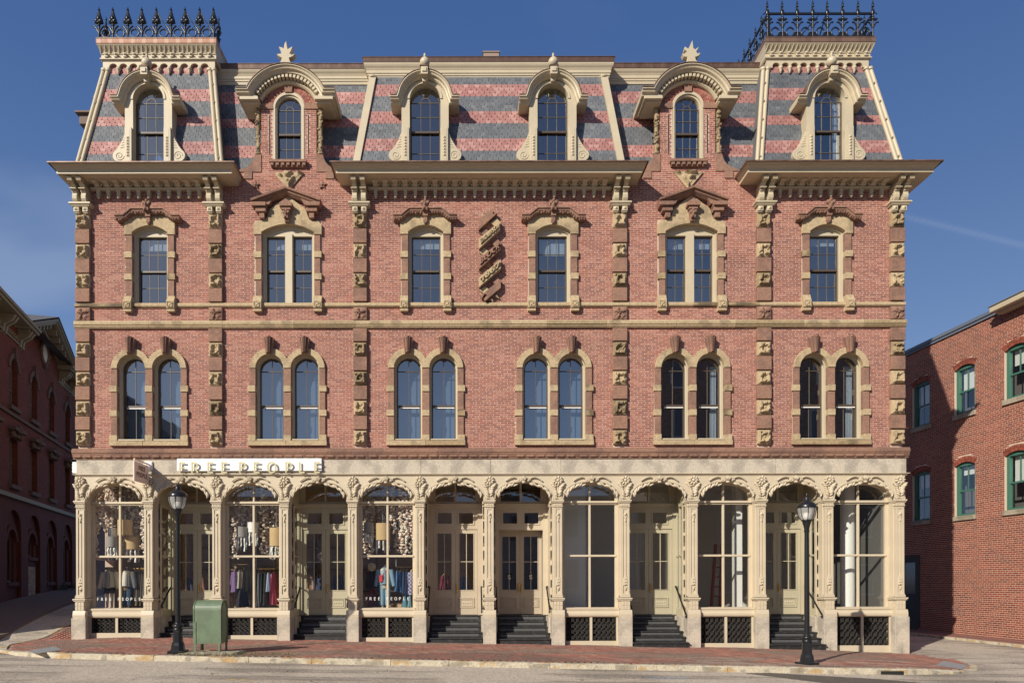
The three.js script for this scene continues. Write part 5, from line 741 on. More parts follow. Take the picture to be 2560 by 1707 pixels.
// granite kerb, stone after stone
{
  const kerb = new THREE.Group(); kerb.name = 'kerb'; kerb.userData.kind = 'structure'; scene.add(kerb);
  const pts = []; for (let i = 0; i + 1 < kerbLine.length; i++) { const a = kerbLine[i], b = kerbLine[i + 1], n = Math.ceil(Math.hypot(b[0] - a[0], b[1] - a[1]) / 0.12); for (let j = 0; j < n; j++) pts.push([a[0] + (b[0] - a[0]) * j / n, a[1] + (b[1] - a[1]) * j / n]); }
  let i = 0;
  while (i < pts.length - 3) {
    const n = Math.min(Math.floor(rr(11, 21)), pts.length - 1 - i), rows = [], jy = rr(-0.006, 0.006), cols = [[-0.02, 0], [0.13, 0], [0.155, -0.02], [0.165, -0.3], [-0.02, -0.3]];
    for (let k = 0; k <= n; k++) { const p = pts[i + k], a = pts[Math.max(i + k - 1, 0)], b = pts[Math.min(i + k + 1, pts.length - 1)], l = Math.hypot(b[0] - a[0], b[1] - a[1]), nx = -(b[1] - a[1]) / l, nz = (b[0] - a[0]) / l, e = k === 0 ? 0.006 : k === n ? -0.006 : 0; rows.push(cols.map(([o, y], q) => { const w = (q < 3 ? 1 : 0) * (vn(p[0] * 6, p[1] * 6 + q, 1e6, 7) - 0.5) * 0.02; return [p[0] + nx * (o + w) + (b[0] - a[0]) / l * e, topY(p[0], p[1]) + jy + y + w * 0.6, p[1] + nz * (o + w) + (b[1] - a[1]) / l * e]; })); }
    const ends = [rows[0], rows[n]].map((r, q) => { const t = [[0, 1, 2], [0, 2, 3], [0, 3, 4]].flatMap(f => (q ? f : f.slice().reverse()).flatMap(j => r[j])), g = new THREE.BufferGeometry(); g.setAttribute('position', new THREE.Float32BufferAttribute(t, 3)); g.computeVertexNormals(); return g; });
    mesh('kerb_stone', [quads(rows.map(r => r.slice().reverse()), true), ...ends], M.kerb, kerb); i += n;
  }
}
const plateAt = (pts, label) => { const c = pts.map(([px, py]) => { let d = 17; for (let k = 0; k < 8; k++) { const x = (px - CX) * d / FOC; d = (EYE_Y - topY(x, DIST - d)) * FOC / (py - CY); } return [(px - CX) * d / FOC, DIST - d]; }), N = 8, v = [], P = (u, w) => { const a = mix3([...c[0], 0], [...c[1], 0], u), b = mix3([...c[3], 0], [...c[2], 0], u), q = mix3(a, b, w); return [q[0], topY(q[0], q[1]) + 0.008, q[1]]; }; for (let i = 0; i < N; i++) for (let k = 0; k < N; k++) { const [A, D2, E, F] = [P(i / N, k / N), P((i + 1) / N, k / N), P((i + 1) / N, (k + 1) / N), P(i / N, (k + 1) / N)]; v.push(...A, ...E, ...D2, ...A, ...F, ...E); } const g = new THREE.BufferGeometry(); g.setAttribute('position', new THREE.Float32BufferAttribute(v, 3)); g.computeVertexNormals(); tag(mesh('cover_plate', g, M.plate), label, 'cover plate'); };
plateAt([[64, 1625.6], [133, 1614.7], [154, 1622.9], [87, 1633]], 'gray tactile metal plate in the brick pavement at the corner by the side street');
plateAt([[2360, 1654.5], [2422, 1666.6], [2405, 1676], [2339, 1665.7]], 'gray metal cover plate in the brick pavement at the alley corner');
tag(mesh('drain_opening', box(9.05, 9.55, topY(9.3, 4.4) - 0.13, topY(9.3, 4.4) - 0.045, 4.3, 4.585), M.ventBack), 'dark storm drain slot cut in the granite kerb near the alley', 'drain');
tag(mesh('dark_road_area', (() => { const g = new THREE.ShapeGeometry(shapeOf([[6.0, 4.75], [6.6, 4.62], [8.6, 5.3], [9.6, 6.0], [9.9, 7.5], [6.8, 7.5], [7.2, 6.1]])), p = g.attributes.position; for (let i = 0; i < p.count; i++) { const x = p.getX(i), z = p.getY(i); p.setXYZ(i, x, roadY(x, z) + 0.004, z); } g.computeVertexNormals(); return g; })(), M.patch), 'darker irregular area of the road near the right street lamp', 'patch').userData.kind = 'structure';  // irregular area in one darker road colour

// ================================================================ THE BUILDING ACROSS THE ALLEY
{
  const R = thing('brick_warehouse', 'plain red brick building with green sash windows across the alley', 'building');
  // local frame: s = distance going back along the wall (z = -s), wall faces -x
  const ang = Math.atan(0.0625); R.position.set(19.36, 0, 0); R.rotation.y = -Math.PI / 2 + ang;   // local +x runs to the front, local +z looks to the alley
  const top = 11.5, base = -0.6, s0 = -13.5, s1 = 3.5;
  const wins = []; for (const [yb, yt] of [[8.32, 10.2], [4.42, 6.5]]) for (const s of [0.2, -2.15, -4.45, -6.8, -9.15, -11.5]) wins.push([s, yb, yt]);
  const holes = wins.map(([s, yb, yt]) => segArch(s, yb, yt - 0.16, 0.5, 0.16, 8));
  mesh('wall', [ext([[s0, base], [s1, base], [s1, top], [s0, top]], -0.3, 0, holes)], std({ roughness: 0.95, color: rgb(0.56, 0.44, 0.34), bumpMap: grain, bumpScale: 0.003 }), R);
  const stops = wins.map(([s, yb, yt]) => [...rect(s - 0.51, s + 0.51, yb - 0.19, yt - 0.16).slice(0, 2), [s + 0.51, yt - 0.16], [s + 0.55, yt + 0.02], [s + 0.3, yt + 0.2], [s - 0.3, yt + 0.2], [s - 0.55, yt + 0.02], [s - 0.51, yt - 0.16]]);
  const bl = []; courses(s0, s1, base, top, stops, 0.0745, 0.225, 0.0145, bl);
  const tones = [[0.240, 0.052, 0.026], [0.275, 0.066, 0.033], [0.205, 0.044, 0.025], [0.300, 0.082, 0.044], [0.175, 0.043, 0.028], [0.255, 0.058, 0.030]];
  put(bl, unit, M.brick, R, 'brick', 'brickwork', 300, b => Math.hypot(b.x + 4.8, (b.y - 3.2) * 1.2), tones, 5, (o, b) => { o.position.set(b.x, b.y, -0.0148); o.scale.set(b.w, b.h, 0.034); });
  const ab = []; for (const [s, yb, yt] of wins) for (let r = 0; r < 2; r++) for (let i = 0; i < 13; i++) { const a = (60 + 60 * (i + 0.5) / 13) * Math.PI / 180, rad = 1.03 + r * 0.115; ab.push({ x: s + rad * Math.cos(a), y: yt - 1.02 + rad * Math.sin(a), w: 0.105, h: 0.074, a }); }
  put(ab, unit, M.brick, R, 'brick', 'window_arch_bricks', 0, () => 0, tones, 5, (o, b) => { o.position.set(b.x, b.y, -0.004); o.rotation.set(0, 0, b.a); o.scale.set(b.w, b.h, 0.036); });
  wins.forEach(([s, yb, yt], k) => {
    const w = part('window', R), ys = yt - 0.16;
    mesh('window_frame', [ext(segArch(s, yb, ys, 0.5, 0.155, 8), -0.2, -0.07, [rect(s - 0.39, s + 0.39, yb + 0.08, ys - 0.02)]), box(s - 0.39, s + 0.39, (yb + ys) / 2 - 0.03, (yb + ys) / 2 + 0.03, -0.17, -0.11), box(s - 0.012, s + 0.012, (yb + ys) / 2 + 0.03, ys - 0.02, -0.165, -0.125)], M.trimGreen, w);
    for (const x of [s - 0.2, s + 0.2]) { pane(w, x - 0.19, x + 0.19, yb + 0.08, (yb + ys) / 2, -0.15, M.glass); pane(w, x - 0.19, x + 0.19, (yb + ys) / 2, ys - 0.02, -0.14, M.glass); }
    mesh('blind', box(s - 0.36, s + 0.36, ys - [0.9, 0.35, 0.55, 0.8][k % 4], ys - 0.02, -0.27, -0.262), paint(0.7, 0.7, 0.67, 0.9), w);
    mesh('window_sill', rbox(s - 0.56, s + 0.56, yb - 0.18, yb, -0.15, 0.07, 0.015), M.concrete, w);
  });
  mesh('roof_edge', [box(s0 - 0.1, s1 + 0.1, top, top + 0.1, -0.4, 0.06), box(s0 - 0.1, s1 + 0.1, top + 0.1, top + 0.22, -0.4, 0.1)], paint(0.13, 0.15, 0.19, 0.5), R);
  mesh('eave', [rbox(-5.05, s1, top - 0.06, top + 0.14, 0.05, 0.5, 0.03), box(-4.95, s1, top - 0.14, top - 0.061, 0.05, 0.3)], M.cream, R); mesh('eave_flashing', box(-5.08, s1, top + 0.141, top + 0.17, -0.1, 0.53), paint(0.15, 0.16, 0.17), R);
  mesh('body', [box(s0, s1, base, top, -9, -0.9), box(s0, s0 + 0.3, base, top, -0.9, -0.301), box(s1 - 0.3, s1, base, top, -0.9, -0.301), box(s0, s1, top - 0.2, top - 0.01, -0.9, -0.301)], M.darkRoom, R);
  const dr = part('door', R); mesh('door_frame', [box(-9.35, -9.25, 0.0, 2.9, -0.05, 0.03), box(-10.35, -10.25, 0.0, 2.9, -0.05, 0.03), box(-10.35, -9.25, 2.9, 3.0, -0.05, 0.03)], paint(0.05, 0.05, 0.045), dr); mesh('door_leaf', box(-10.25, -9.35, -0.1, 2.9, -0.05, 0.015), paint(0.05, 0.055, 0.05), dr); mesh('pane', box(-10.1, -9.5, 1.4, 2.7, 0.016, 0.02), paint(0.1, 0.11, 0.11, 0.1), dr);
  // strip of brick pavement with its kerb along this wall
  const strip = new THREE.Group(); strip.name = 'alley_pavement'; strip.userData.kind = 'structure'; scene.add(strip); strip.position.copy(R.position); strip.rotation.copy(R.rotation);
  const yk = t => -0.12 + 0.0 * t; mesh('paving', box(s0, s1, -0.6, -0.105, 0, 1.35), std({ roughness: 0.9, map: tex(256, 0.82, (u, v) => { const r = Math.floor(v * 8), x = mod(u * 4 + (r % 2) * 0.5, 1), y = mod(v * 8, 1); return x < 0.03 || y < 0.06 ? [0.13, 0.1, 0.08] : sc([0.26, 0.115, 0.085], 0.7 + 0.6 * hash(Math.floor(u * 4 + (r % 2) * 0.5), r)); }) }), strip);
  let k = s0; while (k < s1) { const l = rr(1.6, 2.4); mesh('kerb_stone', rbox(k + 0.005, Math.min(k + l, s1), -0.6, -0.10, 1.35, 1.52, 0.02), M.kerb, strip); k += l; }
}
tag(mesh('stone_block', [rbox(13.15, 13.6, -0.3, 0.55, -2.6, -2.1, 0.06), rbox(13.1, 13.65, 0.55, 0.95, -2.65, -2.05, 0.12)], M.concrete), 'rounded gray stone block in the alley beside the red block', 'stone block');
tag(mesh('stone_post', [rbox(14.75, 15.0, -0.3, 0.6, -5.3, -5.0, 0.03), rbox(14.7, 15.3, -0.3, 0.18, -5.6, -5.0, 0.03)], M.kerb), 'low square stone post at the back of the alley', 'post');

// ================================================================ THE BUILDING ACROSS THE SIDE STREET
{
  const L = thing('brick_hall', 'shaded dark red brick hall with arched windows across the side street', 'building');
  const ang = Math.atan(0.28); L.position.set(-15.68, 0, 0); L.rotation.y = Math.PI / 2 + ang * 1 - 0; // local +x runs to the back, local +z looks at the street
  const T = t => t * Math.hypot(1, 0.28);      // depth t -> local x
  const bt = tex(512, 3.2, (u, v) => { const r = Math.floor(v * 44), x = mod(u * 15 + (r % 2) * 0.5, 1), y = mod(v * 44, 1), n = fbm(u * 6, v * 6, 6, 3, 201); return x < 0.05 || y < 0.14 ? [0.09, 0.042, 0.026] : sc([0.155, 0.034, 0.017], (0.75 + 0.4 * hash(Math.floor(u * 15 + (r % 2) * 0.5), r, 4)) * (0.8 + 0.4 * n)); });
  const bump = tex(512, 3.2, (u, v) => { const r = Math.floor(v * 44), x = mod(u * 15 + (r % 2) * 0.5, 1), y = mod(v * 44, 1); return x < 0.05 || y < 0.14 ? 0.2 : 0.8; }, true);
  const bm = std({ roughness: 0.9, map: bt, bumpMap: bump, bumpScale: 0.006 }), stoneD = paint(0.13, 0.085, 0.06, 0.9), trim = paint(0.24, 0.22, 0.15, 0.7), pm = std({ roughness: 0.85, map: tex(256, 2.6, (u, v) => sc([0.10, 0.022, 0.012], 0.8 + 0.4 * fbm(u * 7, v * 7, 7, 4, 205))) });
  const x0 = T(-1.4), x1 = T(30), ev = 12.0;
  const t3 = [5.2, 7.57, 9.9, 12.3, 14.84, 17.3, 19.8], t1 = t3.map(t => t - 0.05), holes = [], wn = [];
  for (const t of t3) { const c = T(t); holes.push(archHole(c, 8.8, 10.25, 0.45, 10)); wn.push([c, 8.8, 10.25, 0.45, 1]); holes.push(segArch(c, 5.75, 7.5, 0.45, 0.1, 6)); wn.push([c, 5.75, 7.5, 0.45, 0]); }
  const gp = T(11.1), gb = [T(7.8), T(14.6)];
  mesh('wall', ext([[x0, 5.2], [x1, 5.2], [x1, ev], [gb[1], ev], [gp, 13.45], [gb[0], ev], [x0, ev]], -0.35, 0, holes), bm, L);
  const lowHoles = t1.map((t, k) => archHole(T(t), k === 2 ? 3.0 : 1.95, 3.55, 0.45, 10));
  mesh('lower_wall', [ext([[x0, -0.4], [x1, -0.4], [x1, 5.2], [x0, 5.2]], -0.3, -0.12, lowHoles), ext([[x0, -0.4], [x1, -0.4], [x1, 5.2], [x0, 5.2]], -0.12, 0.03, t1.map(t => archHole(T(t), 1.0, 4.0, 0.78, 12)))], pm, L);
  mesh('blocked_opening', box(T(9.9) - 0.48, T(9.9) + 0.48, 0.9, 2.6, -0.13, -0.09), std({ roughness: 0.9, map: tex(128, 1.2, (u, v) => sc([0.36, 0.25, 0.17], 0.75 + 0.5 * hash(Math.floor(u * 6 + (Math.floor(v * 16) % 2) * 0.5), Math.floor(v * 16)))) }), L);
  for (const [y, h, p] of [[5.2, 0.16, 0.16], [8.4, 0.12, 0.09]]) mesh('belt_course', box(x0, x1, y, y + h, -0.1, p), y > 6 ? stoneD : trim, L);
  const mk = (c, y0, ys, r, arch) => { const w = part('window', L), out = arch ? archHole(c, y0, ys, r + 0.01, 10) : segArch(c, y0, ys, r + 0.01, 0.1, 6); mesh('window_frame', [ext(out, -0.3, -0.2, [rect(c - r + 0.07, c + r - 0.07, y0 + 0.07, ys)]), box(c - r, c + r, (y0 + ys) / 2 - 0.03, (y0 + ys) / 2 + 0.03, -0.29, -0.19), vbar(c, y0, ys, 0.025, -0.24)], paint(0.16, 0.15, 0.12, 0.6), w); pane(w, c - r + 0.07, c + r - 0.07, y0 + 0.07, ys, -0.25, G); mesh('window_sill', box(c - r - 0.12, c + r + 0.12, y0 - 0.16, y0, -0.2, 0.12), stoneD, w);
    if (arch) mesh('arch_stone', [ext([...arc(c, ys, r + 0.2, 0, 180, 12), ...arc(c, ys, r, 180, 0, 12)], -0.1, 0.06), box(c - 0.06, c + 0.06, ys + r, ys + r + 0.42, -0.1, 0.12)], stoneD, w); else mesh('window_hood', [rbox(c - 0.62, c + 0.62, ys + 0.32, ys + 0.46, -0.1, 0.28, 0.02), rbox(c - 0.5, c + 0.5, ys + 0.12, ys + 0.32, -0.1, 0.13, 0.02), blob(c, ys + 0.42, 0.2, 0.16, 0.2, 0.14), blob(c - 0.45, ys + 0.2, 0.1, 0.1, 0.16, 0.1), blob(c + 0.45, ys + 0.2, 0.1, 0.1, 0.16, 0.1)], stoneD, w); };
  for (const a of wn) mk(...a);
  t1.forEach((t, k) => { const c = T(t), y0 = k === 2 ? 3.0 : 1.95, w = part('window', L); mesh('window_frame', ext(archHole(c, y0, 3.55, 0.46, 10), -0.28, -0.22, [archHole(c, y0 + 0.07, 3.55, 0.38, 10)]), paint(0.1, 0.09, 0.08), w); paneShape(w, archHole(c, y0 + 0.05, 3.55, 0.4, 10), -0.26, G); mesh('window_sill', box(c - 0.6, c + 0.6, y0 - 0.14, y0, -0.2, 0.02), pm, w); mesh('arch_mould', ext([...arc(c, 3.55, 0.66, 0, 180, 12), ...arc(c, 3.55, 0.48, 180, 0, 12)], -0.12, -0.03), pm, w); });
  // eaves, gable with deep bracketed overhang, round window
  const eave = (a, b) => { mesh('eave', [box(a, b, ev, ev + 0.1, -0.3, 0.6), box(a, b, ev + 0.1, ev + 0.22, -0.3, 0.68), box(a, b, ev - 0.62, ev - 0.56, -0.05, 0.08)], trim, L); for (let x = a + 0.35; x < b; x += 1.9) for (const d of [0, 0.28]) mesh('bracket', ext([[0, ev - 0.7], [0.1, ev - 0.66], [0.14, ev - 0.4], [0.4, ev - 0.22], [0.52, ev - 0.02], [0, ev - 0.001]], -0.07, 0.07).rotateY(-Math.PI / 2).translate(x + d, 0, 0), trim, L); for (let x = a + 1.0; x < b - 0.6; x += 0.24) mesh('frieze_ring', new THREE.TorusGeometry(0.09, 0.022, 4, 8).translate(x, ev - 0.38, 0.03), trim, L); };
  eave(x0, T(8.6)); eave(T(13.2), x1);
  mesh('gable_cornice', [...sweepPath([[gb[0] - 0.3, ev + 0.15], [gp, 13.62], [gb[1] + 0.3, ev + 0.15]], [[0.02, -0.5], [0.02, 0.62], [-0.1, 0.64], [-0.13, 0.55], [-0.2, 0.55], [-0.22, 0.45], [-0.22, -0.5]]), ...sweepPath([[gb[0] + 0.3, ev - 0.05], [gp, 13.1], [gb[1] - 0.3, ev - 0.05]], [[0, 0], [0, 0.1], [-0.07, 0.08], [-0.07, 0]])], trim, L);
  for (const s of [-1, 1]) for (let i = 0; i < 7; i++) { const t = 0.1 + i * 0.13; mesh('bracket', box(-0.07, 0.07, -0.28, 0, 0, 0.42).rotateZ(s * 0.42).translate(gp + s * (gb[1] - gp) * t, 13.4 - 1.38 * t, 0.02), trim, L); }
  mesh('round_window', new THREE.CylinderGeometry(0.42, 0.42, 0.06, 24).rotateX(Math.PI / 2).translate(T(11.2), 12.1, 0.02), paint(0.62, 0.63, 0.6), L); mesh('round_window_surround', [new THREE.TorusGeometry(0.48, 0.09, 6, 24).translate(T(11.2), 12.1, 0.03), ...[0, 1, 2, 3].map(i => box(-0.07, 0.07, 0.45, 0.68, 0, 0.12).rotateZ(i * Math.PI / 2).translate(T(11.2), 12.1, 0))], stoneD, L);
  mesh('roof', [quads([[[gb[0] - 0.35, ev + 0.22, 0.65], [gb[0] - 0.35, ev + 0.22, -9]], [[gp, 13.72, 0.65], [gp, 13.72, -9]], [[gb[1] + 0.35, ev + 0.22, 0.65], [gb[1] + 0.35, ev + 0.22, -9]]].reverse()), quads([[[x0, ev + 0.23, 0.65], [x0, 14.5, -5]], [[x1, ev + 0.23, 0.65], [x1, 14.5, -5]]].reverse()), box(x0, x1, ev - 0.1, ev + 0.05, -9, -0.36)], paint(0.11, 0.11, 0.115, 0.8), L);
  mesh('body', [box(x0, x1, -0.4, ev, -9, -1.2), box(x0, x0 + 0.3, -0.4, ev, -1.2, -0.36)], bm, L);
  const pv = new THREE.Group(); pv.name = 'side_pavement'; pv.userData.kind = 'structure'; scene.add(pv); pv.position.copy(L.position); pv.rotation.copy(L.rotation);
  const rows = []; for (let t = -4; t <= 30; t += 1) { const lx = T(t), wz = -t, g = roadY(-15.68 - 0.28 * t + 2.4, wz) + 0.14; rows.push([[lx, g - 0.6, 2.35], [lx, g, 2.3], [lx, g, 2.1], [lx, g + 0.02, 0.0]]); }
  mesh('paving', quads(rows), std({ roughness: 0.9, color: rgb(0.17, 0.12, 0.095), bumpMap: grain, bumpScale: 0.01 }), pv);
  for (const t of [13.2, 15.6]) tag(mesh('weeds', Array.from({ length: 46 }, () => { const b = blob(rr(-0.45, 0.45), rr(0.03, 0.3), rr(-0.12, 0.12), 0.07, 0.02, 0.05, rr(-1, 1), 5, 3); return b; }), paint(0.06, 0.085, 0.03)), 'low green weeds at the foot of the shaded brick hall', 'weeds').position.set(-15.68 - 0.28 * t + 0.35, roadY(-15, -t) + 0.15, -t), scene.children[scene.children.length - 1].userData.kind = 'stuff';
}
// ================================================================ ACROSS THE STREET (seen mirrored in the glass)
{
  const opp = (name, label, x0, x1, z, h, m, n, fl) => { const g = thing(name, label, 'building'); mesh('wall', box(x0, x1, -1, h, z, z + 9), m, g); mesh('cornice', box(x0 - 0.2, x1 + 0.2, h, h + 0.4, z - 0.35, z + 9), M.concrete, g); const w = (x1 - x0) / n; for (let i = 0; i < n; i++) for (let f = 0; f < fl; f++) { const cx = x0 + w * (i + 0.5), y = 1.2 + f * 3.7; mesh('window', [box(cx - 0.55, cx + 0.55, y, y + 2, z - 0.02, z - 0.004)], paint(0.16, 0.16, 0.17, 0.3), g); mesh('window_frame', [box(cx - 0.65, cx - 0.551, y, y + 2, z - 0.06, z - 0.003), box(cx + 0.551, cx + 0.65, y, y + 2, z - 0.06, z - 0.003), box(cx - 0.65, cx + 0.65, y + 2.001, y + 2.1, z - 0.06, z - 0.003), box(cx - 0.7, cx + 0.7, y - 0.14, y - 0.001, z - 0.1, z - 0.003)], M.dull, g); } };
  const rb = std({ roughness: 0.9, map: tex(256, 3.2, (u, v) => { const r = Math.floor(v * 44); return mod(v * 44, 1) < 0.14 ? [0.32, 0.26, 0.22] : sc([0.30, 0.21, 0.17], 0.7 + 0.6 * hash(Math.floor(u * 15 + (r % 2) * 0.5), r, 4)); }) });
  opp('office_building', 'tall brown brick building across the street mirrored in the right hand windows', 13.6, 44, 30, 20, rb, 9, 5);
  opp('shop_building', 'low brick shop building across the street mirrored in the shop windows', -42, 13, 30, 7.6, M.dull, 15, 2);
  const g = thing('gabled_house', 'gabled house across the street mirrored in the left arched window', 'building'); mesh('wall', box(-30.5, -20.5, -1, 11.5, 31, 40), paint(0.18, 0.14, 0.11), g); mesh('roof', ext([[-31, 11.5], [-20, 11.5], [-25.5, 15.8]], 30.6, 40), paint(0.1, 0.09, 0.09), g);
}
// ================================================================ STREET FURNITURE
{
  const lamp = thing('street_lamp', 'black cast iron street lamp on the kerb beside the green relay box', 'street lamp', 'street lamps along the kerb');
  const oct = (pts) => lathe(pts, 0, 0, 0, 8).toNonIndexed(); const fl = g => { g.deleteAttribute('normal'); g.computeVertexNormals(); return g.rotateY(Math.PI / 8); };
  mesh('base', [rbox(-0.185, 0.185, -0.1, 0.075, -0.185, 0.185, 0.01), fl(oct([[0.165, 0.075], [0.155, 0.09], [0.145, 0.19], [0.13, 0.24], [0.125, 0.26]])), fl(oct([[0.125, 0.26], [0.112, 0.275], [0.105, 0.52], [0.098, 0.535], [0, 0.536]])), ...[45, 135, 225, 315].map(a => bar([0.2 * Math.cos(a * Math.PI / 180), -0.02, 0.2 * Math.sin(a * Math.PI / 180)], [0.2 * Math.cos(a * Math.PI / 180), 0.04, 0.2 * Math.sin(a * Math.PI / 180)], 0.014, 6))], M.black, lamp);
  mesh('collar', lathe([[0.098, 0.535], [0.11, 0.56], [0.11, 0.585], [0.085, 0.60], [0.115, 0.635], [0.12, 0.66], [0.1, 0.685], [0.075, 0.70], [0.08, 0.72], [0.062, 0.735], [0, 0.736]], 0, 0, 0, 18), M.black, lamp);
  mesh('shaft', lathe([[0.058, 0.73], [0.056, 1.6], [0.05, 2.9], [0.047, 3.12], [0.06, 3.13], [0.062, 3.15]], 0, 0, 0, 18), M.black, lamp);
  mesh('neck', lathe([[0.05, 3.14], [0.058, 3.17], [0.052, 3.2], [0.075, 3.3], [0.09, 3.34], [0.09, 3.37], [0.11, 3.385], [0.12, 3.40], [0.12, 3.415], [0, 3.416]], 0, 0, 0, 18), M.black, lamp);
  mesh('lamp_glass', lathe([[0.115, 3.416], [0.15, 3.47], [0.178, 3.55], [0.193, 3.63], [0.197, 3.70]], 0, 0, 0, 20), M.lampGlass, lamp);
  mesh('lamp_diffuser', lathe([[0, 3.42], [0.075, 3.42], [0.09, 3.5], [0.06, 3.58], [0, 3.6]], 0, 0, 0, 14), M.white, lamp);
  mesh('cage', Array.from({ length: 8 }, (_, i) => tube([[0.122, 3.415, 0], [0.158, 3.47, 0], [0.186, 3.55, 0], [0.202, 3.64, 0], [0.206, 3.71, 0]], 0.008, 8, 4).rotateY(i * Math.PI / 4)), M.black, lamp);
  mesh('cap', lathe([[0.19, 3.69], [0.212, 3.70], [0.216, 3.725], [0.205, 3.74], [0.208, 3.76], [0.185, 3.79], [0.13, 3.835], [0.088, 3.855], [0.07, 3.87], [0.075, 3.885], [0.06, 3.9], [0.055, 3.93], [0.062, 3.94], [0.04, 3.955], [0.025, 3.985], [0.012, 4.0], [0.018, 4.015], [0.006, 4.05], [0, 4.055]], 0, 0, 0, 20), M.black, lamp);
  lamp.scale.y = 0.972; const z1 = 3.8; lamp.position.set(X(444, z1), topY(-6.7, z1), z1); lamp.rotation.y = 0.1;
  const l2 = lamp.clone(); l2.name = numbered('street_lamp'); scene.add(l2); l2.position.set(X(2018, 3.9), topY(7.78, 3.9) - 0.02, 3.9); l2.rotation.y = 0.5;
  l2.userData = { label: 'black cast iron street lamp before the rightmost doorway, casting its shadow on the vents', category: 'street lamp', group: 'street lamps along the kerb' };
}
{
  const b = thing('relay_box', 'olive green metal mail relay box with rounded top on four legs', 'relay box'), w = 0.60, d = 0.46, h0 = 0.2, hs = 0.97, prof = [[-d / 2, h0], [d / 2, h0], ...arc(0, hs, d / 2, 0, 180, 14)];
  mesh('body', ext(prof, -w / 2, w / 2).rotateY(-Math.PI / 2), M.green, b);
  for (const s of [-1, 1]) {
    const p2 = [...arc(0, hs, d / 2 + 0.012, 0, 180, 16)], ring = [[d / 2 + 0.012, h0], ...p2, [-d / 2 - 0.012, h0], [-d / 2 + 0.014, h0], ...arc(0, hs, d / 2 - 0.014, 180, 0, 16), [d / 2 - 0.014, h0]];
    mesh('flange', [ext(ring, s > 0 ? w / 2 + 0.0005 : -w / 2 - 0.02, s > 0 ? w / 2 + 0.02 : -w / 2 - 0.0005).rotateY(-Math.PI / 2).scale(-1, 1, 1).rotateY(0)].map(g => { const q = g.index ? g.toNonIndexed() : g; q.computeVertexNormals(); return q; }), M.green, b);
    const riv = []; for (let i = 0; i < 15; i++) riv.push(blob(s * (w / 2 - 0.015), h0 + 0.04 + i * 0.052, d / 2 + 0.001, 0.006, 0.006, 0.004, 0, 6, 4)); for (let i = 0; i <= 10; i++) { const a = i * Math.PI / 10; riv.push(blob(s * (w / 2 - 0.015), hs + (d / 2 + 0.001) * Math.sin(a), (d / 2 + 0.001) * Math.cos(a), 0.006, 0.006, 0.006, 0, 6, 4)); }
    const rv = mesh('rivet', riv, M.green, b); rv.userData.kind = 'stuff';
    for (const t of [-1, 1]) mesh('leg', [box(s * w / 2 - (s > 0 ? 0.045 : 0.0), s * w / 2 + (s > 0 ? 0.0 : 0.045), 0, h0 + 0.5, t * (d / 2 + 0.009) - 0.004, t * (d / 2 + 0.009) + 0.004), box(s * (w / 2 + 0.006) - 0.004, s * (w / 2 + 0.006) + 0.004, 0, h0 + 0.02, t * d / 2 - (t > 0 ? 0.045 : 0), t * d / 2 + (t > 0 ? 0 : 0.045))], M.green, b);
  }
  mesh('door_panel', ext([[-0.15, 0.34], [0.15, 0.34], ...arc(0, 0.97, 0.15, 0, 180, 10)], w / 2 + 0.0, w / 2 + 0.012).rotateY(Math.PI / 2).translate(0, 0, 0), M.green, b);
  mesh('embossed_plate', [0, 1, 2, 3].map(i => box(w / 2 + 0.012, w / 2 + 0.016, 0.86 - i * 0.075, 0.9 - i * 0.075, -0.1, 0.1)), M.green, b);
  const z = 3.62; b.position.set(X(526, z), topY(-5.9, z) + 0.035, z);
  const bx = b.position.x, by = b.position.y;
  tag(mesh('concrete_pad', relief(1.5, 0.85, 30, 16, (u, v) => { const e = Math.min(u, 1 - u) * 1.5, f = Math.min(v, 1 - v) * 0.85; return 0.11 * sstep(0, 0.1, Math.min(e, f) + 0.06 * (vn(u * 9, v * 6, 1e6, 4) - 0.5)) - 0.09 + 0.02 * vn(u * 20, v * 14, 1e6, 8); }).rotateX(-Math.PI / 2).translate(bx + 0.05, by - 0.02, z + 0.02), M.concrete), 'rough patch of broken concrete under the green relay box', 'concrete pad');
  const gr = []; for (let i = 0; i < 260; i++) { const s = rnd() < 0.5, x = s ? rr(0.5, 2.0) : rr(-0.6, 0.7), zz = s ? rr(0.28, 0.52) : rr(0.36, 0.5), h = rr(0.03, 0.1) * (rnd() < 0.15 ? 1.6 : 1); gr.push(new THREE.ConeGeometry(0.006, h, 3, 1).rotateZ(rr(-0.6, 0.6)).rotateX(rr(-0.5, 0.5)).translate(bx + x, by + h * 0.4 - 0.03, z + zz)); }
  tag(mesh('grass', gr, paint(0.17, 0.19, 0.06)), 'sparse yellowish grass along the kerb by the green relay box', 'grass').userData.kind = 'stuff';
}

// ================================================================ SIGNS
const gold = paint(0.52, 0.47, 0.26, 0.5);
{
  const s = thing('shop_sign', 'long white sign board with raised gold letters FREE PEOPLE', 'sign'), x0 = X(446), x1 = X(806), y0 = Y(1177.5), y1 = Y(1146.5);
  mesh('board', rbox(x0, x1, y0, y1, 0.05, 0.11, 0.006), M.white, s);
  const txt = 'FREE PEOPLE', xs = [455.5, 488, 526, 561, 0, 606.5, 642, 680, 722, 755, 793];
  [...txt].forEach((ch, i) => { if (ch === ' ') return; const t = word(ch, 0.31, 0.022, fontThin), m = mesh('letter', [t.g], gold, s); m.position.set(X(xs[i], 0.16), y0 + 0.085, 0.165); mesh('stand_off', [bar([X(xs[i], 0.16) - 0.03, (y0 + y1) / 2, 0.11], [X(xs[i], 0.16) - 0.03, (y0 + y1) / 2, 0.17], 0.006, 5)], gold, s); });
}
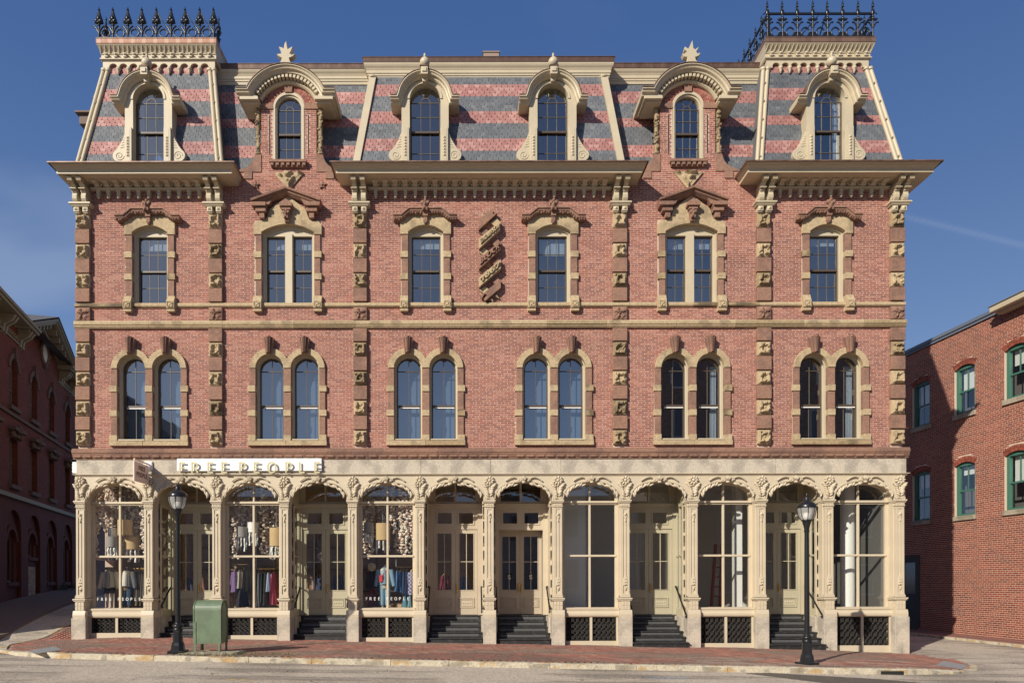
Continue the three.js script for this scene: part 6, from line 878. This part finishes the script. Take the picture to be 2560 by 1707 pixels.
{
  const s = thing('hanging_sign', 'pale pink blade sign reading FREE PEOPLE on an arm at the corner', 'sign'), x = X(352, 0.55), pinkish = paint(0.78, 0.60, 0.50, 0.6), yt = Y(1157, 0.55), yb = Y(1205, 0.55);
  mesh('panel', rbox(x - 0.02, x + 0.02, yb, yt, 0.12, 0.98, 0.006), pinkish, s);
  mesh('arm', [box(x - 0.018, x + 0.018, yt + 0.03, yt + 0.07, -0.02, 0.95), bar([x, yt, 0.2], [x, yt + 0.04, 0.2], 0.008, 5), bar([x, yt, 0.8], [x, yt + 0.04, 0.8], 0.008, 5), rbox(x - 0.05, x + 0.05, yt - 0.04, yt + 0.14, 0.03, 0.05, 0.004)], pinkish, s);
  for (const f of [1, -1]) [['FREE', 0.12], ['PEOPLE', -0.06]].forEach(([w, dy]) => { const t = word(w, 0.13, 0.004), g = t.g.scale(Math.min(1, (w === 'FREE' ? 0.42 : 0.66) / t.w), 1, 1).rotateY(f * Math.PI / 2).translate(x + f * 0.0225, (yt + yb) / 2 + dy, 0.54); mesh('letter_line', [g], paint(0.16, 0.07, 0.04), s); });
}
{
  const s = thing('wall_lamp_box', 'small white box lamp on the granite beside the hanging sign', 'lamp'); mesh('housing', rbox(X(361), X(383), Y(1174), Y(1153), 0.03, 0.09, 0.008), M.white, s); mesh('cover', rbox(X(363), X(381), Y(1172), Y(1155), 0.09, 0.10, 0.003), M.white, s);
  const c = thing('corner_sign', 'white sign edge on the side street corner of the granite', 'sign'); mesh('board', rbox(XL - 0.17, XL - 0.04, 5.06, 5.38, -1.6, -0.02, 0.01), M.white, c); mesh('letter', [0, 1, 2].map(i => box(XL - 0.2, XL - 0.171, 5.1 + i * 0.09, 5.15 + i * 0.09, -0.3, -0.06)), gold, c);
}
// the date ribbon between the third storey windows: slanting stone bands, lettered, with darker folds behind
{
  const r = thing('date_ribbon', 'vertical twisted stone ribbon on the wall lettered THOMPSON BLOCK 1867', 'plaque');
  const px = (a, b) => [X(1180 + a / 6.27), Y(520 + b / 6.27)], poly = l => l.map(p => px(...p));
  const bands = [[[[115, 210], [305, 70], [330, 60], [355, 95], [330, 125], [350, 140], [405, 120], [115, 385]], M.brown, ''], [[[115, 525], [455, 245], [452, 375], [118, 685]], M.tan, 'THOMPSON'], [[[115, 825], [458, 560], [455, 690], [118, 1000]], M.brown, 'BLOCK'], [[[115, 1130], [460, 840], [458, 985], [118, 1280]], M.tan, '1867'], [[[215, 1490], [190, 1460], [245, 1395], [205, 1380], [165, 1450], [140, 1410], [455, 1150], [458, 1285]], M.brown, '']];
  bands.forEach(([pts, m, w], i) => { mesh('ribbon_band', ext(poly(pts), -0.01, 0.16, [], 0.006), m, r);
    if (w) { const [a, b, c, d] = poly(pts), t = word(w, 0.2, 0.075), g = t.g, p = g.attributes.position; for (let k = 0; k < p.count; k++) { const u = p.getX(k) / t.w + 0.5, v = p.getY(k) / t.h + 0.5, U = 0.07 + 0.86 * u, V = 0.26 + 0.58 * v; p.setXYZ(k, a[0] + (b[0] - a[0]) * U, (d[1] + (c[1] - d[1]) * U) * (1 - V) + (a[1] + (b[1] - a[1]) * U) * V, p.getZ(k) + 0.158); } g.deleteAttribute('normal'); mesh('lettering', [(() => { const q = g.index ? g.toNonIndexed() : g; q.computeVertexNormals(); return q; })()], m, r); mesh('ribbon_edge', ext([d, c, [c[0], c[1] + 0.04], [d[0], d[1] + 0.04]], 0.15, 0.19), m, r); } });
  [[300, 250, 455, 240, 400, 178, 0], [118, 400, 275, 375, 205, 330, 1], [320, 575, 455, 555, 405, 490, 1], [118, 705, 265, 690, 200, 640, 0], [320, 880, 455, 850, 400, 795, 1], [118, 1010, 270, 985, 190, 945, 1], [320, 1175, 458, 1155, 400, 1095, 1], [118, 1300, 280, 1290, 205, 1240, 0]].forEach(([x0, y0, x1, y1, xm, ym, dk]) => mesh('ribbon_fold', ext(poly([[x0, y0], [xm, ym], [x1, y1], [(x0 + x1) / 2 - 10 + (x1 - xm) * 0.1, (y0 + y1) / 2 + 62]]), -0.01, 0.07, [], 0.004), dk ? M.brown : M.tan, r));
  for (const [x, y, u, v] of [[240, 100, 228, 55], [200, 150, 150, 122], [380, 1385, 430, 1430], [310, 1440, 340, 1485]]) mesh('ribbon_tassel', bar([...px(x, y), 0.06], [...px(u, v), 0.06], 0.045, 6, 0.012), M.tan, r);
}
// lettering on the display panes
for (const [k, lab] of [[0, 'white FREE PEOPLE letters on the pane of the corner display window'], [4, 'white FREE PEOPLE letters on the pane before the denim overalls']]) {
  const s = thing('window_lettering', lab, 'lettering'), c = (C[k] + C[k + 1]) / 2, y = Y(1496, -0.2); [...'FREE PEOPLE'].forEach((ch, i) => { if (ch !== ' ') { const m = mesh('letter', [word(ch, 0.085, 0.0015, fontThin).g], M.white, s); m.position.set(c - 0.6 + i * 0.12, y, -0.205); } });
}

// ================================================================ GOODS IN THE SHOP
const SF = Y(1520, -0.2) - 0.03;      // display floor
const cx = (px, z) => X(px, z), cy = (py, z) => Y(py, z);
const cloth = (w, d, h, o = {}) => { const { sh = 0.55, fold = 0.09, nf = 7, ph = 0, hem = 1 } = o, N = 22, rows = []; for (let j = 0; j <= 9; j++) { const t = j / 9, prof = t < 0.12 ? 0.35 + (sh - 0.35) * t / 0.12 : sh + (hem - sh) * (t - 0.12) / 0.88; rows.push(Array.from({ length: N }, (_, i) => { const a = i / N * 2 * Math.PI, k = 1 + fold * t * Math.sin(nf * a + ph + t * 1.2); return [w / 2 * prof * k * Math.cos(a), -h * t - 0.02 * Math.abs(Math.cos(a)) * (t < 0.15 ? 1 : 0), d / 2 * (0.55 + 0.45 * t) * k * Math.sin(a)]; })); } return quads(rows.map(r => r.slice().reverse()), true); };
const sleeve = (s, w, y, l, a) => bar([s * w * 0.25, y, 0], [s * (w * 0.25 + l * Math.sin(a)), y - l * Math.cos(a), 0.03], 0.065, 8, 0.045);
const C3 = (r, g, b) => paint(r, g, b, 0.95);
const clothM = (r, g, b, stripe) => stripe ? std({ roughness: 0.95, map: tex(64, 0.22, (u, v) => (Math.floor(u * 4) + Math.floor(v * 4)) % 2 ? [r, g, b] : stripe) }) : C3(r, g, b);
function garment(name, label, cat, px, pyTop, pyBot, wpx, z, mat, o = {}) {
  const y1 = cy(pyTop, z), y0 = Math.max(cy(pyBot, z), SF + 0.01), w = wpx * (DIST - z) / FOC, g = thing(name, label, cat, o.group, [cx(px, z), y1, z]);
  mesh('cloth', [cloth(w, o.d || Math.max(0.12, w * 0.5), y1 - y0, { ph: rr(0, 6), nf: 5 + Math.floor(rnd() * 4), ...o }), ...(o.sl ? [-1, 1].map(s => sleeve(s, w, -0.06, o.sl, 0.18)) : [])], mat, g);
  mesh('hanger', [tube([[-w * 0.22, -0.03, 0], [0, 0.035, 0], [w * 0.22, -0.03, 0]], 0.007, 8, 4), tube([[0, 0.03, 0], [0, 0.075, 0], [0.02, 0.1, 0], [0.035, 0.085, 0]], 0.004, 8, 4)], M.brass, g); return g;
}
function rail(label, px0, px1, py, z, floor) { const t = thing('clothes_rail', label, 'clothes rail'), a = cx(px0, z), b = cx(px1, z), y = cy(py, z); mesh('bar', bar([a, y, z], [b, y, z], 0.012), M.brass, t); for (const x of [a, b]) mesh('post', bar([x, y, z], [x, floor ? SF : 4.9, z], 0.007), floor ? M.black : M.dull, t); }
function shade(label, px, py0, py1, wpx, z, mat, fringe) { const y1 = cy(py0, z), y0 = cy(py1, z), r = wpx / 2 * (DIST - z) / FOC, t = thing('lamp_shade', label, 'lamp shade', undefined, [cx(px, z), 0, z]); mesh('drum', lathe([[r, y0], [r * 1.0, y1], [r - 0.008, y1], [r - 0.008, y0], [r, y0]], 0, 0, 0, 22), mat, t); mesh('cord', bar([0, y1, 0], [0, 5.0, 0], 0.005, 4), M.dull, t); mesh('spider', [bar([-r, y1 - 0.01, 0], [r, y1 - 0.01, 0], 0.004, 4), bar([0, y1 - 0.01, -r], [0, y1 - 0.01, r], 0.004, 4)], M.dull, t); if (fringe) for (let i = 0; i < 9; i++) { const a = i / 9 * 2 * Math.PI, l = rr(0.2, 0.42); mesh('streamer', relief(0.035, l, 1, 6, (u, v) => 0.02 * Math.sin(v * 9 + i), r * 0.9 * Math.cos(a), y0 - l / 2, r * 0.9 * Math.sin(a)), i % 2 ? M.white : M.dull, t); } return t; }
const parchment = new THREE.MeshPhysicalMaterial({ color: rgb(0.72, 0.52, 0.27), roughness: 0.9, transmission: 0.25, thickness: 0 }), grayShade = new THREE.MeshPhysicalMaterial({ color: rgb(0.42, 0.39, 0.36), roughness: 0.9, transmission: 0.25, thickness: 0 });
// bay 1
shade('cream parchment drum lamp shade hanging in the corner display window', 312, 1298, 1337, 34, -0.6, parchment);
shade('small gray drum lamp shade below the cream one in the corner window', 279, 1340, 1366, 25, -0.5, grayShade, true);
shade('tall white dotted lamp shade behind the gray shade in the corner window', 281, 1318, 1382, 22, -0.75, M.white);
shade('large amber paper drum hanging behind the cream shade in the corner window', 330, 1340, 1372, 34, -0.85, parchment, true);
function mannequin(label, px, pyHead, z, jacket, bottom, scarf, o = {}) {
  const y1 = cy(pyHead, z), m = thing('mannequin', label, 'mannequin', undefined, [cx(px, z), SF, z]), H = y1 - SF, skin = C3(0.62, 0.55, 0.44);
  mesh('body', [lathe([[0, H], [0.04, H], [0.045, H - 0.05], [0.09, H - 0.09], [0.16, H - 0.13], [0.15, H - 0.3], [0.115, H - 0.45], [0.15, H - 0.6], [0.13, H - 0.7], [0, H - 0.72]], 0, 0, 0, 16).scale(1, 1, 0.7), ...[-1, 1].flatMap(s => [bar([s * 0.075, H - 0.62, 0], [s * 0.07, 0.42, 0], 0.075, 10, 0.05), bar([s * 0.07, 0.43, 0], [s * 0.07, 0.05, 0], 0.052, 10, 0.03), blob(s * 0.07, 0.03, 0.04, 0.035, 0.03, 0.08)])], o.dark ? C3(0.2, 0.15, 0.1) : skin, m);
  const j = cloth(0.37, 0.28, 0.52, { sh: 0.85, fold: 0.06, hem: 1 }).translate(0, H - 0.06, 0); mesh('jacket', [j, ...[-1, 1].map(s => bar([s * 0.18, H - 0.14, 0], [s * 0.27, H - 0.62, 0.05], 0.075, 9, 0.055))], jacket, m);
  mesh('top', cloth(0.2, 0.34, 0.46, { sh: 0.9, fold: 0.03 }).translate(-0.01, H - 0.1, 0.03), o.top || C3(0.3, 0.29, 0.27), m);
  mesh(o.trousers ? 'trousers' : 'shorts', o.trousers ? [-1, 1].map(s => bar([s * 0.075, H - 0.5, 0], [s * 0.085, 0.1, 0], 0.095, 10, 0.075)) : cloth(0.33, 0.28, 0.26, { sh: 0.95, fold: 0.05 }).translate(0, H - 0.5, 0), bottom, m);
  if (scarf) mesh('scarf', [new THREE.TorusGeometry(0.09, 0.045, 8, 16).rotateX(Math.PI / 2).scale(1.3, 1, 1).translate(0, H - 0.03, 0), blob(0.14, H - 0.08, 0.04, 0.1, 0.05, 0.07, -0.4)], scarf, m);
}
mannequin('mannequin in cream jacket, gray scarf and dark shorts in the corner window', 273, 1417, -0.75, C3(0.66, 0.58, 0.42), C3(0.035, 0.03, 0.022), C3(0.23, 0.19, 0.15));
mannequin('mannequin in gray blazer over a white top and blue jeans, corner window', 316, 1416, -0.85, C3(0.14, 0.135, 0.14), C3(0.045, 0.07, 0.115), null, { trousers: 1, dark: 1, top: C3(0.75, 0.72, 0.66) });
rail('brass clothes rail at the right of the corner display window', 326, 366, 1420, -1.0, true);
[[333, 0.10, 0.075, 0.045], [340, 0.05, 0.042, 0.03], [346, 0.155, 0.115, 0.065], [352, 0.055, 0.05, 0.042], [357, 0.12, 0.085, 0.05]].forEach(([p, r, g, b], i) => garment('hanging_garment', `${['dark brown', 'black', 'tan', 'charcoal', 'rust brown'][i]} garment on the rail behind the lettering in the corner window`, 'garment', p, 1426, 1512 - i % 2 * 8, 11, -1.0, C3(r, g, b), { d: 0.4, group: 'garments on the corner window rail' }));
garment('hanging_garment', 'white garment at the right end of the corner window rail', 'garment', 364, 1426, 1490, 12, -0.95, C3(0.7, 0.68, 0.62), { d: 0.4, group: 'garments on the corner window rail' });
// bay 3
shade('dark gray drum lamp shade beside the white one in the second display window', 604, 1316, 1342, 26, -0.5, grayShade, true);
shade('white fringed drum lamp shade in the middle of the second display window', 632, 1305, 1330, 26, -0.6, M.white, true);
shade('yellow parchment drum lamp shade at the right of the second display window', 690, 1319, 1364, 32, -0.5, parchment, true);
rail('brass clothes rail with coats at the right of the second display window', 640, 692, 1421, -0.9, false);
[[638, 14, 1512, [0.10, 0.10, 0.105], 'gray'], [648, 13, 1515, [0.13, 0.125, 0.12], 'pale gray'], [656, 12, 1505, [0.03, 0.035, 0.03], 'black'], [664, 13, 1512, [0.05, 0.055, 0.04], 'olive'], [672, 15, 1478, [0.33, 0.40, 0.58], 'pale blue'], [684, 22, 1510, [0.55, 0.085, 0.125], 'raspberry red']].forEach(([p, w, b, c, n]) => garment('hanging_garment', `${n} garment hanging at the right of the second display window`, 'garment', p, 1430, b, w, -0.9, C3(...c), { d: 0.42, sl: n === 'pale blue' ? 0.35 : 0, group: 'garments on the second window rail' }));
rail('black clothes rail at the left of the second display window', 583, 626, 1410, -1.2, true);
[[588, 20, 1478, [0.20, 0.12, 0.27], 'purple'], [600, 13, 1470, [0.42, 0.38, 0.30], 'beige'], [610, 13, 1480, [0.17, 0.13, 0.085], 'brown'], [620, 15, 1476, [0.21, 0.19, 0.10], 'khaki']].forEach(([p, w, b, c, n]) => garment('hanging_garment', `${n} jacket hanging at the left of the second display window`, 'jacket', p, 1424, b, w, -1.2, C3(...c), { d: 0.4, sl: 0.4, group: 'jackets on the second window rail' }));
garment('hanging_garment', 'long black sequin dress below the jackets in the second display window', 'dress', 606, 1470, 1516, 34, -1.1, C3(0.025, 0.024, 0.03), { d: 0.3 });
// bay 5
shade('dark gray fringed drum lamp shade in the third display window', 922, 1307, 1332, 25, -0.5, grayShade, true);
shade('amber drum lamp shade with white streamers in the third display window', 957, 1308, 1350, 36, -0.6, parchment, true);
rail('metal clothes rail with denim in the third display window', 990, 1032, 1417, -0.8, false);
[[993, 13, 1478, [0.06, 0.16, 0.33], 'bright blue denim'], [1001, 13, 1480, [0.05, 0.13, 0.28], 'blue denim'], [1009, 12, 1484, [0.035, 0.075, 0.17], 'dark denim'], [1017, 12, 1490, [0.02, 0.035, 0.07], 'navy']].forEach(([p, w, b, c, n]) => garment('hanging_garment', `${n} shirt on the rail in the third display window`, 'shirt', p, 1426, b, w, -0.8, C3(...c), { d: 0.4, sl: 0.3, group: 'denim on the third window rail' }));
garment('hanging_garment', 'purple and white plaid shirt at the end of the third window rail', 'shirt', 1030, 1426, 1486, 24, -0.75, clothM(0.10, 0.085, 0.19, [0.45, 0.42, 0.5]), { d: 0.36, sl: 0.4 });
garment('hanging_garment', 'faded teal jeans hung below the denim shirts, third display window', 'jeans', 1012, 1488, 1517, 18, -0.75, C3(0.10, 0.22, 0.28), { d: 0.25 });
garment('hanging_garment', 'pale teal jeans below the plaid shirt, third display window', 'jeans', 1025, 1486, 1517, 14, -0.72, C3(0.16, 0.28, 0.31), { d: 0.25 });
mannequin('mannequin in light blue denim overalls in the third display window', 962, 1412, -0.7, C3(0.20, 0.32, 0.42), C3(0.23, 0.37, 0.48), null, { trousers: 1, top: C3(0.25, 0.38, 0.48) });
tag(mesh('shoulder_bag', [rbox(cx(948, -0.52), cx(957, -0.52), cy(1455, -0.52), cy(1437, -0.52), -0.56, -0.48, 0.02), bar([cx(955, -0.55), cy(1440, -0.55), -0.52], [cx(966, -0.62), cy(1424, -0.62), -0.6], 0.012)], C3(0.62, 0.05, 0.055)), 'small red bag strapped across the denim overalls', 'bag');
garment('hanging_garment', 'black printed shirt under the straw hat, third display window', 'shirt', 930, 1424, 1470, 34, -0.9, C3(0.028, 0.026, 0.035), { sl: 0.45 });
garment('hanging_garment', 'dark red trousers below the black shirt, third display window', 'trousers', 929, 1468, 1518, 24, -0.9, C3(0.15, 0.03, 0.045), {});
tag(mesh('straw_hat', lathe([[0, 0.05], [0.05, 0.05], [0.075, 0.03], [0.08, 0], [0.14, -0.005], [0.145, 0.004], [0.085, 0.01]], 0, 0, 0, 22).rotateX(Math.PI / 2 - 0.15).scale(0.85, 0.85, 0.85).translate(cx(929.5, -0.8), cy(1417, -0.8), -0.8), C3(0.58, 0.47, 0.32)), 'round straw hat hanging above the black shirt', 'hat');
tag(mesh('pouf_lamp', [blob(0, 0, 0, 0.26, 0.2, 0.26, 0, 16, 10)].map(g => g.translate(cx(812, -2.6), cy(1392, -2.6), -2.6)), C3(0.55, 0.42, 0.36)), 'pale pink paper lantern inside the second doorway', 'lantern');
// strings of paper blossoms
const petals = [C3(0.84, 0.73, 0.60), C3(0.80, 0.62, 0.52), C3(0.70, 0.56, 0.43), C3(0.88, 0.82, 0.72)];
const blossomGeo = [0, 1, 2, 3].map(k => { const g = []; for (let i = 0; i < 5; i++) { const a = i / 5 * 6.28 + k; g.push(blob(0.018 * Math.cos(a), 0.012 * Math.sin(a * 2 + k), 0.018 * Math.sin(a), 0.022, 0.017, 0.022, a, 6, 4)); } return join(g); });
const places = { 'corner display window': [216, 362, 26], 'second display window': [576, 694, 20], 'third display window': [912, 1034, 21] };
for (const [nm, [p0, p1, n]] of Object.entries(places)) for (let i = 0; i < n; i++) {
  const px = p0 + (p1 - p0) * (i + rr(0.1, 0.9)) / n, lamps = [312, 279, 330, 604, 632, 690, 922, 957], z = rnd() < 0.6 && !lamps.some(q => Math.abs(q - px) < 20) ? rr(-0.72, -0.4) : rr(-1.3, -0.95), t = thing('blossom_string', `string of cream paper blossoms hanging in the ${nm}`, 'garland', `blossom strings in the ${nm}`, [cx(px, z), 0, z]);
  const mid = Math.abs((px - p0) / (p1 - p0) - 0.42) < 0.22, yb = cy(mid ? rr(1290, 1330) : rr(1350, 1400), z), list = []; let y = 4.75; while (y > yb) { y -= rr(0.045, 0.10); list.push(y); }
  mesh('string', bar([0, 5.05, 0], [0, yb, 0], 0.003, 4), M.dull, t);
  const per = [[], [], [], []]; list.forEach(q => per[Math.floor(rnd() * 4)].push(blossomGeo[Math.floor(rnd() * 4)].clone().scale(...[rr(0.95, 1.6)].flatMap(v => [v, v, v])).translate(rr(-0.05, 0.05), q, rr(-0.05, 0.05))));
  per.forEach((l, k) => { if (l.length) { const m = mesh('blossom', l, petals[k], t); m.userData.kind = 'stuff'; } });
}
// deeper in the shop: rails of clothes seen through the doors
[[455, 1450, 30, [0.42, 0.22, 0.15], 'rust patterned dress seen through the first door'], [470, 1440, 22, [0.05, 0.05, 0.08], 'dark coat hanging on the right behind the first door'], [500, 1438, 20, [0.30, 0.12, 0.08], 'red brown blouse behind the first door handle'], [770, 1436, 34, [0.44, 0.28, 0.18], 'tan jacket seen through the second door'], [795, 1440, 24, [0.06, 0.07, 0.13], 'navy dress beside the tan jacket in the second door'], [845, 1432, 30, [0.09, 0.08, 0.15], 'dark purple coat seen through the second door'], [868, 1452, 24, [0.10, 0.14, 0.22], 'blue plaid shirt at the right of the second door'], [1112, 1436, 24, [0.20, 0.03, 0.04], 'dark red coat seen through the third door'], [1160, 1440, 28, [0.14, 0.17, 0.27], 'blue checked shirt seen through the third door']].forEach(([p, y, w, c, lab]) => garment('hanging_garment', lab, 'garment', p, y, 1512, w * 0.95, -2.2, C3(...c), { sl: 0.4 }));
tag(mesh('shelf_unit', [0, 1, 2, 3].map(i => box(-9.5, -1.2, 1.6 + i * 0.75, 1.64 + i * 0.75, -4.5, -4.1)).concat([-9.5, -7.4, -5.3, -3.2, -1.24].map(x => box(x, x + 0.04, 1, 4.0, -4.5, -4.1))), M.woodFloor), 'long wooden wall shelf at the back of the clothes shop', 'shelf');
// empty shops on the right
tag(mesh('step_ladder', [bar([X(1800, -1.6), SF - 0.1, -1.6], [X(1806, -2.0), 3.1, -2.0], 0.05, 4), bar([X(1778, -1.6), SF - 0.1, -1.6], [X(1790, -2.0), 3.1, -2.0], 0.05, 4), ...[0.3, 0.6, 0.9, 1.2, 1.5].map(y => box(X(1781, -1.8), X(1803, -1.8), SF + y, SF + y + 0.03, -1.85, -1.75))], C3(0.28, 0.06, 0.035)), 'red step ladder standing in the empty shop window', 'ladder');
for (const [px, py, w, c, lab] of [[598, 1699, 0.34, [0.62, 0.45, 0.12], 'faded yellow paint mark on the road near the bottom edge'], [1640, 1696, 0.2, [0.25, 0.38, 0.55], 'left of two pale blue spray marks on the road'], [1690, 1697, 0.2, [0.25, 0.38, 0.55], 'right of two pale blue spray marks on the road']]) {
  let d = 14.4; for (let k = 0; k < 8; k++) d = (EYE_Y - roadY((px - CX) * d / FOC, DIST - d)) * FOC / (py - CY);
  const x = (px - CX) * d / FOC, z = DIST - d, v = []; for (let i = 0; i < 14; i++) { const u = x + rr(-w, w), q = z + rr(-0.08, 0.08), s = rr(0.03, 0.08), P = (a, b) => [a, roadY(a, b) + 0.004 + i * 0.0002, b]; v.push(...P(u - s, q - s * 0.4), ...P(u - s * 0.6, q + s * 0.4), ...P(u + s, q + s * 0.2)); }
  const g = new THREE.BufferGeometry(); g.setAttribute('position', new THREE.Float32BufferAttribute(v, 3)); g.computeVertexNormals(); tag(mesh('paint_mark', g, paint(...c, 0.9)), lab, 'paint mark');
}
// plants on the sill of the right wall dormer
[[1697, 0.02], [1716, 0.16], [1736, 0.18]].forEach(([px, h], i) => { const x = X(px, -0.2), y = Y(404) + 0.0, p = thing('potted_plant', ['empty looking white pot at the left on the brick dormer sill', 'small green plant in the middle white pot on the brick dormer sill', 'small green plant in the right white pot on the brick dormer sill'][i], 'potted plant', undefined, [x, y, -0.24]); mesh('pot', rbox(-0.085, 0.085, -0.01, 0.11, -0.06, 0.06, 0.012), M.white, p); if (h > 0.1) mesh('foliage', Array.from({ length: 22 }, () => blob(rr(-0.09, 0.09), 0.12 + rr(0, h), rr(-0.05, 0.05), 0.04, 0.014, 0.028, rr(-1.3, 1.3), 5, 3)), C3(0.09, 0.17, 0.05), p); });

tag(B, B.userData.label, B.userData.category);
scene.updateMatrixWorld(true);
renderer.render(scene, camera);
